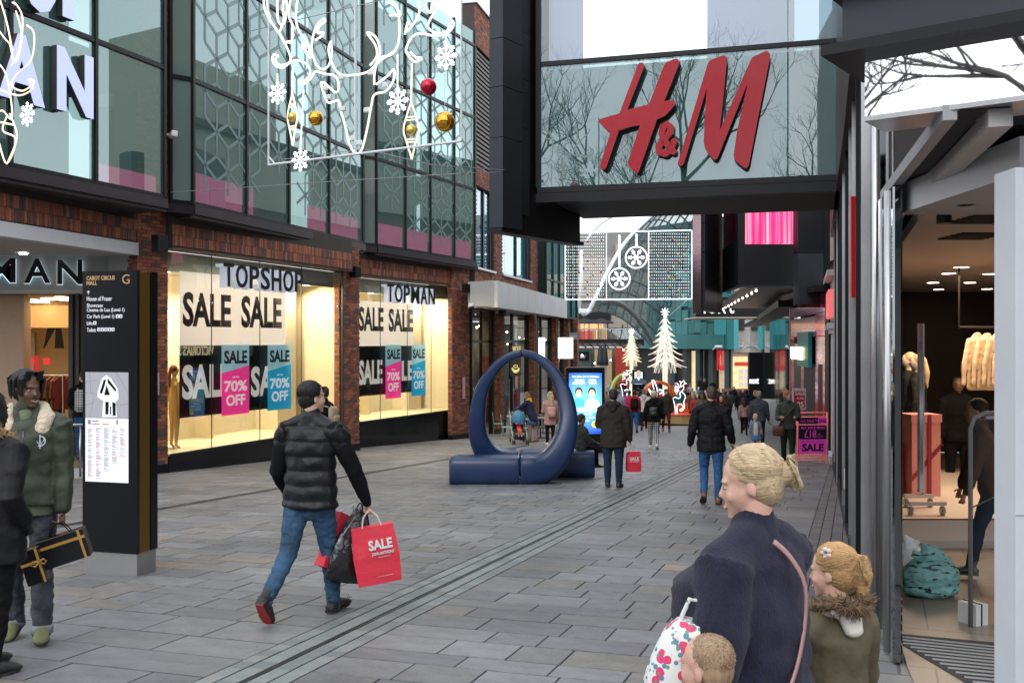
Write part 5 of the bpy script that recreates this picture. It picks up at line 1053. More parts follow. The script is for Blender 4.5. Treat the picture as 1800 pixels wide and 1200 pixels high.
# ================================================================= totem map
TX0, TX1 = W(143.5, 0, 9.5).x, W(237, 0, 9.3).x; MTt = frame((TX0, 9.52), (TX1, 9.36)); wt = (Vector((TX1, 9.36))-Vector((TX0, 9.52))).length; gt = gz(9.4)
TO = thing('wayfinding_totem', 'tall black wayfinding totem with a lit map and shop list', 'sign totem', MTt @ Matrix.Translation((0, 0, gt))); TBK = mat('totem_black', (.006, .007, .009), .22, spec=.3)
Ht = hit(MTt, 190, 476)[1] - gt; hb_ = .21
MB().box(.01, wt-.01, .01, .30, -.03, hb_).build('base', mat('totem_base', (.34, .34, .33), .35, metal=.6, var=.06, scale=3), TO)
MB().box(0, wt, 0, .035, hb_+.002, Ht).build('front_panel', TBK, TO); MB().box(wt-.03, wt-.005, .04, .20, hb_+.002, Ht-.01).build('gold_strip', mat('totem_gold', (.20, .11, .02), .35, metal=.6), TO); MB().box(.01, wt-.035, .04, .30, hb_+.003, Ht-.01).build('back_panel', TBK, TO); MB().box(wt-.034, wt+.004, .205, .31, hb_+.002, Ht).build('side_panel', TBK, TO)
def tz(y): return hit(MTt, 190, y)[1] - gt
def tx(x): return hit(MTt, x, 700)[0]
GOLD = mat('totem_gold_text', (.40, .25, .11), .4, emit=(.5, .3, .13), estr=.1); TW = mat('totem_white_text', (.75, .77, .8), .4, emit=(.8, .85, 1), estr=.15)
for s_, x0, x1, y0, y1, m_, b_ in (('CABOT CIRCUS', 152.5, 202, 484.5, 492, GOLD, .03), ('MALL', 152.5, 171, 493.5, 500.5, GOLD, .03), ('G', 215, 228, 483, 499.5, GOLD, .0), ('House of Fraser', 153, 197, 520.5, 528.5, TW, 0), ('Showcase', 153, 181, 533, 539.5, TW, 0), ('Cinema de Lux (Level 1)', 153, 219, 541, 549.5, TW, 0), ('Car Park (Level 1)', 153, 201, 552.5, 561, TW, 0), ('Lifts', 153, 163, 564.5, 571, TW, 0), ('Toilets', 153, 169, 576, 583, TW, 0)):
    text(MB(), s_, tx(x0), tx(x1), tz(y1), tz(y0), -.001, .002, b_).build('lettering', m_, TO)
m = MB(); 
for x, y in [(204, 556), (210, 556), (164.5, 567.5)]+[(171.5+k*6.2, 579) for k in range(5)]: m.box(tx(x), tx(x+5), -.003, -.0005, tz(y+3), tz(y-3.2))
m.build('pictograms', TW, TO, kind='stuff'); m = MB()
for x, y in [(206, 556), (212, 556), (166.5, 567.5)]+[(173.5+k*6.2, 579) for k in range(5)]: m.box(tx(x), tx(x+1.6), -.004, -.0031, tz(y+2.2), tz(y-2))
m.build('pictogram_marks', TBK, TO, kind='stuff')
text(MB(), '\u2191', tx(153), tx(158), tz(517), tz(510), -.001, .002, .01).build('arrow', TW, TO)
SCRW = mat('lit_list', (.7, .72, .75), .4, emit=(.85, .9, 1), estr=.22); MAPG = mat('lit_map_grey', (.2, .2, .22), .4, emit=(.4, .4, .46), estr=.35)
MB().box(tx(150.5), tx(226), -.004, -.0005, tz(847), tz(735)).build('list_panel', SCRW, TO); MB().box(tx(150.5), tx(226), -.004, -.0005, tz(734.5), tz(654)).build('map_panel', MAPG, TO)
def tpoly(pts, d, m_, nm): MB().prism([(tx(x), tz(y)) for x, y in pts], -.0045-d, -.004).build(nm, m_, TO)
tpoly([(172, 690), (180, 665), (187, 659), (195, 664), (208, 684), (209, 700), (204, 706), (206, 732), (180, 733), (182, 704), (172, 698)], .001, SCRW, 'map_streets')
for pts in ([(176, 690), (183, 668), (187, 666), (185, 676), (180, 692)], [(190, 664), (205, 684), (204, 688), (190, 672)], [(184, 694), (188, 676), (194, 694)], [(186, 706), (192, 706), (191, 728), (186, 728)], [(198, 706), (204, 708), (204, 730), (199, 730)], [(194, 714), (196, 714), (196, 728), (194, 728)]): tpoly(pts, .002, TBK, 'map_block')
m = MB(); rr = random.Random(2)
for a, b in (((150.5, 672), (172, 668)), ((150.5, 690), (170, 692)), ((158, 654), (160, 690)), ((205, 654), (226, 690)), ((208, 712), (226, 708)), ((166, 700), (158, 734)), ((150.5, 712), (164, 708))):
    A, B = Vector((tx(a[0]), 0, tz(a[1]))), Vector((tx(b[0]), 0, tz(b[1]))); d = (B-A).normalized(); q = Vector((-d.z, 0, d.x))*.0012; y = Vector((0, -.0048, 0)); m.quad(A-q+y, B-q+y, B+q+y, A+q+y)
m.build('map_lines', mat('map_line', (.1, .1, .12), .5), TO, kind='stuff')
mk, mr = MB(), MB()
for c_ in range(5):
    y = 752 + (2 if c_ == 0 else 0)
    while y < (838, 842, 828, 815, 800)[c_]:
        q = mr if (rr.random() < .45 and c_ != 2) else mk; x = 155+c_*14.2; q.box(tx(x), tx(x+rr.uniform(4, 10)), -.0052, -.0042, tz(y+.7), tz(y)); y += rr.choice((1.7, 1.7, 1.7, 3.2))
mk.box(tx(155), tx(160), -.0055, -.0042, tz(746), tz(738)); mk.box(tx(162), tx(174), -.0055, -.0042, tz(741), tz(739)); mk.box(tx(205), tx(208), -.0055, -.0042, tz(745), tz(737)); mr.box(tx(162), tx(176), -.0055, -.0042, tz(746), tz(744.5)); mr.box(tx(181), tx(192), -.0055, -.0042, tz(746), tz(744.5))
mk.build('list_print', mat('list_grey', (.25, .25, .28), .6), TO, kind='stuff'); mr.build('list_print', mat('list_red', (.55, .12, .15), .6), TO, kind='stuff')
# ================================================================= reindeer light frame over the street
RA, RBp = (W(472, 0, 14.9).x, 14.9), (W(811, 0, 13.1).x, 13.1); MRd = frame(RA, RBp); RD = thing('reindeer_light_frame', 'hanging white frame with a giant reindeer head drawn in rope lights', 'christmas light', MRd @ Matrix.Translation((0, 0, 4.4))); RI_ = TI(RD) @ MRd
ROPE = mat('rope_light', (.75, .72, .66), .4, emit=(1, .95, .85), estr=.55, var=.25, scale=30); ROPEG = mat('rope_light_gold', (.75, .68, .5), .4, emit=(1, .9, .62), estr=.5, var=.25, scale=30); LEDW = mat('led_white', (.8, .84, .9), .4, emit=(.9, .95, 1), estr=1.0); FRW = mat('frame_white', (.6, .62, .64), .4); WIRE = mat('wire', (.25, .25, .26), .5)
def rd(pts, s=1.0, ox=0, oy=0): return [Vector((a, 0, b)) for a, b in [hit(MRd, ox+x*s, oy+y*s) for x, y in pts]]
def smooth_(P, n=5, closed=False):
    if len(P) < 3: return P
    return [bez(P, k/(n*(len(P)-1))) for k in range(n*(len(P)-1)+1)]
MB(RI_).tube(rd([(472, -60), (472, 290)]), .014, 6).build('frame_bar', FRW, RD); MB(RI_).tube(rd([(472, 290), (811, 248)]), .018, 6).build('frame_bar', FRW, RD); MB(RI_).tube(rd([(811, 248), (811, -60)]), .014, 6).build('frame_bar', FRW, RD); MB(RI_).tube(rd([(625, -60), (625, 270)]), .018, 6).build('frame_bar', FRW, RD)
for a, b in (((472, 275), (483, 288)), ((811, 232), (799, 250))): MB(RI_).tube(rd([a, b]), .012, 4).build('corner_brace', FRW, RD)
s4 = .3834
CV = [[(715,380),(725,420),(745,468),(765,470),(795,462),(805,500),(830,590),(845,660),(873,702),(900,690),(925,600),(945,490),(960,435),(1010,420),(1045,375),(1050,320),(1020,350),(970,388)],
 [(715,378),(735,385),(782,425),(797,395),(780,350),(735,340),(690,330),(670,360),(640,385),(612,378),(640,370),(665,340),(655,300),(610,278),(580,285),(540,312),(505,300),(492,270),(500,252),(520,258)],
 [(520,258),(505,275),(530,300),(575,280),(560,220),(520,150),(480,90),(455,30),(455,-60)], [(480,90),(470,20),(470,-60)],
 [(760,190),(765,240),(752,300),(720,318),(690,290),(672,220),(690,130),(725,88),(735,100),(710,120),(700,150),(725,150),(722,165),(690,185)],
 [(760,190),(750,230),(765,290),(800,340),(870,345),(940,325),(980,270),(985,220),(965,170),(930,150),(935,165),(965,210),(970,260),(940,300)],
 [(667,260),(630,215),(635,200),(645,240),(668,265),(650,190),(612,140),(600,60),(620,-60)], [(525,150),(545,90),(540,40),(550,-20),(560,40),(545,110),(520,100),(515,20),(520,-60)], [(560,190),(580,195),(585,120),(570,80),(575,0),(600,-60)], [(545,200),(575,190)],
 [(960,390),(962,330),(985,270),(1040,250),(1070,200),(1075,130),(1070,60),(1050,20),(1025,10),(1055,30),(1080,70),(1060,70),(1030,72)], [(1100,160),(1115,100),(1105,150),(1160,80),(1165,20),(1150,-60)], [(1060,230),(1000,270),(975,290)],
 [(1120,260),(1105,230),(1130,175),(1170,155),(1240,165),(1300,150),(1325,110),(1300,85),(1310,110),(1285,150),(1240,150),(1205,120),(1240,50),(1290,-20),(1300,-60)], [(1120,260),(1145,285),(1180,268),(1150,265),(1125,240)], [(1190,20),(1215,60),(1225,0),(1220,-60)]]
for c_ in CV:
    P = smooth_(rd(c_, s4, 290, 0)); MB(RI_).tube(P, .0165, 5).build('rope_light', ROPE, RD)
for x, y in ((752, 445), (815, 500), (860, 635), (890, 655), (925, 505), (735, 405), (1010, 390), (945, 335), (810, 355)): p = rd([(x, y)], s4, 290, 0)[0]; MB(RI_).bbox(p, (.10, .04, .07), .01).build('flash_lamp', FRW, RD)
def snow(parent, inv, M, px, py, r, m_, th=.012, n=8):
    c = Vector((hit(M, px, py)[0], 0, hit(M, px, py)[1])); mb = MB(inv)
    for k in range(n):
        a = 2*math.pi*k/n + .0; d = Vector((math.cos(a), 0, math.sin(a))); mb.tube([c, c+d*r], th, 4)
        for f, l_ in ((.5, .28), (.75, .22)):
            for s_ in (-1, 1): e = Vector((math.cos(a+s_*.75), 0, math.sin(a+s_*.75))); mb.tube([c+d*r*f, c+d*r*f+e*r*l_], th*.9, 4)
    return mb.build('snowflake', m_, parent)
def hanging(name, label, fn, px, py): o = thing(name, label, 'christmas decoration', MRd @ Matrix.Translation((hit(MRd, px, py)[0], 0, hit(MRd, px, py)[1]))); fn(o, TI(o) @ MRd); return o
for px, py, r, yt, lb in ((488, 164, 21, 130, 'left of the gold teardrop'), (528, 281, 21, 158, 'at the lower frame bar'), (699, 178, 23, 96, 'beside the red bauble'), (784, 100, 22, 60, 'pale against the sky reflection')):
    def f(o, I): snow(o, I, MRd, px, py, r*.0083*.98, LEDW); a = hit(MRd, px+(6 if yt == 158 else 0), yt); b = hit(MRd, px, py-r+2); MB(I).tube([(a[0], 0, a[1]), (b[0], 0, b[1])], .012, 5).build('hanger', ROPE, o)
    hanging('light_snowflake', 'white light snowflake on the reindeer frame, '+lb, f, px, py)
GOLDB = mat('gold_bauble', (.70, .36, .04), .12, metal=.85); PGOLD = mat('pale_gold_bauble', (.62, .48, .12), .35, metal=.7); REDB = mat('red_bauble', (.45, .01, .03), .15, metal=.5)
for px, py, r, m_, yt, lb in ((555, 208, 14, GOLDB, 134, 'orange gold bauble left of the reindeer muzzle'), (753, 153, 14.5, REDB, 70, 'shiny red bauble right of the reindeer'), (782, 214, 17.5, GOLDB, 110, 'big gold bauble near the right end of the reindeer frame')):
    def f(o, I): a = hit(MRd, px, py); t = hit(MRd, px, yt); MB(I).ball((a[0], 0, a[1]), r*.0077, 20, 12).build('ball', m_, o, True); MB(I).tube([(a[0], 0, a[1]), (t[0], 0, t[1])], .004, 4).build('wire', FRW, o)
    hanging('bauble', lb, f, px, py)
for px, yt, y0, y1, w_, yb, lb in ((514, 118, 165, 256, 8.5, 206, 'left'), (723, 112, 180, 280, 13.5, 229, 'right')):
    def f(o, I):
        for s_ in (-1, 1): MB(I).tube(smooth_(rd([(px, y0), (px+s_*w_*.55, y0+(yb-y0)*.45), (px+s_*w_, yb), (px+s_*w_*.55, yb+(y1-yb)*.45), (px+1, y1)])), .013, 5).build('outline', ROPEG, o)
        m = MB(I)
        for dy in (-22, -17, 17, 22): m.tube(rd([(px-w_*.7, yb+dy), (px+w_*.7, yb+dy-2)]), .010, 4)
        m.build('rung', ROPEG, o, kind='stuff'); a = hit(MRd, px, yb); MB(I).ball((a[0], 0, a[1]), .072 if lb == 'left' else .078, 14, 10).build('ball', PGOLD, o, True); MB(I).tube(rd([(px+1, yt), (px, y0)]), .014, 5).build('hanger', ROPEG, o)
    hanging('light_teardrop', 'rope light teardrop with a pale gold ball, the %s of two' % lb, f, px, yb)
def cable(label, pts, r=.006): o = MB(Matrix.Translation(-pts[0])).tube(pts, r, 4).build('cable', WIRE); o.location = pts[0]; return tag(o, label, 'cable')
cable('thin cable from the left facade under the reindeer frame to the right', [W(300, 338, 19.5), W(420, 330, 17.5), W(600, 318, 15.5), W(810, 305, 14), W(880, 303, 16)])
cable('upper thin cable behind the reindeer antlers', [W(440, 55, 18), W(520, 36, 15), W(640, 8, 14), W(720, -12, 13.5)])
cable('wire from the left glass box towards the reindeer frame', [W(500, 280, 14.8), W(640, 262, 14), W(760, 290, 13.8), W(900, 300, 17)])
# left reindeer at the edge of the picture
MRe = frame((W(-120, 0, 11.5).x, 11.5), (W(30, 0, 10.6).x, 10.6)); RE = thing('reindeer_light_frame', 'warm rope light figure cut off by the left edge of the photo', 'christmas light', MRe @ Matrix.Translation((0, 0, 3.5))); I = TI(RE) @ MRe
def re(pts): return [Vector((a, 0, b)) for a, b in [hit(MRe, x, y) for x, y in pts]]
for c_ in ([(22,5),(30,10),(40,35),(35,90),(25,110),(18,80),(10,70),(-5,50)], [(28,20),(38,60),(30,100),(20,115)], [(47,45),(60,60),(55,105),(30,130),(20,150),(40,160),(60,145),(50,140),(58,155),(35,168),(5,160),(-10,150)], [(-5,110),(10,130),(20,180),(20,210),(5,195),(-8,200)], [(12,205),(5,230),(28,245),(12,288),(-2,250)], [(17,200),(30,240),(14,285)], [(0,215),(25,220)], [(0, 0), (12, 40), (22, 90)]): MB(I).tube(smooth_(re(c_)), .010, 4).build('rope_light', ROPEG, RE)
o = thing('light_snowflake', 'white light snowflake by the left edge below the big letter A', 'christmas decoration', MRe @ Matrix.Translation((hit(MRe, 48, 201)[0], 0, hit(MRe, 48, 201)[1]))); snow(o, TI(o) @ MRe, MRe, 48, 201, .13, LEDW, .007)
# ================================================================= light curtain
LA, LBp = (W(993.5, 0, 46.5).x, 46.5), (W(1216, 0, 45.5).x, 45.5); MLc = frame(LA, LBp); LC = thing('light_curtain', 'white framed curtain of hanging light strings with two ring snowflakes in the middle', 'christmas light', MLc @ Matrix.Translation((0, 0, 3.7))); LI_ = TI(LC) @ MLc
def lc(pts): return [Vector((a, 0, b)) for a, b in [hit(MLc, x, y) for x, y in pts]]
for a, b, r in (((993.5, 409), (1216, 405), .05), ((993.5, 526.5), (1216, 525.5), .05), ((993.5, 409), (993.5, 526.5), .04), ((1216, 405), (1216, 525.5), .04), ((1066, 408), (1066, 526), .03), ((1140, 407), (1140, 526), .04)): MB(LI_).tube(lc([a, b]), r*.55, 5).build('frame_bar', LEDW, LC)
rr = random.Random(11); strings = MB(LI_); beads = MB(LI_)
for x0, x1 in ((996, 1064), (1142, 1214)):
    x = x0
    while x < x1:
        L = 526 - 409 - rr.uniform(0, 6); strings.tube(lc([(x, 409), (x, 409+L)]), .0035, 3)
        y = 411
        while y < 409+L: p = lc([(x, y)])[0]; q = .015; beads.box(p.x-q, p.x+q, -q, q, p.z-q, p.z+q); y += 5.6
        x += 3.6 if x0 < 1000 else 4.0
strings.build('light_strings', mat('string_grey', (.4, .42, .44), .5), LC, kind='stuff'); beads.build('light_beads', LEDW, LC, kind='stuff')
for y in (442, 468, 490, 508):
    for x0, x1 in ((994, 1066), (1140, 1216)): MB(LI_).tube(lc([(x0, y-12), (x1, y-12.5)]), .008, 3).build('cross_wire', FRW, LC)
OB = mat('copper_bauble', (.55, .22, .06), .3, metal=.4)
for x, y, k in ((1003,433,0),(997,443,1),(1014,443,2),(1003,452,0),(1015,459,0),(1007,468,1),(1003,479,0),(1018,479,1),(997,490,1),(1004,502,0),(1014,516,0),(997,519,2),(1026,449,1),(1033,425,2),(1041,433,0),(1058,423,1),(1041,449,0),(1052,452,0),(1033,459,2),(1044,463,1),(1034,471,0),(1026,472,2),(1056,478,2),(1043,483,0),(1029,492,0),(1033,495,1),(1029,506,1),(1053,503,2),(1041,511,0),(1033,518,2),(1054,521,0),(1143,421,0),(1162,422,1),(1182,422,2),(1206,419,1),(1151,432,0),(1193,430,0),(1176,434,0),(1205,437,2),(1144,442,1),(1163,441,2),(1155,450,0),(1175,446,1),(1192,447,0),(1203,448,0),(1144,461,2),(1166,457,0),(1185,458,2),(1195,460,1),(1159,466,1),(1174,469,2),(1184,469,0),(1151,478,0),(1174,477,1),(1205,476,2),(1190,482,0),(1142,489,1),(1164,494,2),(1176,487,0),(1185,493,1),(1151,501,0),(1178,504,1),(1204,503,2),(1193,510,0),(1163,514,0),(1147,519,2),(1184,516,2),(1201,521,0)):
    p = lc([(x, y)])[0]; key = ('bb', k)
    if key not in _u: _u[key] = MB().ball((0, 0, 0), .055, 8, 6).mesh('bauble', (PGOLD, OB, REDB)[k], True)
    q = link('bauble', _u[key], LC); q.matrix_basis = LI_ @ Matrix.Translation(p)
for px, py, yt in ((1118.5, 452.5, 411), (1088.5, 490, 413)):
    c = lc([(px, py)])[0]; r = 18.5/F*46; MB(LI_).tube([c + Vector((r*math.cos(a), 0, r*math.sin(a))) for a in [k*math.pi/14 for k in range(28)]], .035, 5, closed=True).build('ring', LEDW, LC); sn = snow(LC, LI_, MLc, px, py, r*.8, LEDW, .03, 6); MB(LI_).tube(lc([(px, yt), (px, py-19)]), .05, 5).build('hanger', LEDW, LC)
cable('bright cable running down from the light curtain to the big light tree star', [W(1110, 507, 46), W(1135, 530, 48), W(1160, 556, 50)], .03); cable('thin cable from the teal building to the light tree star', [W(1208, 527, 60), W(1176, 555, 50)], .02)
# ================================================================= light trees
TREEW = mat('tree_light_white', (.45, .42, .36), .5, emit=(1, .92, .76), estr=.62, var=.3, scale=6); TREEY = mat('tree_light_warm', (.65, .6, .42), .5, emit=(1, .92, .58), estr=.5, var=.3, scale=6)
def light_tree(label, px, Y, ytop, ybase_leaf, wpx, m_, seed):
    g_ = GP(px, Y); top = W(px, ytop, Y).z - g_.z; lo = W(px, ybase_leaf, Y).z - g_.z; w_ = wpx/F*Y/2; o = thing('light_tree', label, 'christmas tree', g_); r = random.Random(seed)
    for dx in (-.09, 0, .09): MB().tube([(dx, 0, .0), (dx, 0, lo+.6)], .035, 5).build('trunk', m_, o)
    MB().tube([(0, 0, top-.3), (0, 0, top)], .02, 5).build('star_stem', LEDW, o); st = MB()
    for k in range(8): a = k*math.pi/4; st.tube([(0, 0, top), (.22*math.cos(a), 0, top+.22*math.sin(a))], .02, 4)
    st.build('star', LEDW, o, kind='stuff'); n = 9; H = top-.3-lo
    for lv in range(n):
        f = lv/(n-1); z = lo + .25 + (1-f**1)*0 + f*H*.93; rad = w_*(1-f)**.85*.95+.10; br_ = MB(); m2 = 10 if lv < 6 else 7
        for k in range(m2):
            a = 2*math.pi*(k+r.random()*.6)/m2; d = Vector((math.cos(a), math.sin(a), 0)); L = rad*r.uniform(.85, 1.1); s = .20+.25*(rad/w_)
            P = [Vector((0, 0, z+s)), d*L*.4+Vector((0, 0, z+s*.55)), d*L*.8+Vector((0, 0, z+.02)), d*L*1.08+Vector((0, 0, z-.06))]; br_.tube(P, [.017, .016, .015, .009], 4)
            for t in (.35, .55, .75):
                p = P[0].lerp(P[2], t); e = d.cross(Vector((0, 0, 1)))*(1 if r.random() < .5 else -1)
                br_.tube([p, p+(e*.6+d*.6+Vector((0, 0, -.35))).normalized()*L*.28], .009, 3)
        br_.build('branch_tier', m_, o)
    net = MB()
    for k in range(16):
        a = 2*math.pi*k/16
        for s in (-1, 1): net.tube([Vector((math.cos(a+s*t*1.1), math.sin(a+s*t*1.1), 0))*(w_*.60*(1-t)**.9+.03)+Vector((0, 0, lo-.1+t*H)) for t in [q/7 for q in range(8)]], .006, 3)
    net.build('light_net', m_, o, kind='stuff'); return o
light_tree('tall bright white light tree with a star standing in the crowd', 1169, 50, 548, 652, 62, TREEW, 1)
light_tree('smaller warm white light tree further back on the left', 1110, 70, 582, 641, 31, TREEY, 2)
# deer drawn in light
def light_deer(label, px, py, Y, sx, m_=LEDW):
    M = frame((W(px, 0, Y).x, Y), (W(px, 0, Y).x+1, Y)); o = thing('light_deer', label, 'christmas light', Matrix.Translation(GP(px, Y))); I = TI(o)
    k = .2*sx
    def q(pts): return [W(px+x*k, py+y*k, Y) for x, y in pts]
    for c_ in ([(-2,0),(20,-10),(50,0),(65,-15),(60,-45),(75,-60),(95,-90),(85,-110),(50,-95),(25,-110),(20,-90),(45,-75),(40,-60),(15,-65)], [(75,-60),(110,-20),(95,30),(100,80),(75,110),(60,100),(90,80),(70,50),(40,60),(35,100),(40,165),(25,160),(20,100),(15,60),(-2,0)], [(50,-95),(45,-125),(30,-135)], [(60,-95),(70,-140),(55,-150)], [(70,-140),(90,-150)], [(85,-110),(105,-135),(95,-150)], [(105, -135), (120, -130)]): MB(I).tube(smooth_(q(c_), 3), .019, 4).build('outline', m_, o)
    return o
light_deer('leaping deer outlined in white light on the round orange seat right of the tall tree', 1183, 700, 49, 1.0)
light_deer('small deer outlined in white light beside the smaller tree', 1091, 676, 63.5, .85)
MLd = None; o = thing('light_deer', 'white light antlers and ear shape in front of the orange ring bench', 'christmas light', GP(1150, 47)); I = TI(o)
for c_ in ([(1146,668),(1149,682),(1152,694),(1156,690),(1153,676),(1148,667)], [(1140,683),(1148,690),(1160,692),(1165,687),(1158,684)], [(1140,684),(1147,696),(1158,700),(1162,712)], [(1152, 694), (1162, 706), (1164, 722)]): MB(I).tube(smooth_([W(x, y, 47) for x, y in c_], 3), .022, 4).build('outline', LEDW, o)
# ================================================================= screens
def screen(label, px0, px1, yt, yb, Y, img, ground=True):
    a, b = W(px0, yb, Y), W(px1, yt, Y); g_ = gz(Y); o = thing('digital_screen', label, 'screen', Vector((a.x, Y, g_))); w, z0, z1 = b.x-a.x, a.z-g_, b.z-g_
    MB().bbox((w/2, .16, (z1+0)/2+.0), (w, .3, z1), .03).build('cabinet', TBK, o); img(o, w, z0, z1); return o
def ad(o, w, z0, z1):
    A = bpy.data.materials.new('advert_blue'); A.use_nodes = True; l = A.node_tree.links; p = A.node_tree.nodes['Principled BSDF']; tc = nd(A, 'ShaderNodeTexCoord'); gr = nd(A, 'ShaderNodeTexGradient'); gr.gradient_type = 'SPHERICAL'; mp = nd(A, 'ShaderNodeMapping'); mp.vector_type = 'TEXTURE'; mp.inputs['Location'].default_value = (w*.5, 0, z0+(z1-z0)*.52); mp.inputs['Scale'].default_value = (1.0, 1, .95); cr = nd(A, 'ShaderNodeValToRGB')
    cr.color_ramp.elements[0].color = (.01, .04, .55, 1); cr.color_ramp.elements[1].color = (.25, .8, 1, 1); cr.color_ramp.elements[1].position = .8
    l.new(tc.outputs['Object'], mp.inputs[0]); l.new(mp.outputs[0], gr.inputs[0]); l.new(gr.outputs[0], cr.inputs[0]); l.new(cr.outputs[0], p.inputs['Emission Color']); p.inputs['Emission Strength'].default_value = .85; p.inputs['Base Color'].default_value = (.02, .05, .2, 1)
    x0, x1 = .08, w-.08; MB().box(x0, x1, -.004, .002, z0+.12, z1-.16).build('display', A, o); h = z1-z0-.28; X = lambda f: x0+(x1-x0)*f; Z = lambda f: z0+.12+h*f
    WT = glow('advert_white', (1, 1, 1), .9); GD = glow('advert_gold', (1, .85, .5), .7)
    for s_, a, b, c, d, m_ in (('YOU SHALL GO TO THE BALL!', .08, .92, .925, .955, WT), ('BRIAN', .18, .46, .86, .90, WT), ('CONLEY', .10, .50, .81, .85, WT), ('GOK', .60, .84, .86, .90, WT), ('WAN', .60, .84, .81, .85, WT), ('CINDERELLA', .10, .90, .36, .44, GD), ('THE PANTOMIME', .3, .7, .315, .335, WT), ('8 DEC - SUN 6', .22, .88, .255, .285, WT), ('THE HIPPODROME', .2, .62, .205, .23, WT)):
        text(MB(), s_, X(a), X(b), Z(c), Z(d), -.006, .003, .02).build('lettering', m_, o)
    SK = glow('advert_skin', (.9, .58, .42), .7); HR = glow('advert_hair', (.06, .04, .04), .5); TQ = glow('advert_turquoise', (.1, .55, .8), .7); CRM = glow('advert_cream', (.95, .92, .9), .8)
    for cx, cl in ((.30, TQ), (.70, CRM)):
        MB().prism([(X(cx-.26), Z(.42)), (X(cx-.20), Z(.54)), (X(cx), Z(.60)), (X(cx+.20), Z(.54)), (X(cx+.26), Z(.42))], -.0062, -.005).build('figure_shoulders', cl, o)
        MB().prism([(X(cx+.115*math.cos(t)), Z(.68+.075*math.sin(t)+.01)) for t in [k*math.pi/8 for k in range(16)]], -.0075, -.0064).build('figure_hair', HR, o); MB().prism([(X(cx+.09*math.cos(t)), Z(.665+.065*math.sin(t))) for t in [k*math.pi/8 for k in range(16)]], -.0088, -.0076).build('figure_face', SK, o)
        MB().prism([(X(cx+.04*math.cos(t)), Z(.64+.012*math.sin(t))) for t in [k*math.pi/6 for k in range(12)]], -.0095, -.009).build('figure_smile', WT, o)
    MB().prism([(X(.82+.13*math.cos(t)), Z(.16+.06*math.sin(t))) for t in [k*math.pi/8 for k in range(16)]], -.0062, -.005).build('yellow_badge', glow('advert_yellow', (1, .85, .1), .8), o)
    text(MB(), '\u00a312', X(.74), X(.90), Z(.14), Z(.18), -.007, .003, .02).build('lettering', HR, o)
screen('upright digital screen with a bright blue pantomime advert', 995, 1063, 645, 770, 27.5, ad)
def ad2(o, w, z0, z1):
    MB().box(.12, w-.12, -.01, .005, z0+.1, z1-.12).build('display', glow('pale_blue_display', (.45, .72, .9), .8), o); c = w/2; zc = z0+(z1-z0)*.62
    MB().prism([(c-.5, z0+.12), (c-.42, zc-.25), (c-.12, zc-.1), (c+.12, zc-.1), (c+.42, zc-.25), (c+.5, z0+.12)], -.02, -.011).build('figure_suit', glow('dark_suit_print', (.05, .06, .1), .6), o); MB().ball((c, -.02, zc+.12), (.16, .01, .22), 10, 8).build('figure_head', glow('face_print', (.5, .35, .28), .7), o); MB().prism([(c-.1, zc-.1), (c, z0+.3), (c+.1, zc-.1)], -.024, -.0205).build('figure_shirt', glow('shirt_print', (.8, .85, .9), .8), o)
screen('distant digital screen showing a figure in a dark suit', 1112, 1133, 650, 678, 60, ad2)
# ================================================================= pink A-board and shop door sign
c = GP(1428, 23.2); AB = thing('pavement_sign', 'bright pink framed pavement sale board by the white shopfront', 'sign', Mrot(c, 4)); wA = .70; HP = mat('salmon_frame', (.85, .16, .15), .4, emit=(1, .25, .22), estr=.15)
for x in (-wA/2, wA/2): MB().tube([(x, .05, 0), (x, -.02, 1.22)], .02, 6).build('leg', HP, AB, True); MB().tube([(x, .45, 0), (x, .0, 1.2)], .018, 6).build('leg', HP, AB, True)
for z in (1.22, 1.12, .94, .12, .18, .24): MB().tube([(-wA/2, -.01, z), (wA/2, -.01, z)], .014, 6).build('rail', HP, AB, True)
NV = mat('board_navy', (.02, .02, .04), .4); MG = mat('board_magenta', (.75, .06, .48), .4, emit=(.8, .06, .5), estr=.12)
for nm, x0, x1, z0, z1, m_ in (('upper_panel', -.33, .12, .96, 1.10, NV), ('upper_panel', .122, .33, .96, 1.10, MG), ('main_panel', -.33, .33, .60, .92, NV), ('main_panel', -.33, .33, .27, .598, MG)): MB().box(x0, x1, -.03, -.01, z0, z1).build(nm, m_, AB)
for s_, x0, x1, z0, z1, m_, b_ in (('SALE', .15, .31, .99, 1.07, NV, .03), ('ALL SALE 9', -.30, .09, 1.0, 1.06, MG, .0), ('ALL SALE BRAS', -.29, .29, .84, .895, MG, .02), ('\u00a318', -.20, .08, .64, .81, MG, .0), ('AND', .11, .18, .70, .73, MG, 0), ('UNDER', .11, .25, .65, .68, MG, 0), ("VICTORIA'S SECRET PINK", -.26, .26, .53, .56, NV, .0), ('SALE', -.26, .26, .32, .50, NV, .045)): text(MB(), s_, x0, x1, z0, z1, -.031, .004, b_).build('lettering', m_, AB)
a, b = W(1393, 720, 27), W(1417, 682, 27); o = thing('shop_door_sign', 'dark red sale sign with a silver border by the pink shopfront', 'sign', Vector((a.x, 27, gz(27)))); z = a.z-gz(27); h = b.z-a.z; w = b.x-a.x
MB().box(0, w, 0, .03, z, z+h).build('border', mat('silver_border', (.4, .4, .42), .4, var=.5, scale=20), o); MB().box(.04, w-.04, -.01, -.001, z+.05, z+h-.08).build('panel', mat('dark_red_panel', (.28, .01, .03), .4), o); MB().tube([(w/2, .05, 0), (w/2, .05, z+.1)], .02, 6).build('stand', BLK, o); MB().tube([(w/2, .05, 0), (w/2, .05, .02)], .15, 12).build('base', BLK, o)
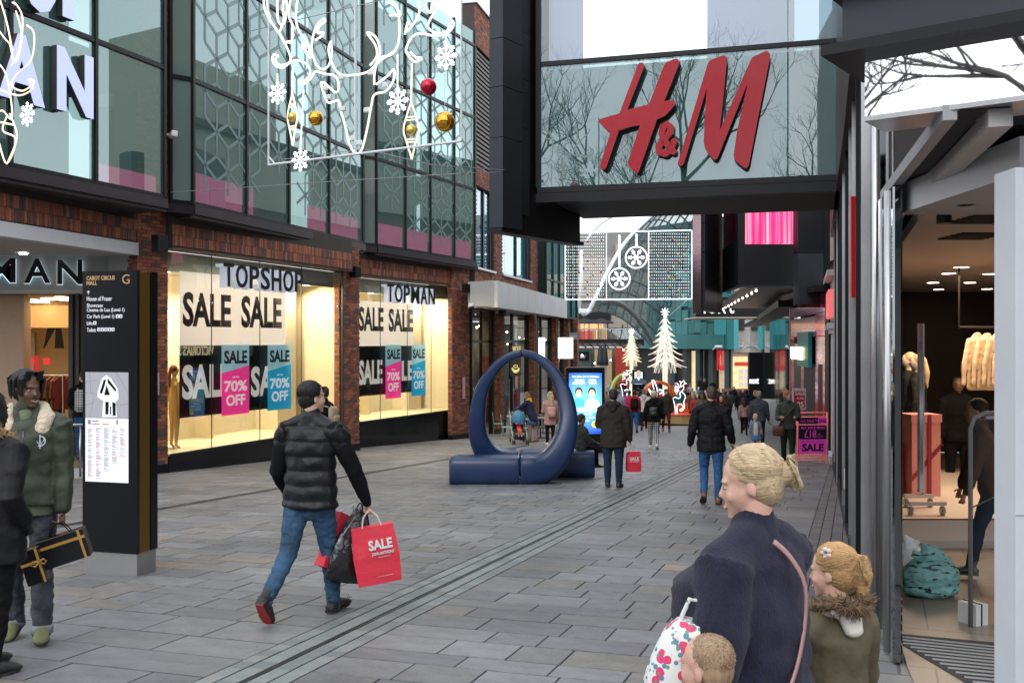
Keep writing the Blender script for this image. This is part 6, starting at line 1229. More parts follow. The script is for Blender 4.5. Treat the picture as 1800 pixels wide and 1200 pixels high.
for s_, x0, x1, f0, f1 in (('SALE', .2, .9, .68, .82), ('ALL BRA', .3, .8, .5, .58), ('25', .35, .8, .12, .38)): text(MB(), s_, w*x0, w*x1, z+h*f0, z+h*f1, -.011, .004, .02).build('lettering', mat('sign_pale_text', (.7, .62, .6), .5), o)
# ================================================================= people
SKINS = {'pale': mat('skin_pale', (.56, .33, .25), .5, var=.08, scale=12), 'mid': mat('skin_mid', (.42, .23, .15), .5, var=.08, scale=12), 'dark': mat('skin_dark', (.135, .066, .042), .42, var=.12, scale=12), 'brown': mat('skin_brown', (.20, .10, .06), .5), 'glove': mat('glove_black', (.01, .01, .01), .8)}
HAIRS = {k: mat('hair_' + k, c, .5, var=.3, scale=60, bump=.45, bscale=110, stretch=(1, .10, 1) if k in ('fair', 'honey') else (1, 1, .12), spec=.35) for k, c in {'black': (.010, .008, .008), 'brown': (.05, .026, .015), 'dark': (.022, .014, .010), 'grey': (.22, .21, .20), 'blonde': (.42, .27, .12), 'ginger': (.36, .15, .055), 'honey': (.36, .215, .095), 'toddler': (.30, .20, .125), 'fair': (.44, .33, .20), 'shaved': (.07, .045, .03), 'lightbrown': (.17, .09, .045)}.items()}
def cloth(name, c, rough=.85, var=.15, bump=.35, bscale=18, **k): return mat('fabric_' + name, c, rough, var=var, scale=6, bump=bump, bscale=bscale, spec=.15, **k)
def seg(mb, P, Rd, n=12, cap=True):
    "closed limb through points P with elliptical radii (rx across, ry front-back)"
    P = [Vector(p) for p in P]; Rd = [(r if hasattr(r, '__len__') else (r, r)) for r in Rd]; rings = []; N = len(P)
    for i in range(N):
        t = (P[min(i+1, N-1)] - P[max(i-1, 0)]).normalized(); x = Vector((1, 0, 0)); x = x - t*x.dot(t)
        if x.length < .2: x = Vector((0, 1, 0)); x = x - t*x.dot(t)
        x.normalize(); y = t.cross(x); rings.append([P[i] + x*(math.cos(2*math.pi*k/n)*Rd[i][0]) + y*(math.sin(2*math.pi*k/n)*Rd[i][1]) for k in range(n)])
    if cap:
        for end in (0, -1):
            c = P[end]; t = (P[0]-P[1] if end == 0 else P[-1]-P[-2]).normalized(); r0 = min(Rd[end]); ex = []
            for f, h in ((.87, .5), (.5, .87)): ex.append([c + (v-c)*f + t*r0*h for v in rings[end if end == -1 else 0]])
            if end == 0: rings = ex[::-1] + rings; 
            else: rings = rings + ex
            if end == 0: first = 2
    mb.loft(rings); return mb
def skin_mesh(mb, vox, m_, name, parent, sm=3, noise_amp=0, nscale=14, puff=None, kind=None):
    "fuse overlapping closed limbs into ONE continuous surface"
    o = link(name, mb.mesh(name, m_), parent)
    md = o.modifiers.new('r', 'REMESH'); md.mode = 'VOXEL'; md.voxel_size = vox; md.use_smooth_shade = True
    if sm: s_ = o.modifiers.new('s', 'SMOOTH'); s_.iterations = sm; s_.factor = .5
    SKINQ.append((o, m_, noise_amp, nscale, puff)); return o
SKINQ = []
def finish_skins():
    "turn every fused surface into a plain mesh, all in one evaluation of the scene"
    dg = bpy.context.evaluated_depsgraph_get(); dg.update(); outs = [bpy.data.meshes.new_from_object(q[0].evaluated_get(dg)) for q in SKINQ]
    for (o, m_, noise_amp, nscale, puff), out in zip(SKINQ, outs):
        old = o.data; o.modifiers.clear(); o.data = out; out.name = old.name; bpy.data.meshes.remove(old)
        if noise_amp or puff:
            nv = len(out.vertices); co = [0.0]*(nv*3); no = [0.0]*(nv*3); out.vertices.foreach_get('co', co); out.vertex_normals.foreach_get('vector', no)
            for i in range(0, nv*3, 3):
                x, y, z = co[i], co[i+1], co[i+2]; d = 0
                if noise_amp: d += noise_amp * noise.noise((x*nscale, y*nscale, z*nscale*1.5))
                if puff: d += puff(Vector((x, y, z)))
                co[i] = x + no[i]*d; co[i+1] = y + no[i+1]*d; co[i+2] = z + no[i+2]*d
            out.vertices.foreach_set('co', co)
        if not out.materials: out.materials.append(m_)
        n = len(out.polygons); out.polygons.foreach_set('material_index', [0]*n); out.polygons.foreach_set('use_smooth', [True]*n); out.update()
    SKINQ.clear()
def rotx(v, a): c, s = math.cos(a), math.sin(a); return Vector((v[0], v[1]*c - v[2]*s, v[1]*s + v[2]*c))
def person(label, px, Y, H=1.72, face=0, skin='pale', hair='dark', hstyle='short', top=None, bottom=None, shoes=None, legs=((0, 0), (0, 0)), arms=((5, 8, 12), (5, 8, 12)), lean=0, width=1.0, toplen=.50, lod=2, hat=None, hood=None, head=(0, 0), topkind='coat', skirt=None, scarf=None, puff=False, collar=None, dz=0, sit=None, group=None, belly=0, loc=None, child=False, sleeve=1.0, bootm=None, hands=None, flare=1.0, roll=0, vest=False):
    "legs: (swing, knee) left,right ; arms: (swing forward, out, elbow) left,right ; degrees. the figure faces +Y before it is turned"
    L = loc if loc is not None else GP(px, Y, dz); o = thing('person', label, 'person', Mrot(L, face), group)
    vox = (.0065, .011, .019, .028)[lod]; cv = (.010, .014, .022, .03)[lod]; hk = 1.16 if child else 1.0; n = 14 if lod < 2 else 10
    SK = SKINS[skin]; w = width; ln = R(lean)
    hip = Vector((0, 0, .52*H)); 
    def torso(x, y, z): # z in H units above the hips
        v = rotx(Vector((x*H*w, y*H, z*H)), -ln); return hip + v
    neck = torso(0, -.005, .325); shz = .272; jl = {}
    lows = []
    for s, (sw, kn) in zip((-1, 1), legs):
        h = hip + Vector((s*.048*H*w, 0, 0)); a = R(sw); d = Vector((s*.02, math.sin(a), -math.cos(a))).normalized(); k = h + d*.245*H
        b = R(sw - kn); d2 = Vector((0, math.sin(b), -math.cos(b))); an = k + d2*.235*H; jl[s] = (h, k, an, sw-kn)
    feet = {}
    for s in (-1, 1):
        h, k, an, b = jl[s]; pitch = R(max(-62, min(35, (b if b < -8 else max(0, b-6)*.8)))); f = Vector((s*.12, math.cos(pitch), math.sin(pitch))).normalized(); up = Vector((0, -math.sin(pitch), math.cos(pitch)))
        heel = an - up*.038*H - f*.035*H; toe = an - up*.038*H + f*.105*H; feet[s] = (heel, toe, f, up); lows += [heel.z, toe.z]
    shift = -min(lows) + .004 if sit is None else sit - (hip.z - .06*H)
    S = Vector((0, 0, shift)); hip += S; jl = {s: (a+S, b+S, c+S, q) for s, (a, b, c, q) in jl.items()}; feet = {s: (a+S, b+S, c, q) for s, (a, b, c, q) in feet.items()}; neck += S
    # arms
    ja = {}
    for s, (sw, out, el) in zip((-1, 1), arms):
        sh = torso(s*.104, -.003, shz) ; a = R(sw + lean*.5); q = R(out); d = Vector((s*math.sin(q), math.sin(a)*math.cos(q), -math.cos(a)*math.cos(q))).normalized(); e = sh + d*.17*H*sleeve
        a2 = R(sw + el); q2 = q*.55 if abs(el) < 60 else -R(15); d2 = Vector((s*math.sin(q2), math.sin(a2)*math.cos(q2), -math.cos(a2)*math.cos(q2))).normalized(); wr = e + d2*.15*H*sleeve; ja[s] = (sh, e, wr, d2)
    # ---------------- body
    b = MB(); seg(b, [torso(0, 0, -.03), torso(0, .0, .05), torso(0, 0, .12), torso(0, .002, .22), torso(0, -.002, .28)], [(.082*H*w, .055*H), (.080*H*w, .055*H), (.066*H*w, .05*H), (.085*H*w, .06*H), (.07*H*w, .045*H)], n)
    tn, sd = R(head[0]), R(head[1]); hb_ = neck + Vector((0, 0, .01*H)); hc = hb_ + Vector((0, .012*H+math.sin(ln)*.04*H, .075*H*hk)); HM = Matrix.Rotation(tn, 3, 'Z') @ Matrix.Rotation(sd, 3, 'X')
    def hd(x, y, z): return hc + HM @ (Vector((x, y, z)) * H * hk)
    def hball(mb, c, r, k=1.0): 
        g = MB(); g.ball((0, 0, 0), [q*H*hk*k for q in r], 14, 10); cc = hd(*c); mb.add([cc + HM @ v for v in g.v], g.f)
    seg(b, [neck - Vector((0, 0, .045*H)), hc - Vector((0, .014*H, .03*H))], [(.035*H, .034*H), (.030*H*hk, .031*H*hk)], n)
    hball(b, (0, -.006, .022), (.0435, .054, .050)); hball(b, (0, .012, -.012), (.038, .041, .046)); hball(b, (0, .022, -.040), (.024, .027, .020)); hball(b, (0, .040, .014), (.028, .012, .008))
    if lod < 3:
        seg(b, [hd(0, .047, .008), hd(0, .053, -.006), hd(0, .0565, -.014)], [.0040*H*hk, .0052*H*hk, .0066*H*hk], 8); hball(b, (0, .049, -.017), (.0105, .007, .0048)); hball(b, (0, .043, -.033), (.014, .010, .005)); hball(b, (0, .042, -.040), (.013, .010, .0045)); hball(b, (0, .038, -.055), (.014, .011, .010))
        for s in (-1, 1): hball(b, (s*.0425, -.008, -.005), (.0042, .0095, .0150)); hball(b, (s*.021, .031, -.016), (.014, .014, .014))
    for s in (-1, 1):
        sh, e, wr, d2 = ja[s]; seg(b, [sh + d2*0 - Vector((s*.012*H, 0, .01*H)), (sh+e)/2, e, (e+wr)/2, wr], [.024*H, .026*H, .022*H, .021*H, .0145*H], 10)
        h, k, an, q = jl[s]; seg(b, [h, (h+k)/2, k, (k+an)/2, an], [.050*H, .044*H, .031*H, .030*H, .019*H], 10)
        # hand: palm, four bent fingers, thumb
        up = Vector((s, 0, 0)); fw = d2.cross(up); fw = fw.normalized() if fw.length > .1 else Vector((0, 1, 0)); fw = fw if fw.y > 0 or abs(fw.y) < .1 else -fw; nrm = d2.cross(fw).normalized(); nrm = nrm if nrm.x*s < 0 else -nrm
        u = .95*H/1.75; palm = wr + d2*.048*u; seg(b, [wr, wr+d2*.03*u, wr+d2*.085*u], [.016*u, (.020*u), .022*u], 8)
        curl = (hands or (35, 35))[0 if s < 0 else 1]
        for j, (off, fl) in enumerate(((-.027, .055), (-.009, .068), (.009, .074), (.026, .066))):
            p0 = wr + d2*.078*u + fw*off*u; c1 = R(curl); v1 = (d2*math.cos(c1) + nrm*math.sin(c1)); c2 = R(curl*2.1); v2 = d2*math.cos(c2) + nrm*math.sin(c2); r_ = .0088*u
            seg(b, [p0, p0 + v1*fl*.5*u, p0 + v1*fl*.5*u + v2*fl*.5*u], [r_, r_*.95, r_*.8], 7)
        t0 = wr + d2*.03*u + fw*.02*u; seg(b, [t0, t0 + (d2*.6+fw*.75+nrm*.2).normalized()*.036*u, t0 + (d2*.8+fw*.75+nrm*.4).normalized()*.062*u], [.0115*u, .0105*u, .0085*u], 7)
    skin_mesh(b, vox, SK, 'body', o, 2 if lod == 0 else 1)
    if lod < 3:
        for s in (-1, 1):
            m = MB(); hball(m, (s*.0170, .0425, .002), (.0062, .0058, .0034)); eye = m.build('eye', mat('eye_white', (.36, .34, .32), .25), o, True); m = MB(); hball(m, (s*.0170, .0464, .002), (.0031, .0026, .0031)); m.build('iris', mat('eye_dark', (.02, .012, .008), .15), eye, True)
            m = MB(); seg(m, [hd(s*.008, .0500, .0125), hd(s*.018, .0480, .0150), hd(s*.027, .0415, .0125)], [.0019*H, .0024*H, .0015*H], 6); m.build('eyebrow', HAIRS[hair if hair != 'shaved' else 'dark'], o)
        m = MB(); hball(m, (0, .0505, -.0365), (.0125, .0040, .0050)); m.build('lips', mat('lips_%s' % skin, [c*.75 if i else c*.9 for i, c in enumerate(SK.node_tree.nodes['Color Ramp'].color_ramp.elements[1].color[:3] if 'Color Ramp' in SK.node_tree.nodes else (.3, .12, .1))], .5), o, True)
    # ---------------- hair
    HMm = HAIRS[hair]; m = MB()
    if hstyle != 'bald':
        th = {'shaved': .0015, 'short': .005, 'curly': .012}.get(hstyle, .006)
        hball(m, (0, -.014, .030), (.0435+th, .050+th, .045+th)); hball(m, (0, -.026, .004), (.040+th, .036+th, .046+th))
        if hstyle in ('long', 'curly', 'bob'):
            l_ = {'long': .17, 'curly': .10, 'bob': .05}[hstyle]; k_ = 1.25 if hstyle == 'curly' else 1
            for s in (-1, 1): seg(m, [hd(s*.036, .0, .03), hd(s*.048*k_, -.005, -.02), hd(s*.045*k_, -.02, -.02-l_*.6)], [.020*H*hk*k_, .018*H*hk*k_, .014*H*hk*k_], 8)
            seg(m, [hd(0, -.035, .02), hd(0, -.052*k_, -.03), hd(0, -.052*k_, -.03-l_)], [(.045*H*hk*k_, .025*H*hk), (.050*H*hk*k_, .024*H*hk*k_), (.036*H*hk, .014*H*hk)], 10)
        if hstyle == 'pony': hball(m, (0, -.060, .040), (.013, .013, .013)); seg(m, [hd(0, -.056, .045), hd(.004, -.078, .040), hd(.006, -.084, .0), hd(.002, -.074, -.045), hd(0, -.068, -.07)], [.012*H*hk, .017*H*hk, .020*H*hk, .015*H*hk, .005*H*hk], 10)
        if hstyle == 'bun': hball(m, (0, -.073, .016), (.021, .022, .023)); seg(m, [hd(0, -.076, .02), hd(0, -.084, .0), hd(0, -.082, -.016)], [.013*H, .014*H, .006*H], 8)
        if hstyle == 'topbun': hball(m, (0, -.035, .082), (.022, .022, .022))
        if hstyle == 'dreads':
            r = random.Random(5)
            for k in range(34):
                a = R(r.uniform(-175, 175)); rad = .040; st_ = Vector((math.sin(a)*.03, -math.cos(a)*.035-.005, .068)); en = Vector((math.sin(a)*.053, -math.cos(a)*.060-.006, .02 if abs(a) > 2.4 else -.012-r.random()*.02))
                if abs(a) > 2.5: en = Vector((math.sin(a)*.06, .044, .036+r.random()*.012))
                mid = (st_+en)/2 + Vector((math.sin(a)*.02, -math.cos(a)*.02, .018)); seg(m, [hd(*st_), hd(*mid), hd(*en)], [.0055*H*hk, .0058*H*hk, .0040*H*hk], 6)
        ho = skin_mesh(m, vox*.9 if hstyle == 'dreads' else vox, HMm, 'hair', o, 1 if hstyle == 'dreads' else 2, .004 if hstyle in ('curly',) else .0015, 60 if hstyle == 'curly' else 40)
        if lod == 0 and hstyle in ('bun', 'pony', 'shaved', 'short'):
            r = random.Random(8); fs_ = [MB(), MB()]; C0 = Vector((0, -.014, .030)); RR = Vector((.0435+th, .050+th, .045+th)); sc_ = H*hk
            def onh(d, k_=1.0): d = d.normalized(); return hd(*(C0 + Vector((d.x*RR.x, d.y*RR.y, d.z*RR.z)) * k_))
            if hstyle in ('bun', 'pony'):
                E_ = Vector((0, -1, -.15)) if hstyle == 'bun' else Vector((0, -.9, .3))
                for k in range(850):
                    a = r.uniform(-2.2, 2.2); A_ = Vector((math.sin(a), .75*math.cos(a)+.1, .9*math.cos(a)-.25 if abs(a) < 1.5 else -.75-r.random()*.3)); k0 = 1.0+r.random()*.018; P_ = []
                    for i in range(7): t = i/6; P_.append(onh(A_.normalized()*(1-t) + E_.normalized()*t + Vector((r.gauss(0, .012), 0, r.gauss(0, .012))), k0))
                    fs_[k % 2].tube(P_, [.0006*sc_]*6+[.0003*sc_], 3, caps=False)
                for k in range(30): a = r.uniform(-1.4, 1.4); p = onh(Vector((math.sin(a), .5*math.cos(a), .8*math.cos(a))), 1.03); fs_[0].tube([p, p + Vector((r.gauss(0, .006), r.gauss(0, .006), .008)), p + Vector((r.gauss(0, .014), r.gauss(0, .014), .010))], .0004, 3, caps=False)
            else:
                for k in range(900 if hstyle == 'short' else 1100):
                    d = Vector((r.gauss(0, 1), r.gauss(0, 1)-.4, r.gauss(0, 1)+.25)).normalized()
                    if d.z < -.55 or (d.y > .45 and d.z < .35): continue
                    L_ = .010 if hstyle == 'short' else .004; p = onh(d, .99); q = p + (onh(d, 1.2)-p).normalized()*L_*sc_*.4 + (HM @ Vector((r.gauss(0, .3), .6 if hstyle == 'short' else 0, -.5)))*L_*sc_; fs_[k % 2].tube([p, q], [.0011*sc_, .0004*sc_], 3, caps=False)
            base = HMm.node_tree.nodes['Color Ramp'].color_ramp.elements[1].color[:3]
            fs_[0].build('fine_hairs', HMm, o, True, kind='stuff'); fs_[1].build('fine_hairs', mat(HMm.name + '_light', [min(1, c*1.25) for c in base], .42), o, True, kind='stuff')
        if lod == 0 and hstyle in ('bun', 'pony'):
            st = MB(); r = random.Random(3)
            for k in range(70):
                a = r.uniform(0, 6.28); c0 = Vector((0, -.082, .02)); p = [hd(*(c0 + Vector((math.cos(a)*.016, math.sin(a)*.008, math.sin(a)*.018)))), hd(*(c0 + Vector((math.cos(a)*.026, -.006+math.sin(a)*.01, math.sin(a)*.03)))), hd(*(c0 + Vector((math.cos(a+.5)*.030, -.010, math.sin(a+.5)*.038-.006))))]; st.tube(p, [.0016*H, .0013*H, .0004*H], 5)
            st.build('hair_strands', HMm, o, True, kind='stuff')
    if hat:
        kind, hm = hat; m = MB()
        if kind == 'beanie': hball(m, (0, -.008, .036), (.052, .060, .052))
        elif kind == 'cap': hball(m, (0, -.008, .038), (.050, .057, .044)); seg(m, [hd(0, .035, .040), hd(0, .075, .032), hd(0, .095, .026)], [(.036*H, .006*H), (.032*H, .005*H), (.022*H, .004*H)], 10)
        elif kind == 'brim': hball(m, (0, -.004, .050), (.044, .050, .036)); g = MB(); g.ball((0, 0, 0), (.078*H, .085*H, .006*H), 16, 6); m.add([hd(0, -.004, .038) + HM @ v for v in g.v], g.f)
        skin_mesh(m, vox, hm, 'hat', o, 1)
        if kind == 'beanie' and lod < 3: m = MB(); hball(m, (0, -.008, .092), (.018, .018, .018)); m.build('bobble', hm, o, True)
    # ---------------- top garment
    T = top or cloth('black', (.012, .012, .014)); m = MB(); lo = toplen - .52; k = {'coat': 1.16, 'slim': 1.05, 'puffer': 1.24, 'bulky': 1.34}[topkind]; fl = flare
    prof = [(lo, .098*fl, .075*fl), (max(lo+.02, -.01), .097, .074), (.06, .092, .068), (.12, .086, .064), (.19, .094, .068), (.24, .100, .066), (.27, .088, .058), (.300, .060, .046)]
    pts = [torso(0, (.004 + (belly*.02 if .02 < z < .2 else 0)), z) for z, _, _ in prof]; seg(m, pts, [(a*H*w*k*.97, (c + (belly*.02 if .02 < z < .22 else 0))*H*k) for z, a, c in prof], n+2, cap=False)
    seg(m, [torso(0, -.004, .29), torso(0, -.002, .345)], [(.046*H*w, .046*H), (.042*H, .044*H)], n)
    for s in (-1, 1):
        sh, e, wr, d2 = ja[s]; kk = k*1.0; inn = torso(s*.07, 0, shz-.012); seg(m, [torso(s*.02, -.004, .318), torso(s*.066, -.004, .293), sh + Vector((0, 0, -.004*H))], [.030*H*kk, .033*H*kk, .037*H*kk], n); seg(m, [inn, sh, sh + (e-sh)*.22], [.042*H*kk, .043*H*kk, .042*H*kk], n) if vest else seg(m, [inn, sh, (sh+e)/2, e, (e+wr)/2, wr - d2*.01*H], [.042*H*kk, .043*H*kk, .038*H*kk, .033*H*kk, .030*H*kk, .022*H*kk], n)
    pf = None
    if puff:
        def pf(v): return (-.008 + .014*abs(math.sin((v.z/H)*math.pi/.062))**.6) * (1 if v.z < hip.z+.30*H else .3)
    tp = skin_mesh(m, cv, T, 'jacket', o, 3, .010*(1.3 if topkind != 'slim' else .7) if lod < 3 else .006, 9, pf)
    if hood:
        m = MB(); hm = hood if not isinstance(hood, tuple) else hood[0]; rim = hood[1] if isinstance(hood, tuple) else None
        c0 = torso(0, -.030, .325)
        seg(m, [torso(-.055, .012, .318), torso(-.045, -.045, .335), torso(0, -.068, .325), torso(.045, -.045, .335), torso(.055, .012, .318)], [.022*H, .027*H, .032*H, .027*H, .022*H], 10); seg(m, [torso(0, -.055, .33), torso(0, -.075, .27)], [(.05*H, .03*H), (.035*H, .018*H)], 10)
        skin_mesh(m, cv, hm, 'hood', o, 2, .006, 14)
        if rim:
            m = MB(); P = [torso(-.056, .022, .322), torso(-.058, -.045, .350), torso(-.03, -.085, .352), torso(0, -.10, .340), torso(.03, -.085, .352), torso(.058, -.045, .350), torso(.056, .022, .322)]; seg(m, P, [.020*H*hk]*7, 10); skin_mesh(m, cv*.8, rim, 'fur_trim', o, 0, .016, 55)
            if lod < 2:
                r = random.Random(4); f = MB()
                for q in range(420): t = r.random(); p = bez(P, t); d = Vector((r.gauss(0, 1), r.gauss(0, 1), r.gauss(0, 1))).normalized(); f.tube([p+d*.016*H*hk, p+d*(.028+r.random()*.014)*H*hk+Vector((0, 0, -.004))], [.0022*H, .0006*H], 3, caps=False)
                f.build('fur_strands', rim, o, kind='stuff')
    if collar:
        m = MB(); seg(m, [torso(-.050, .055, .262), torso(-.066, .03, .312), torso(-.048, -.02, .345), torso(0, -.042, .350), torso(.048, -.02, .345), torso(.066, .03, .312), torso(.050, .055, .262)], [(.030*H, .024*H), (.031*H, .022*H), (.023*H, .02*H), (.023*H, .02*H), (.023*H, .02*H), (.031*H, .022*H), (.030*H, .024*H)], 10); skin_mesh(m, cv*.8, collar, 'collar', o, 2, .004, 26)
    if scarf: m = MB(); seg(m, [torso(-.04, .02, .315), torso(0, -.045, .33), torso(.04, .02, .315), torso(0, .045, .30), torso(-.03, .03, .31)], [.022*H]*5, 8); seg(m, [torso(.01, .05, .30), torso(.02, .06, .17)], [(.022*H, .012*H), (.02*H, .008*H)], 8); skin_mesh(m, cv, scarf, 'scarf', o, 1, .004, 30)
    # ---------------- lower garments
    Bt = bottom or cloth('denim_dark', (.03, .045, .08))
    if Bt != 'bare':
        m = MB(); seg(m, [torso(0, 0, .03), torso(0, 0, -.02), torso(0, -.004, -.055)], [(.082*H*w, .060*H), (.090*H*w, .068*H), (.075*H*w, .055*H)], n)
        for s in (-1, 1):
            h, kx_, an, q = jl[s]; d = (an-kx_).normalized(); hh = h + Vector((0, 0, .0)); wq = 1 if w < 1.15 else 1.12; seg(m, [hh, (hh+kx_)/2, kx_, (kx_+an)/2, an + d*.012*H], [.056*H*wq, .050*H*wq, .038*H*wq, .035*H*wq*(1.12 if roll else 1), .028*H*(1.35 if roll else 1)], n)
        skin_mesh(m, cv, Bt, 'trousers', o, 1 if lod == 0 else 2, .011 if lod == 0 else .007 if lod < 3 else .004, 16)
        if roll:
            for s in (-1, 1): h, kx_, an, q = jl[s]; m = MB(); m.tube([an + Vector((0, 0, .012*H)), an - Vector((0, 0, .022*H))], [.039*H, .040*H], 14); m.build('trouser_cuff', mat('denim_cuff', (.22, .24, .27), .8), o, True)
    if skirt: m = MB(); seg(m, [torso(0, 0, .04), torso(0, 0, -.04), hip + Vector((0, .01, -.16*H))], [(.085*H*w, .065*H), (.10*H*w, .08*H), (.125*H, .105*H)], n, cap=False); skin_mesh(m, cv, skirt, 'skirt', o, 2, .008, 12)
    Sh = shoes or mat('shoe_black', (.012, .012, .012), .5)
    for s in (-1, 1):
        heel, toe, f, up = feet[s]; m = MB(); a = jl[s][2]; r_ = .026*H
        seg(m, [heel + up*.020*H + f*.012*H, (heel+toe)/2 + up*.024*H, toe + up*.013*H - f*.012*H, toe + up*.011*H], [(r_, .022*H), (r_*1.02, .024*H), (r_*1.1, .015*H), (r_*.8, .011*H)], n); seg(m, [a + up*(.085*H if bootm else .01*H), heel + up*.025*H + f*.03*H], [(r_*1.05, r_*1.1), (r_*1.0, r_*1.2)], n)
        sho = skin_mesh(m, cv*.7, bootm or Sh, 'shoe', o, 1); g = MB(); rr_ = []
        for hh in (0, .010*H): rr_.append([heel + f*t*.145*H - f*.005*H + f.cross(up).normalized()*x*.026*H + up*hh for t, x in ((0, -.7), (0, .7), (.3, .95), (.65, 1.1), (.9, .85), (1.0, .4), (1.0, -.4), (.9, -.85), (.65, -1.1), (.3, -.95))])
        g.loft(rr_, flip=True); g.build('sole', (hands and False) or mat('sole_%s' % ('white' if Sh.name.endswith('white') else 'dark'), (.6, .6, .6) if Sh.name.endswith('white') else (.02, .018, .016), .6), sho)
    o['_'] = 0; del o['_']
    W_ = o.matrix_basis; info = dict(o=o, W=W_, wr={s: W_ @ (ja[s][2] + ja[s][3]*.085) for s in (-1, 1)}, torso=lambda x, y, z: W_ @ torso(x, y, z), hd=lambda x, y, z: W_ @ hd(x, y, z), L=lambda v: v, tl=torso, hl=hd, H=H, jl=jl, feet=feet, ja=ja)
    return info
BK = cloth('black', (.007, .007, .0085)); NAVY = cloth('navy', (.018, .024, .06)); DEN = cloth('denim_blue', (.028, .085, .20), var=.35, bscale=50); DEND = cloth('denim_dark', (.018, .028, .055), var=.3); GREY = cloth('grey', (.10, .11, .125)); OLIVE = cloth('olive', (.055, .058, .032)); BROWNC = cloth('dark_brown', (.032, .027, .022)); REDC = cloth('red', (.45, .02, .04)); WHITEC = cloth('white', (.55, .54, .52)); PINKC = cloth('dusty_pink', (.42, .24, .22)); HOTP = cloth('hot_pink', (.55, .03, .17)); LGREY = cloth('light_grey', (.25, .27, .30)); BLUEC = cloth('bright_blue', (.02, .12, .35)); MAROON = cloth('maroon', (.07, .015, .02))
CHECK = brickmat('checked_trousers', (.012, .012, .012), (.03, .03, .03), (.55, .55, .55), .055, .055, .006, axes=(R(90), 0, 0), off=0, bmp=0); TART = brickmat('tartan_cloth', (.02, .02, .025), (.05, .03, .03), (.25, .2, .2), .09, .09, .008, axes=(R(90), 0, 0), off=0, bmp=0)
SHW = mat('shoe_white', (.6, .6, .6), .5); SHB = mat('shoe_brown', (.16, .07, .03), .5)
wk = ((22, 4), (-16, 22)); wk2 = ((-16, 30), (24, 4)); walk_arms = ((-14, 8, 10), (16, 8, 22)); still = ((2, 0), (-2, 0))
# --- mid-ground people
def backpack(px_info, label, m_, w=.28, h=.40, d=.14, z=.16):
    P = px_info; c = P['torso'](0, -.115, z); rz = P['W'].to_3x3(); M = Matrix.Translation(c) @ rz.to_4x4(); o = thing('backpack', label, 'backpack', M); MB().bbox((0, 0, 0), (w, d, h), .045).build('bag', m_, o, True); MB().bbox((0, -d/2-.02, -.06), (w*.75, .05, h*.42), .02).build('pocket', m_, o, True)
    for s in (-1, 1): MB().tube([(s*w*.3, d/2, h*.45), (s*w*.36, .13, h*.52), (s*w*.40, .24, h*.3)], .016, 6).build('strap', m_, o, True)
    return o
def shopbag(name, label, top, w, h, d, m_, rot=0, tilt=0, cat='shopping bag', deco=None, handle=.14, hm=None):
    "paper carrier hanging below the point top"
    M = Matrix.Translation(top) @ Matrix.Rotation(R(rot), 4, 'Z') @ Matrix.Rotation(R(tilt), 4, 'Y'); o = thing(name, label, cat, M); z1 = -handle; z0 = z1 - h
    V = []; r = random.Random(len(label))
    for z, f in ((z0, 1), (z0+h*.5, 1.03), (z1, .96)):
        V.append([Vector((x*w/2*f + r.uniform(-.006, .006), y*d/2*(1 if z < z1 else .7) + r.uniform(-.006, .006), z)) for x, y in ((-1, -1), (0, -1.05), (1, -1), (1, 0), (1, 1), (0, 1.05), (-1, 1), (-1, 0))])
    mb = MB(); mb.loft(V); mb.build('bag_body', m_, o)
    for y in (-d*.35, d*.35): MB().tube([(-w*.22, y, z1), (-w*.16, y*.6, z1*.45), (0, 0, .0), (w*.16, y*.6, z1*.45), (w*.22, y, z1)], .005, 5).build('handle', hm or mat('cord_white', (.5, .5, .48), .6), o)
    if deco: deco(o, w, h, d, z0, z1)
    return o
REDP = mat('paper_red', (.62, .030, .055), .45, var=.10, scale=7, bump=.5, bscale=9)
QUILT = cloth('quilted_black', (.009, .009, .011), .6, bump=.9, bscale=30)
P_ = person('man in a quilted black jacket and blue jeans walking away right of centre', 1250, 15.3, 1.78, -12, 'pale', 'shaved', 'shaved', QUILT, DEN, SHB, ((10, 42), (-6, 2)), ((-8, 14, 28), (-4, 14, 34)), width=1.14, toplen=.44, lod=1, head=(12, 0), topkind='coat')
P_ = person('man in a dark brown parka standing with his back to us by the screen', 1078, 17.9, 1.76, -14, 'pale', 'dark', 'short', BROWNC, DEND, None, ((3, 0), (-2, 0)), ((8, 12, 95), (2, 10, 14)), width=1.16, toplen=.41, lod=1, hood=BROWNC, head=(10, -6), topkind='puffer')
def saledeco(o, w, h, d, z0, z1): text(MB(), 'SALE', -w*.35, w*.35, z0+h*.56, z0+h*.74, -d*.53-.002, .003, .03).build('lettering', mat('print_white', (.7, .68, .68), .5), o); text(MB(), 'JOHN ANTHONY', -w*.36, w*.36, z0+h*.46, z0+h*.53, -d*.53-.002, .003, .01).build('lettering', mat('print_white', (0, 0, 0)), o)
q = P_['wr'][1]; shopbag('shopping_bag', 'red paper sale bag hanging from the hand of the man in the brown parka', q + Vector((.05, -.02, .02)), .24, .36, .12, REDP, 8, 0, deco=saledeco)
# window watcher
P_ = person('man in a black cap and jacket with a yellow shirt beside the sale window', 570, 20, 1.80, 68, 'pale', 'dark', 'short', BK, BK, None, still, ((10, 6, 40), (5, 8, 20)), lod=1, hat=('cap', BK), head=(-8, -4), toplen=.47); backpack(P_, 'tan backpack worn by the man in the black cap', mat('tan_canvas', (.35, .26, .17), .8), .26, .40, .12)
MB(P_['W'].inverted()).bbox(P_['torso'](0, .085, .20), (.16, .05, .32), .02, None).build('yellow_shirt', cloth('mustard', (.55, .33, .03)), P_['o'], True)
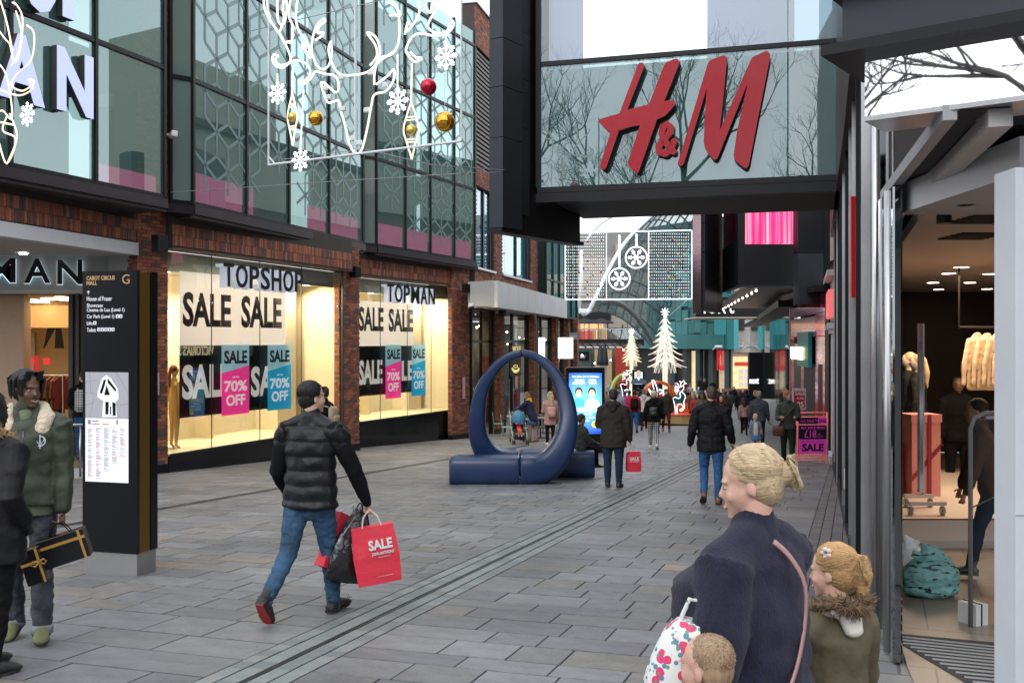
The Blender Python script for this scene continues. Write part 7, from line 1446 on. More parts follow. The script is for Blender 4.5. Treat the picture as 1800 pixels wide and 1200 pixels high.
# backpack woman at the entrance
P_ = person('woman in a black jacket and jeans stepping into the left shop', 110, 19.4, 1.83, 20, 'pale', 'dark', 'topbun', BK, DEN, NAVY and mat('trainer_navy', (.03, .04, .09), .6), ((18, 6), (-16, 34)), ((10, 8, 60), (14, 8, 50)), loc=Vector(((112-900)/F*19.4, 20.3, -.655)), lod=1, toplen=.50, head=(38, 0), topkind='puffer')
PLAID = brickmat('plaid_bag', (.03, .03, .035), (.06, .06, .065), (.5, .5, .5), .05, .05, .012, axes=(R(90), 0, 0), off=0, bmp=0); backpack(P_, 'black and white checked backpack on the woman entering the left shop', PLAID, .30, .46, .16)
# right hand side
P_ = person('red haired woman in a grey green jacket looking at the pink shop', 1385, 22.2, 1.70, 165, 'pale', 'ginger', 'topbun', cloth('grey_green', (.06, .068, .058)), cloth('dark_olive', (.018, .024, .014)), mat('trainer_navy', (0, 0, 0)), ((14, 6), (-10, 12)), ((22, 10, 78), (22, 10, 78)), lod=1, toplen=.50, head=(62, 0), topkind='coat')
c = P_['torso'](.115, .05, .0); o = thing('handbag', 'brown leather handbag worn by the red haired woman', 'handbag', Mrot(c, 160)); LEA = mat('leather_brown', (.11, .035, .018), .4); MB().bbox((0, 0, -.07), (.27, .10, .24), .03).build('bag', LEA, o, True); MB().bbox((0, .06, -.03), (.25, .03, .15), .02).build('flap', LEA, o, True)
MB(TI(o)).tube([c + Vector((0, 0, .05)), P_['torso'](.05, .10, .12), P_['torso'](-.07, .10, .27), P_['torso'](-.10, -.01, .325)], .012, 6).build('strap', LEA, o, True)
P_ = person('little blonde girl in a blue skirt and starry navy coat', 1328, 27.0, 1.07, 178, 'pale', 'fair', 'bob', mat('starry_navy', (.014, .02, .07), .8, var=.1, scale=55, col2=(.35, .35, .4)), 'bare', None, still, ((0, 14, 20), (0, 14, 20)), lod=2, toplen=.47, child=True, skirt=cloth('blue_skirt', (.05, .18, .38)), topkind='slim')
seg(m := MB(), [P_['tl'](0, .062, .27), P_['tl'](0, .068, .12), P_['tl'](0, .066, -.03)], [(.05, .02), (.062, .022), (.065, .02)], 10); m.build('white_shirt', WHITEC, P_['o'], True)
P_ = person('older man in a grey jacket walking away behind the little girl', 1334, 29.5, 1.74, -16, 'pale', 'grey', 'short', cloth('slate', (.045, .052, .065)), DEND, None, wk2, ((0, 12, 16), (8, 10, 20)), lod=2, width=1.08, toplen=.47)
person('curly haired girl with pink top and red sleeves walking away', 1308, 38.5, 1.38, -10, 'pale', 'brown', 'curly', PINKC, BK, None, wk, walk_arms, lod=2, toplen=.5, child=True)
person('dark curly haired woman in camouflage jacket facing us behind the quilted jacket man', 1234, 32, 1.68, 172, 'brown', 'dark', 'curly', mat('camo', (.05, .055, .03), .8, var=.8, scale=9, col2=(.10, .085, .05)), BK, None, still, ((10, 10, 50), (10, 10, 40)), lod=2, toplen=.42)
person('boy in a red scarf and black coat right of the quilted jacket man', 1268, 33.5, 1.52, 160, 'mid', 'black', 'short', BK, BK, None, wk, ((5, 8, 12),)*2, lod=2, toplen=.44, scarf=REDC, child=True)
person('blonde woman with a green scarf far back by the curved glass', 1328, 41, 1.72, -12, 'pale', 'fair', 'bob', BK, BK, None, wk, walk_arms, lod=3, toplen=.42, scarf=cloth('green_scarf', (.05, .2, .1)))
person('person in a navy padded coat far back by the curved glass', 1312, 43, 1.76, -14, 'pale', 'dark', 'short', NAVY, NAVY, None, wk2, walk_arms, lod=3, toplen=.40, hood=NAVY)
person('far woman in an open dark jacket and white top walking towards us', 1290, 70, 1.68, 175, 'pale', 'dark', 'long', BK, DEND, None, wk, walk_arms, lod=3, toplen=.46)
person('man in an olive hooded coat walking away with a white bag', 1275, 48, 1.70, -20, 'pale', 'dark', 'short', OLIVE, BK, None, wk2, walk_arms, lod=3, toplen=.42, hood=OLIVE)
# centre crowd
P_ = person('girl in a white beanie and checked trousers walking away', 1149, 29.3, 1.68, -8, 'pale', 'fair', 'short', BK, CHECK, SHW, ((12, 2), (-10, 20)), ((0, 14, 16), (6, 12, 40)), lod=1, toplen=.47, hat=('beanie', cloth('cream_knit', (.5, .47, .42), bscale=60)), topkind='puffer', hood=BK); backpack(P_, 'small black leather backpack on the girl in checked trousers', mat('leather_black', (.015, .015, .016), .35), .24, .28, .10, .13)
P_ = person('man in a red jacket with a black backpack walking away', 1115, 40.5, 1.72, -6, 'pale', 'dark', 'short', REDC, DEN, SHB, wk, walk_arms, lod=2, toplen=.50); backpack(P_, 'black backpack on the man in the red jacket', BK, .30, .48, .16)
person('man in a brimmed brown hat and dark coat walking towards us', 1171, 40.5, 1.76, 176, 'pale', 'grey', 'short', BROWNC, MAROON, SHB, wk, ((0, 8, 12),)*2, lod=2, width=1.1, toplen=.44, hat=('brim', cloth('hat_brown', (.07, .035, .02))), scarf=MAROON)
person('woman half hidden beside the man in the brimmed hat', 1155, 39, 1.68, 178, 'pale', 'brown', 'bob', BK, DEND, None, wk2, walk_arms, lod=3, toplen=.46)
person('heavy man in a light grey t-shirt walking away', 1086, 37.5, 1.76, -10, 'pale', 'grey', 'shaved', LGREY, DEN, None, wk, walk_arms, lod=2, width=1.2, toplen=.48, topkind='slim')
person('person in a white hooded jacket and grey hat walking away', 1132, 43, 1.76, -6, 'pale', 'grey', 'short', WHITEC, BK, None, wk2, walk_arms, lod=2, width=1.1, toplen=.46, hood=WHITEC, hat=('beanie', cloth('hat_grey', (.14, .14, .15))))
person('woman in a hot pink coat walking away in the crowd', 1098, 45, 1.68, -8, 'pale', 'brown', 'short', HOTP, BK, None, wk, walk_arms, lod=3, toplen=.44)
person('man in a tartan shirt walking away in the crowd', 1106, 47, 1.74, -5, 'pale', 'dark', 'short', TART, DEND, None, wk2, walk_arms, lod=3, toplen=.48)
person('man in a navy body warmer walking away past the orange ring', 1122, 52, 1.85, -8, 'pale', 'dark', 'short', NAVY, DEND, None, wk, walk_arms, lod=3, toplen=.48)
person('man in a light grey hoodie far back facing us', 1073, 74, 1.85, 175, 'brown', 'black', 'short', cloth('hoodie_grey', (.13, .14, .16)), GREY, None, wk, ((8, 6, 50),)*2, lod=3, toplen=.47)
person('person in a blue coat bending down by the green ring', 1090, 70, 1.6, -60, 'pale', 'dark', 'short', BLUEC, BK, None, still, ((20, 6, 40),)*2, lod=3, lean=38, toplen=.46)
person('fair haired child with a bobble hat near the blue screen', 1071, 47, 1.60, 170, 'pale', 'fair', 'bob', GREY, BK, None, wk, walk_arms, lod=3, toplen=.44, hat=('beanie', WHITEC))
crowd = [(1057, 62, 1.7, BK, 'woman in a short black coat far back left', 1), (1083, 76, 1.75, BROWNC, 'man in a brown coat by the far dark shop', 0), (1112, 78, 1.7, BK, 'person in black under the small light tree', 0), (1142, 76, 1.7, cloth('wine', (.10, .02, .03)), 'person in a wine coat left of the tall tree trunk', 1), (1150, 82, 1.72, BK, 'person in black behind the orange ring', 0), (1180, 66, 1.78, NAVY, 'man in a navy jumper right of the tall tree trunk', 1), (1187, 78, 1.7, cloth('rust', (.25, .06, .03)), 'person in a rust top far behind the tree', 1), (1204, 66, 1.66, BK, 'woman in a black coat and boots right of the deer', 1), (1213, 75, 1.68, LGREY, 'person in a pale grey jumper with back to us', 0), (1202, 84, 1.7, cloth('wine', (0, 0, 0)), 'person in a wine top by the dark shopfront', 1), (1224, 62, 1.62, WHITEC, 'blonde person in white behind the camouflage jacket', 1), (1222, 45, 1.55, REDC, 'child in a red coat left of the camouflage jacket', 1), (1232, 84, 1.9, BK, 'tall person in black against the cream window, left one', 0), (1238, 82, 1.85, BK, 'tall person in black against the cream window, right one', 0), (1246, 50, 1.72, BROWNC, 'man with a fur hood facing us behind the crowd', 1), (1256, 56, 1.74, NAVY, 'person in a navy anorak walking away near the red letters', 0), (1253, 80, 1.85, BK, 'dark haired person before the red lettered shop', 0), (1163, 88, 1.7, BK, 'person in black deep behind the tall tree', 0), (1095, 84, 1.7, BK, 'person in black below the folded parasols', 1)]
crowd += [(1066, 57, 1.72, cloth('camel', (.28, .18, .09)), 'woman in a camel coat beside the bright blue screen', 1), (1128, 58, 1.7, cloth('wine', (0, 0, 0)), 'woman in wine red walking away under the light trees', 0), (1139, 50, 1.7, LGREY, 'person in pale grey left of the orange ring', 0), (1195, 56, 1.74, cloth('teal_coat', (.03, .12, .13)), 'person in a teal coat behind the right light deer', 1), (1214, 54, 1.7, cloth('rust', (0, 0, 0)), 'person in a rust jacket right of the light deer', 0), (1228, 68, 1.72, BLUEC, 'person in a bright blue coat before the dark shopfronts', 1), (1263, 66, 1.72, BROWNC, 'person in brown before the red lettered shop', 1), (1300, 56, 1.72, BK, 'person in black right of the red scarf boy', 0), (1047, 50, 1.7, BK, 'person in black just left of the brown parka man', 1), (1120, 49, 1.66, cloth('mint', (.22, .33, .3)), 'person in a pale mint top between the red jacket and white hood', 0), (1160, 60, 1.72, HOTP, 'person in a pink coat behind the brimmed hat man', 0), (1240, 60, 1.7, LGREY, 'person in a pale jumper behind the camouflage jacket', 1), (1053, 58, 1.74, cloth('slate', (0, 0, 0)), 'man in slate grey between the blue screen and the brown parka', 1), (1127, 48, 1.72, BK, 'person in a black coat right of the red jacket man', 0), (1146, 57, 1.7, BROWNC, 'person in brown just right of the orange ring', 1), (1218, 49, 1.66, OLIVE, 'person in an olive coat left of the camouflage jacket', 0), (1209, 60, 1.8, BK, 'tall man in black behind the right light deer', 1), (1252, 47, 1.6, REDC, 'person in a red anorak behind the quilted jacket man', 1), (1283, 60, 1.72, cloth('slate', (0, 0, 0)), 'person in slate grey right of the olive hooded coat', 0), (1306, 62, 1.74, BROWNC, 'person in brown beside the far curved glass', 1), (1060, 51, 1.5, HOTP, 'child in a pink coat near the blue screen', 0), (1190, 72, 1.72, WHITEC, 'person in a white top behind the round orange seat', 0), (1175, 55, 1.7, BK, 'person in black directly behind the brimmed hat man', 0)]
for k, (px, Y, H, c, lb, fc) in enumerate(crowd):
    hs_ = ('short', 'bob', 'long', 'short')[k % 4]; hr = ('dark', 'brown', 'black', 'lightbrown', 'fair')[k % 5 if 'blonde' not in lb else 4]
    person(lb, px, Y, H, (176 if fc else -8) + (k*37 % 30 - 15), ('pale', 'mid', 'pale', 'brown')[k % 4], hr, hs_, c, (DEND, BK, DEN)[k % 3], None, (wk, wk2)[k % 2], walk_arms, lod=3, toplen=(.44, .48, .41)[k % 3])
for px, lb, f_ in ((1094, 'person in black walking along the raised walkway', 80), (1119, 'person in black standing at the right end of the raised walkway', 10)): person(lb, px, 101, 1.5, f_, 'mid', 'dark', 'short', BK, BK, None, wk, walk_arms, lod=3, loc=Vector((W(px, 0, 101).x, 101, zf+.355)), toplen=.44)
# cafe group, pushchair
P_ = person('woman in a navy parka with a mustard hood leaning over the pushchair', 936, 32.8, 1.66, 60, 'pale', 'lightbrown', 'bob', NAVY, cloth('pale_tights', (.34, .24, .24)), None, ((6, 4), (-6, 4)), ((38, 8, 24), (38, 8, 24)), lean=20, lod=2, toplen=.40, hood=cloth('mustard_hood', (.62, .34, .01)), skirt=cloth('denim_skirt', (.05, .11, .2)), bootm=mat('boot_tan', (.15, .055, .02), .5), head=(10, -25))
P_ = person('woman with long blonde hair in a dusty pink coat', 967, 31.4, 1.68, 12, 'pale', 'fair', 'long', PINKC, BK, SHW, still, ((6, 10, 70), (6, 8, 20)), lod=2, toplen=.38, flare=1.15, head=(14, -8)); backpack(P_, 'pink backpack beside the long blonde hair', mat('pink_canvas', (.48, .26, .25), .8), .26, .36, .12, .10)
ps = thing('pushchair', 'pushchair with a blue hood and a small child facing us through the ring', 'pushchair', Mrot(GP(912, 32.2), 188)); PB = mat('pushchair_black', (.012, .012, .014), .5); PBL = mat('pushchair_blue', (.04, .18, .30), .6)
for s in (-1, 1):
    MB().tube([(s*.22, .38, .09), (s*.24, -.12, .55), (s*.23, -.45, 1.02)], .014, 6).build('frame', STEEL, ps, True); MB().tube([(s*.24, -.12, .50), (s*.25, -.42, .1)], .014, 6).build('frame', STEEL, ps, True)
    for y in (.38, -.42):
        for dx in (-.03, .03) if y > 0 else (0,): MB().tube([(s*.22+dx-.012, y, .085), (s*.22+dx+.012, y, .085)], .085, 14).build('wheel', PB, ps)
MB().tube([(-.23, -.45, 1.02), (.23, -.45, 1.02)], .018, 6).build('handle', PB, ps, True); MB().bbox((0, 0, .42), (.36, .36, .08), .02).build('seat', PB, ps); MB().bbox((0, -.20, .68), (.36, .08, .56), .02).build('seat_back', PB, ps); MB().bbox((0, -.05, .22), (.34, .5, .14), .03).build('basket', PB, ps)
hdm = MB(); rg = []
for k in range(8):
    a = R(-10+k*20); rg.append([Vector((.235*math.cos(t), -.18+.36*math.sin(t)*math.cos(a)*1.0+.02, .72+.36*math.sin(t)*math.sin(a))) for t in [i*math.pi/10 for i in range(11)]])
for i in range(7):
    for j in range(10): hdm.quad(rg[i][j], rg[i][j+1], rg[i+1][j+1], rg[i+1][j])
hdm.build('hood', PBL, ps, True)
person('toddler in an orange and pink outfit sitting in the blue pushchair', 912, 32.2, .80, 188, 'pale', 'ginger', 'short', HOTP, cloth('orange_leggings', (.65, .13, .03)), SHW, ((75, 50), (75, 50)), ((45, 10, 60), (45, 10, 60)), lod=3, toplen=.50, child=True, sit=.47, loc=GP(912, 32.2)+Vector((0, -.06, 0)))
person('person in jeans and grey shoes seated by the cafe, half hidden by the ring', 862, 41, 1.72, -70, 'pale', 'dark', 'short', NAVY, DEN, GREY and mat('shoe_grey', (.08, .08, .085), .6), ((82, 50), (70, 70)), ((30, 8, 60),)*2, lod=2, toplen=.48, sit=.46)
o = thing('suitcase', 'black suitcase by the crossed legs seen through the ring', 'suitcase', GP(881, 40.6)); MB().bbox((0, 0, .27), (.38, .22, .5), .03).build('shell', BK, o); MB().tube([(-.1, 0, .52), (-.1, 0, .6), (.1, 0, .6), (.1, 0, .52)], .012, 5).build('handle', STEEL, o)
person('child in a grey green coat sitting on the right end of the blue bench', 1022, 19.75, 1.28, -60, 'mid', 'brown', 'short', cloth('grey_green', (0, 0, 0)), BK, None, ((75, 70), (75, 70)), ((20, 6, 50),)*2, lod=1, toplen=.47, sit=.545, child=True, head=(-5, -12), loc=GP(1022, 19.78))
# cafe tables and chairs
CHM = mat('chair_mint', (.22, .32, .29), .5); CHB = mat('chair_black', (.012, .012, .012), .4)
def cafe_chair(label, loc, rot, m_):
    o = thing('cafe_chair', label, 'chair', Mrot(loc, rot), 'chairs outside the cafe'); MB().bbox((0, 0, .45), (.38, .38, .03), .01).build('seat', m_, o)
    for x in (-1, 1):
        for y in (-1, 1): MB().tube([(x*.21, y*.21, 0), (x*.16, y*.16, .44)], .013, 5).build('leg', m_, o)
    MB().tube([(-.17, -.18, .45), (-.18, -.22, .8), (-.1, -.23, .88), (.1, -.23, .88), (.18, -.22, .8), (.17, -.18, .45)], .013, 5).build('backrest', m_, o)
    for x in (-.07, 0, .07): MB().tube([(x, -.19, .46), (x, -.23, .87)], .008, 4).build('back_bar', m_, o)
    return o
def cafe_table(label, loc): o = thing('cafe_table', label, 'table', Matrix.Translation(loc), 'tables outside the cafe'); MB().bbox((0, 0, .73), (.65, .65, .03), .01).build('tabletop', mat('table_grey', (.25, .25, .25), .4), o); MB().tube([(0, 0, .02), (0, 0, .72)], .03, 8).build('leg', CHB, o); MB().tube([(0, 0, 0), (0, 0, .03)], .22, 14).build('base', CHB, o)
spots = [(923, 34.5), (950, 36), (905, 38), (962, 40)]
for k, (px, Y) in enumerate(spots):
    g_ = GP(px, Y); w_ = ('nearest the pushchair', 'behind the navy parka', 'left of the pushchair hood', 'furthest right behind the pink coat')[k]; cafe_table('small square cafe table, the one ' + w_, g_)
    for j, (dx, dy, rr_) in enumerate(((-.62, 0, -90), (.62, .05, 90), (0, -.6, 0))): cafe_chair('%s metal cafe chair %s of the table %s' % (('mint', 'black')[(k+j) % 2], ('left', 'right', 'in front')[j], w_), Vector((g_.x+dx, g_.y+dy, gz(g_.y+dy))), rr_, (CHM, CHB)[(k+j) % 2])
# ================================================================= people in the foreground
# --- man in the padded body warmer
VEST = mat('puffer_black', (.006, .0065, .008), .48, var=.2, scale=5, bump=.4, bscale=22, spec=.32)
JEAN = mat('denim_mid', (.014, .045, .095), .85, var=.5, scale=4.5, bump=.6, bscale=28, col2=(.035, .10, .19))
SOCKB = mat('boot_black', (.012, .012, .013), .55, bump=.6, bscale=60)
PV_ = person('man in a black padded body warmer and blue jeans striding away with sale bags', 545, 7.72, 1.83, -18, 'pale', 'black', 'short', VEST, JEAN, SOCKB, ((-18, 30), (13, 2)), ((-2, 13, 48), (16, 20, 6)), width=1.12, toplen=.475, lod=0, puff=True, vest=True, head=(-30, 3), topkind='coat', hands=(60, 70), lean=2, sleeve=1.06, bootm=SOCKB)
def sleeves(P, m_, name='sleeve'):
    for s in (-1, 1):
        sh, e, wr, d2 = P['ja'][s]; H = P['H']; m = MB(); seg(m, [sh - Vector((s*.01, 0, 0)), (sh+e)/2, e, (e+wr)/2, wr - d2*.012*H, wr + d2*.002*H], [.046*H, .041*H, .036*H, .032*H, .024*H, .021*H], 14); skin_mesh(m, .010, m_, name, P['o'], 2, .005, 14)
sleeves(PV_, cloth('jersey_black', (.007, .007, .009), .95))
hh = PV_['wr'][1]
if True:
    m = MB(); I = PV_['W'].inverted()
    for s, (heel, toe, f, up) in PV_['feet'].items():
        r = random.Random(s+3); st = MB()
        for k in range(60): p = heel + (toe-heel)*r.random() + up*(.03+.05*r.random())*1.0 + f.cross(up).normalized()*r.uniform(-.05, .05); st.tube([p, p + (up*.5+f.cross(up)*r.uniform(-1, 1)).normalized()*.012], [.003, .0008], 4, caps=False)
        st.build('boot_stud', mat('stud_dark', (.06, .06, .065), .3, metal=.8), PV_['o'], kind='stuff')
    heel, toe, f, up = PV_['feet'][-1]; q = f.cross(up).normalized(); mb = MB(); c = [heel + q*x*.040 + f*t*.255 - up*.0035 - f*.008 for t, x in ((0, -.8), (0, .8), (.3, .85), (.65, 1.15), (.92, .9), (1, .3), (1, -.3), (.92, -.9), (.65, -1.15), (.3, -.85))]; mb.loft([c, [p - up*.006 for p in c]]); mb.build('red_sole', mat('sole_red', (.35, .02, .02), .5), PV_['o'])
def vestbag(o, w, h, d, z0, z1):
    P = mat('print_white', (.7, .68, .68), .5); text(MB(), 'SALE', -w*.14, w*.40, z0+h*.60, z0+h*.78, -d*.53-.001, .004, .035).build('lettering', P, o); text(MB(), 'JOHN ANTHONY', -w*.10, w*.42, z0+h*.49, z0+h*.56, -d*.53-.001, .004, .02).build('lettering', P, o); text(MB(), 'DESIGNER CLOTHING', w*.04, w*.30, z0+h*.455, z0+h*.47, -d*.53-.001, .003, .0).build('lettering', P, o); text(MB(), 'www.johnanthony', -w*.05, w*.3, z0+h*.12, z0+h*.135, -d*.53-.001, .003, 0).build('lettering', P, o)
    m = MB()
    for x in (-.66, -.36):
        for k in range(13): m.box(-w/2-.004, -w/2-.002, x*d*.5, x*d*.5+.008, z0+h*(.2+k*.045), z0+h*(.2+k*.045)+.010)
    m.build('side_print', P, o, kind='stuff')
shopbag('shopping_bag', 'big red paper sale bag in the right hand of the body warmer man', hh + Vector((.0, -.08, .03)), .34, .44, .15, REDP, 10, -9, deco=vestbag, handle=.13)
BPL = mat('black_plastic_bag', (.012, .012, .013), .18, bump=1.0, bscale=9, spec=.7)
def plasticbag(label, top, w, h, d, m_, rot, tilt, seed):
    M = Matrix.Translation(top) @ Matrix.Rotation(R(rot), 4, 'Z') @ Matrix.Rotation(R(tilt), 4, 'Y'); o = thing('plastic_bag', label, 'shopping bag', M); r = random.Random(seed); rings = []; n = 20
    for k in range(9):
        f = k/8; z = -.02 - f*h; ww = w*(.22+.78*min(1, f*2.2))*.5; dd = d*(.3+.7*math.sin(min(1, f*1.3)*math.pi*.6))*.5*(1 if k < 8 else .5); rings.append([Vector((ww*math.copysign(abs(math.cos(t))**.5, math.cos(t))*(1+r.uniform(-.06, .06)), dd*math.sin(t)*(1+r.uniform(-.35, .35)), z + r.uniform(-.008, .008))) for t in [2*math.pi*i/n for i in range(n)]])
    MB().loft(rings, flip=True).build('bag_body', m_, o, True); MB().tube([(-.04, 0, -.04), (-.01, 0, .03), (.03, 0, .02), (.05, 0, -.04)], .008, 5).build('handle', m_, o); return o
plasticbag('shiny black plastic bag hanging just left of the big red sale bag', hh + Vector((-.06, .02, .02)), .34, .56, .12, BPL, 30, 14, 2); plasticbag('second black plastic bag further left behind the first one', hh + Vector((-.10, .10, .02)), .30, .52, .10, BPL, 55, 22, 5)
shopbag('shopping_bag', 'red bag corner poking out at the far left of the bunch of bags', hh + Vector((-.16, .16, .03)), .26, .44, .10, REDP, 50, 26, handle=.10)
m = MB(Matrix.Translation(-hh)); r = random.Random(3)
# --- man with the shearling collar
GB_ = mat('bomber_green', (.026, .036, .019), .6, var=.3, scale=5, bump=.5, bscale=14); SHRL = mat('shearling', (.60, .51, .38), .95, var=.25, scale=30, bump=1.0, bscale=55); JGR = mat('denim_grey', (.040, .048, .062), .85, var=.5, scale=5, bump=.4, bscale=40, col2=(.085, .095, .115)); SHG = mat('trainer_olive', (.14, .15, .065), .7, var=.2, bump=.5, bscale=60)
PS_ = person('smiling man with locs and a green bomber jacket holding a black gift bag', 56, 7.0, 1.86, 196, 'dark', 'black', 'dreads', GB_, JGR, SHG, ((6, 2), (-6, 6)), ((6, 4, 14), (6, 9, 10)), width=1.10, toplen=.50, lod=0, collar=SHRL, head=(42, -4), topkind='puffer', hands=(55, 62), roll=1, loc=GP(48, 7.0))
I = PS_['W'].inverted(); T_ = PS_['tl']; H = 1.86
mb = MB(); c = T_(-.052, .079, .222); 
mb.tube([c + Vector((.033*math.cos(t), 0, .033*math.sin(t))) for t in [k*math.pi/8 for k in range(1, 15)]], .004, 5); mb.tube([c + Vector((-.026, .002, .012)), c + Vector((-.010, .004, -.020)), c + Vector((0, .004, .018)), c + Vector((.010, .004, -.020)), c + Vector((.026, .002, .012))], .0036, 5); mb.tube([c + Vector((0, .004, .045)), c + Vector((0, .004, -.05))], .0036, 5); mb.build('chest_emblem', mat('emblem_white', (.7, .72, .78), .5), PS_['o'])
mb = MB(); mb.tube([T_(0, .082, .26), T_(0, .086, .15), T_(0, .086, .0)], .005, 5); mb.build('zip', STEEL, PS_['o'])
mb = MB(); seg(mb, [T_(0, .030, .325), T_(0, .048, .285)], [(.045, .03), (.025, .012)], 10); mb.build('shirt_collar', cloth('sage_shirt', (.13, .15, .10)), PS_['o'], True)
mb = MB(); mb.loft([[T_(.0927*1.12*math.cos(t)*k_, .0755*1.12*math.sin(t)*k_, z) for t in [i*math.pi/10 for i in range(20)]] for z, k_ in ((-.055, .98), (-.0, 1.0))], cap=False); mb.build('shirt_hem', cloth('sage_shirt', (0, 0, 0)), PS_['o'], True)
mb = MB(); H_ = PS_['hl']; seg(mb, [H_(-.017, .053, -.035), H_(0, .0585, -.0405), H_(.017, .053, -.035)], [.0022, .0042, .0022], 6); mb.build('teeth', mat('teeth', (.38, .36, .32), .3), PS_['o'], True)
mb = MB(); seg(mb, [H_(-.022, .048, -.034), H_(-.012, .0545, -.0275), H_(.012, .0545, -.0275), H_(.022, .048, -.034)], [.0035, .004, .004, .0035], 6); seg(mb, [H_(-.018, .036, -.058), H_(0, .0475, -.0625), H_(.018, .036, -.058)], [.0075, .010, .0075], 6); skin_mesh(mb, .004, HAIRS['black'], 'beard', PS_['o'], 1, .001, 60)
gh = PS_['wr'][-1]
o = thing('gift_bag', 'glossy black gift bag with gold ribbon carried by the bomber jacket man', 'gift bag', Matrix.Translation(gh + Vector((-.01, -.05, -.02))) @ Matrix.Rotation(R(14), 4, 'Z') @ Matrix.Rotation(R(-17), 4, 'Y')); GBX = mat('gift_black', (.010, .010, .011), .25); RIB = mat('gold_ribbon', (.55, .30, .07), .35)
MB().bbox((.00, 0, -.16), (.31, .13, .20), .004).build('bag_body', GBX, o); MB().bbox((-.20, -.06, -.20), (.13, .14, .24), .004).build('gift_box', GBX, o)
MB().box(-.155, .156, -.067, -.0655, -.125, -.105).build('ribbon', RIB, o); MB().box(.115, .132, -.0682, -.0672, -.26, -.062).build('ribbon', RIB, o); MB().box(-.266, -.134, -.1320, -.1305, -.185, -.165).build('ribbon', RIB, o); MB().box(-.158, -.142, -.1335, -.1322, -.32, -.08).build('ribbon', RIB, o); MB().box(-.266, -.134, -.10, -.085, -.0799, -.078).build('ribbon', RIB, o)
for s in (-1, 1): MB().tube([(-.150, -.135, -.18), (-.150+s*.035, -.15, -.165), (-.150+s*.05, -.152, -.185), (-.150+s*.03, -.15, -.20), (-.150, -.135, -.18)], .006, 6).build('bow_loop', RIB, o, True)
for y in (-.03, .03): MB().tube([(-.07, y, -.06), (-.045, y, -.005), (0, 0, .018), (.045, y, -.005), (.07, y, -.06)], .004, 5).build('handle', BK, o)
# --- person in a fur hooded parka at the very left edge
FUR = mat('fur_brown', (.16, .10, .055), .95, var=.6, scale=30, bump=1.0, bscale=60); LFUR = mat('fur_tan', (.30, .19, .09), .95, var=.6, scale=30, bump=1.0, bscale=60)
PARK = mat('parka_black', (.006, .006, .007), .6, var=.2, bump=.5, bscale=12, spec=.25)
person('person in a long black parka with a fur hood cut off by the left edge', -14, 6.25, 1.74, -25, 'glove', 'dark', 'short', PARK, BK, None, ((4, 2), (-4, 4)), ((-6, 10, 20), (-24, 20, 66)), width=1.2, toplen=.40, lod=0, hood=(PARK, LFUR), topkind='puffer', loc=GP(-16, 6.2))
# --- blonde woman in the navy jumper
KNIT = mat('knit_navy', (.007, .0075, .024), .95, var=.25, scale=45, bump=.35, bscale=160, sheen=.06, col2=(.010, .011, .033), stretch=(1, 1, .6))
PW = person('blonde woman in a navy knitted jumper seen from behind in the right foreground', 1322, 2.92, 1.555, 46, 'pale', 'fair', 'bun', KNIT, BK, None, ((8, 4), (-8, 10)), ((-6, 13, 26), (30, 12, 42)), width=1.12, toplen=.455, lod=0, topkind='bulky', head=(26, -8), flare=1.22, belly=1.6, loc=GP(1334, 2.95), lean=2)
T_ = PW['tl']; P = [T_(-.03, -.060, .315), T_(-.008, -.078, .285), T_(.012, -.0935, .235), T_(.010, -.0945, .17), T_(-.02, -.096, .10), T_(-.06, -.094, .045), T_(-.095, -.085, .0)]
mb = MB(); n = 20; L_ = []
for k in range(n+1):
    c = bez(P, k/n); d = (bez(P, min(1, k/n+.01))-bez(P, max(0, k/n-.01))).normalized(); q = d.cross(Vector((0, -1, 0))).normalized()*.008; L_.append((c-q, c+q, c+q+Vector((0, -.005, 0)), c-q+Vector((0, -.005, 0))))
mb.loft([list(x) for x in L_]); mb.build('bag_strap', mat('strap_pink', (.36, .20, .19), .5), PW['o'], True)
# --- girl in the parka
KH = mat('parka_khaki', (.075, .062, .032), .75, var=.25, scale=6, bump=.5, bscale=16)
PG = person('little girl in a khaki parka with a brown fur trimmed hood', 1475, 3.45, 1.17, 28, 'pale', 'honey', 'pony', KH, BK, None, ((4, 0), (-4, 0)), ((24, 8, 18), (6, 12, 20)), width=1.10, toplen=.36, lod=0, hood=(cloth('cream_fleece', (.62, .58, .53)), FUR), topkind='puffer', child=True, head=(22, -4), flare=1.1, loc=GP(1466, 3.45, .02))
H_ = PG['hl']; hb = MB()
for k in range(5): a = k*1.256; hb.ball(H_(-.043, -.006+.009*math.cos(a), .058+.009*math.sin(a)), .009, 8, 6)
hb.build('hair_clip', mat('clip_cream', (.6, .5, .46), .5), PG['o'], True)
mb = MB(); seg(mb, [T_(0, 0, 0)]*2, [.001, .001], 4) if False else None
mb = MB(); T_ = PG['tl']; mb.tube([T_(.104*1.28*math.cos(t), .080*1.3*math.sin(t)+.0, .055) for t in [i*math.pi/12 for i in range(24)]], .008, 6, closed=True); mb.build('waist_cord', KH, PG['o'], True)
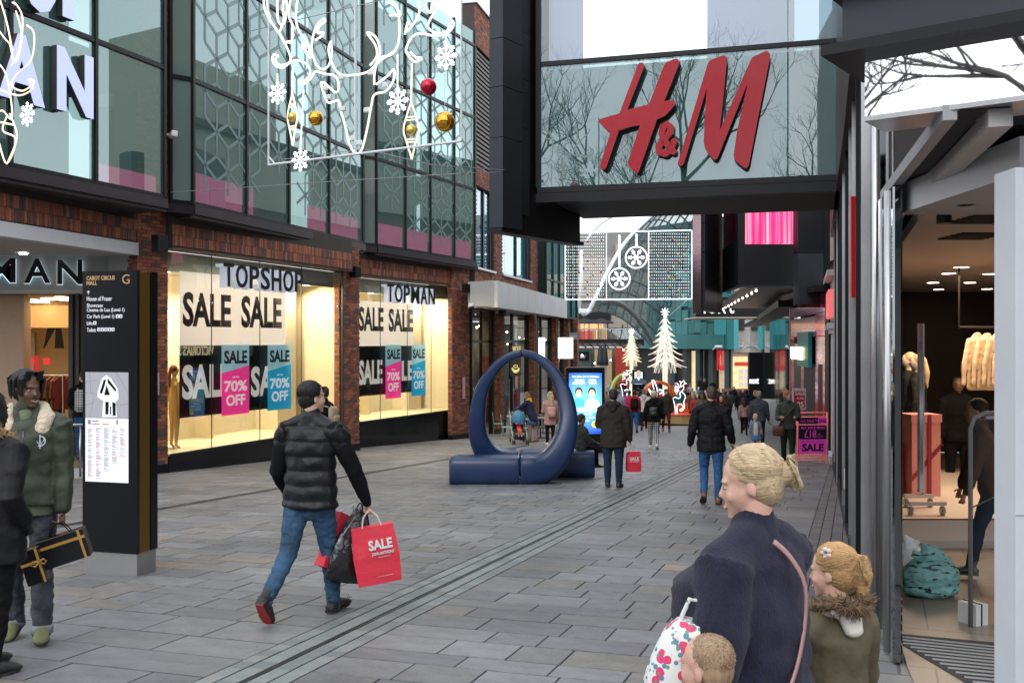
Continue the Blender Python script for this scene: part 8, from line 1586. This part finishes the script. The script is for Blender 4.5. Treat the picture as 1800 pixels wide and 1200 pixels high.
# --- toddler and floral bag
PT = person('toddler with very short fair hair and a cream hooded jacket at the bottom edge', 1238, 2.62, 1.10, 40, 'pale', 'toddler', 'shaved', cloth('cream_jacket', (.42, .36, .28)), BK, None, still, ((10, 8, 20),)*2, toplen=.45, lod=0, child=True, head=(8, 0), hood=cloth('cream_jacket', (0, 0, 0)), topkind='coat', loc=GP(1244, 2.68, -.03))
FLB = bpy.data.materials.new('floral_print'); FLB.use_nodes = True; l = FLB.node_tree.links; pb = FLB.node_tree.nodes['Principled BSDF']; tc = nd(FLB, 'ShaderNodeTexCoord')
prev = (.62, .62, .60, 1); cur = None
for sc_, th_, col_, off in ((38, .20, (.06, .20, .26, 1), 3.7), (24, .20, (.55, .03, .12, 1), 0), (52, .16, (.10, .24, .16, 1), 9.1), (30, .08, (.75, .35, .4, 1), 0)):
    mp = nd(FLB, 'ShaderNodeMapping'); mp.inputs['Location'].default_value = (off, off, off); vo = nd(FLB, 'ShaderNodeTexVoronoi'); vo.inputs['Scale'].default_value = sc_; vo.inputs['Randomness'].default_value = 1; no = nd(FLB, 'ShaderNodeTexNoise'); no.inputs['Scale'].default_value = 30
    l.new(tc.outputs['Object'], mp.inputs[0]); l.new(mp.outputs[0], vo.inputs['Vector']); ad_ = nd(FLB, 'ShaderNodeMath'); ad_.operation = 'MULTIPLY_ADD'; ad_.inputs[1].default_value = .35; l.new(mp.outputs[0], no.inputs['Vector']); l.new(no.outputs[0], ad_.inputs[0]); l.new(vo.outputs['Distance'], ad_.inputs[2]); lt = nd(FLB, 'ShaderNodeMath'); lt.operation = 'LESS_THAN'; lt.inputs[1].default_value = th_ + .28; l.new(ad_.outputs[0], lt.inputs[0])
    mx = nd(FLB, 'ShaderNodeMix'); mx.data_type = 'RGBA'; l.new(lt.outputs[0], mx.inputs[0]); mx.inputs['B'].default_value = col_
    if cur: l.new(cur, mx.inputs['A'])
    else: mx.inputs['A'].default_value = prev
    cur = mx.outputs['Result']
l.new(cur, pb.inputs['Base Color'])
tp = W(1222, 1105, 2.80); o = thing('floral_bag', 'white floral print bag with pink and teal flowers held by the blonde woman', 'bag', Matrix.Translation(tp) @ Matrix.Rotation(R(10), 4, 'Y')); rings = []
for k in range(10):
    f = k/9; rings.append([Vector(((.075+.045*math.sin(f*2.6))*math.cos(t)*(1 if 0 < k < 9 else .75), (.05+.03*math.sin(f*3))*math.sin(t), .02-f*.34)) for t in [i*math.pi/8 for i in range(16)]])
MB().loft(rings, flip=True).build('bag_body', FLB, o, True); MB().tube([(-.05, 0, .0), (-.03, 0, .08), (.03, 0, .08), (.05, 0, 0)], .007, 6).build('handle', FLB, o)
# ================================================================= inside the right hand store
CR = mat('mannequin_cream', (.72, .62, .50), .35); SEQ = mat('sequin_black', (.012, .012, .014), .3, var=.6, scale=120, metal=.5, bump=.8, bscale=150)
def mannequin(label, loc, rot, H, hair, dress, legs_=True, mcol=CR, parent=None):
    o = thing('mannequin', label, 'mannequin', Mrot(loc, rot)); b = MB(); 
    seg(b, [(0, 0, .50*H), (0, 0, .56*H), (0, 0, .66*H), (0, 0, .76*H), (0, 0, .82*H)], [(.085*H, .05*H), (.088*H, .055*H), (.062*H, .045*H), (.082*H, .052*H), (.05*H, .035*H)], 12); seg(b, [(0, 0, .81*H), (0, 0, .89*H)], [.025*H, .025*H], 10); b.ball((0, .005*H, .935*H), (.042*H, .052*H, .06*H), 14, 10); seg(b, [(0, .05*H, .94*H), (0, .062*H, .925*H)], [.004*H, .007*H], 6)
    for s in (-1, 1): seg(b, [(s*.098*H, 0, .79*H), (s*.125*H, -.01*H, .63*H), (s*.115*H, .03*H, .49*H), (s*.112*H, .045*H, .43*H)], [.026*H, .020*H, .014*H, .010*H], 8); seg(b, [(s*.045*H, 0, .51*H), (s*.05*H, .005*H, .28*H), (s*.052*H, -.01*H, .04*H), (s*.052*H, .03*H, .012*H)], [.048*H, .032*H, .018*H, .014*H], 8)
    skin_mesh(b, .016, mcol, 'body', o, 2)
    if dress: m = MB(); seg(m, [(0, 0, dress[1]*H), (0, 0, .58*H), (0, 0, .66*H), (0, 0, .76*H), (0, 0, .82*H)], [(.13*H, .09*H), (.112*H, .08*H), (.092*H, .07*H), (.112*H, .074*H), (.072*H, .052*H)], 12); [seg(m, [(s*.09*H, 0, .79*H), (s*.125*H, -.01*H, .63*H), (s*.117*H, .03*H, .51*H)], [.042*H, .034*H, .026*H], 8) for s in (-1, 1)] if dress[2] else None; skin_mesh(m, .016, dress[0], 'dress', o, 1, .006, 20)
    if hair: m = MB(); m.ball((0, -.012*H, .955*H), (.045*H, .052*H, .052*H), 12, 8); seg(m, [(0, -.05*H, .96*H), (0, -.07*H, .86*H), (0, -.065*H, .74*H)], [.02*H, .024*H, .012*H], 8); skin_mesh(m, .014, hair, 'hair', o, 1)
    MB().tube([(0, 0, 0), (0, 0, .012)], .14, 16).build('base', STEEL, o); return o
mannequin('cream mannequin in a black sequin dress, left of the pair behind the wheeled stand', Vector((W(1597, 0, 12.6).x, 12.6, 0)), 62, 1.62, mat('wig_blonde', (.55, .42, .25), .5), (SEQ, .36, True)); mannequin('cream mannequin in a black sequin dress, right of the pair behind the wheeled stand', Vector((W(1612, 0, 12.2).x, 12.2, 0)), 62, 1.60, mat('wig_blonde', (0, 0, 0)), (SEQ, .36, True))
TANM = mat('mannequin_tan', (.62, .42, .16), .5); MM1 = bayM[0][0]; lp = MM1 @ Vector((.95, .7, 0)); mannequin('honey coloured mannequin with long auburn hair at the left end of the first sale window', Vector((lp.x, lp.y, ZS)), -40, 1.86, mat('wig_auburn', (.16, .04, .02), .5), None, mcol=TANM)
b = Vector((W(1603, 0, 11.3).x, 11.3, .0)); o = thing('display_gift_box', 'tall pink box with dark red ribbon on the store display platform', 'gift box', Mrot(b, 6)); PKB = mat('box_pink', (.72, .27, .24), .5); RBN = mat('ribbon_wine', (.28, .01, .02), .5); w_ = 53/F*11.3; h_ = .93
MB().box(0, w_, 0, .30, 0, h_-.09).build('box', PKB, o); MB().box(-.012, w_+.012, -.012, .312, h_-.089, h_).build('lid', PKB, o); MB().box(w_*.52, w_*.66, -.016, -.0125, 0, h_).build('ribbon', RBN, o)
mb = MB(); mb.quad((0, -.003, .24), (w_, -.003, .60), (w_, -.003, .53), (0, -.003, .17)); mb.build('ribbon', RBN, o)
o = thing('pink_bag', 'crumpled dark pink bag squeezed beside the tall pink box', 'bag', Vector((b.x-.10, 11.5, 0))); MB().bbox((0, 0, .3), (.14, .2, .6), .04).build('bag', mat('bag_magenta', (.25, .02, .07), .5, bump=1, bscale=12), o)
def wheeled_stand(label, px0, px1, pyb, Y, tall):
    a = W(px0, pyb, Y); c = W(px1, pyb, Y); w = c.x-a.x; z = a.z - CH; o = thing('wheeled_stand', label, 'display stand', Vector((a.x, Y, 0))); M_ = mat('stand_silver', (.55, .52, .50), .3, metal=.5); MB().box(0, w, -.03, .03, .10, .135).build('foot_bar', M_, o)
    for x in (.02, w-.03):
        MB().tube([(x-.015, 0, .045), (x+.015, 0, .045)], .045, 14).build('wheel', mat('castor_grey', (.3, .29, .28), .4), o); MB().tube([(x-.02, 0, .045), (x+.02, 0, .045)], .022, 10).build('hub', M_, o); MB().box(x-.008, x+.008, -.012, .012, .045, .11).build('fork', M_, o)
    if tall: MB().box(w*.63, w*.68, -.02, .02, .135, tall).build('post', M_, o); MB().box(w*.50, w*.62, -.03, .03, .16, tall).build('mirror_edge', mat('mirror_print', (.45, .47, .55), .08, metal=.9, var=.5, scale=3), o)
    return o
wheeled_stand('mobile mirror stand on wheels seen edge on in front of the pink box', 1589, 1640, 868, 10.6, 1.95)
wheeled_stand('nearer wheel bar of a mobile stand on the platform edge', 1597, 1662, 905, 10.1, 0)
person('man in dark clothes and glasses holding his chin in the shadows of the right store', 1684, 13.4, 1.56, 170, 'dark', 'black', 'shaved', BK, BK, None, still, ((14, 8, 130), (4, 8, 12)), width=1.15, lod=1, loc=Vector((W(1684, 0, 13.4).x, 13.4, -.286)), toplen=.45)
person('person in brown jacket and dark jeans half hidden by the white column', 1752, 8.9, 1.55, 70, 'mid', 'dark', 'short', cloth('brown_coat', (.10, .05, .03)), DEND, None, ((20, 10), (-20, 6)), ((10, 4, 8),)*2, width=1.1, lod=1, lean=14, loc=Vector((W(1748, 0, 8.6).x, 8.6, -.286)), toplen=.46)
# cream tops on a high rail
o = thing('clothes_rail', 'cream long sleeved tops hanging on a high rail in the right store', 'clothes rail', Vector((W(1715, 0, 12).x, 12, 1.15))); CT = mat('top_cream', (.60, .46, .30), .9, bump=.5, bscale=15); MB().tube([(-.2, 0, .78), (.9, 0, .78)], .014, 6).build('rail', BLK, o); MB().tube([(-.2, 0, .78), (-.2, 0, 1.5)], .012, 6).build('drop_rod', BLK, o)
for k in range(5):
    x = .02+k*.12; m = MB(Matrix.Translation((x, .0, 0)) @ Matrix.Rotation(R(28), 4, 'Z')); seg(m, [(0, 0, .05), (0, 0, .35), (0, 0, .62), (0, 0, .70)], [(.20, .032), (.18, .036), (.17, .034), (.06, .02)], 12); [seg(m, [(s*.14, 0, .62), (s*.23, 0, .35), (s*.25, 0, .10)], [(.05, .03), (.042, .026), (.03, .022)], 10) for s in (-1, 1)]; skin_mesh(m, .012, CT, 'top', o, 2, .006, 12)
# security gate, bags, box on the floor
a = W(1706, 1090, 7.15); o = thing('security_gate', 'clear security gate with a rounded grey tube frame beside the white column', 'security gate', Vector((a.x, 7.15, -.286))); TB_ = mat('gate_tube', (.20, .19, .19), .4); MB().tube([(0, 0, 0), (0, 0, 1.42), (.03, 0, 1.50), (.10, 0, 1.53), (.36, .1, 1.53), (.44, .12, 1.5), (.46, .13, 1.42), (.46, .13, 0)], .017, 8).build('frame', TB_, o, True); MB().bbox((.20, .05, 1.50), (.16, .04, .04), .01).build('light_unit', STEEL, o); MB().quad((.02, 0, .3), (.45, .12, .3), (.45, .12, 1.5), (.02, 0, 1.5)).build('clear_panel', glass('gate_glass', (.95, .95, .95), .02), o); MB().tube([(0, 0, .85), (.46, .13, 1.02)], .006, 5).build('brace', STEEL, o)
def sack(label, c, w, h, d, m_, seed, knot=True):
    o = thing('carrier_bag', label, 'carrier bag', Vector(c)); r = random.Random(seed); m = MB(); m.ball((0, 0, h*.40), (w/2, d/2, h*.42), 24, 16); m.ball((0, 0, h*.16), (w*.50, d*.5, h*.20), 20, 10)
    if knot: seg(m, [(0, 0, h*.7), (.0, 0, h*.86), (.02, 0, h*.98)], [(w*.26, d*.28), (w*.17, d*.12), (w*.24, d*.05)], 12); seg(m, [(-w*.1, 0, h*.8), (-w*.30, 0, h*.86)], [(.02, .03), (.03, .012)], 8); seg(m, [(w*.1, 0, h*.82), (w*.32, 0, h*.72)], [(.02, .03), (.03, .012)], 8)
    skin_mesh(m, .008, m_, 'bag_body', o, 1, .010, 17); return o
TQ_ = mat('teal_shopping_bag', (.09, .25, .24), .4, bump=.8, bscale=14); l = TQ_.node_tree.links; wv = nd(TQ_, 'ShaderNodeTexNoise'); wv.inputs['Scale'].default_value = 26; mp = nd(TQ_, 'ShaderNodeMapping'); mp.inputs['Scale'].default_value = (.45, .45, 1.9); tc = nd(TQ_, 'ShaderNodeTexCoord'); l.new(tc.outputs['Object'], mp.inputs[0]); l.new(mp.outputs[0], wv.inputs['Vector']); cr = nd(TQ_, 'ShaderNodeValToRGB'); l.new(wv.outputs[0], cr.inputs[0]); cr.color_ramp.elements[0].position = .40; cr.color_ramp.elements[0].color = (.008, .015, .02, 1); cr.color_ramp.elements[1].position = .42; cr.color_ramp.elements[1].color = (.16, .38, .36, 1); l.new(cr.outputs[0], TQ_.node_tree.nodes['Principled BSDF'].inputs['Base Color'])
p0_ = W(1645, 1052, 7.9); sack('knotted teal plastic carrier bag with dark dashes on the store floor', (p0_.x, 8.0, -.286), .47, .40, .28, TQ_, 3); p0_ = W(1606, 1035, 8.3); sack('white plastic carrier bag behind the teal one', (p0_.x+.02, 8.45, -.286), .34, .38, .26, mat('white_plastic', (.68, .68, .70), .3, bump=.8, bscale=14), 5)
a = W(1710, 1102, 7.2); o = thing('tied_box', 'small white and brown box tied with string on the store floor', 'box', Mrot(Vector((a.x, 7.15, -.286)), 24)); MB().box(0, .12, 0, .16, 0, .15).build('box_side', WHITEP, o); MB().box(.121, .30, 0, .16, 0, .15).build('box', mat('card_brown', (.35, .22, .13), .7), o); MB().box(.05, .06, -.004, .164, -.0, .154).build('string', BK, o)
finish_skins()
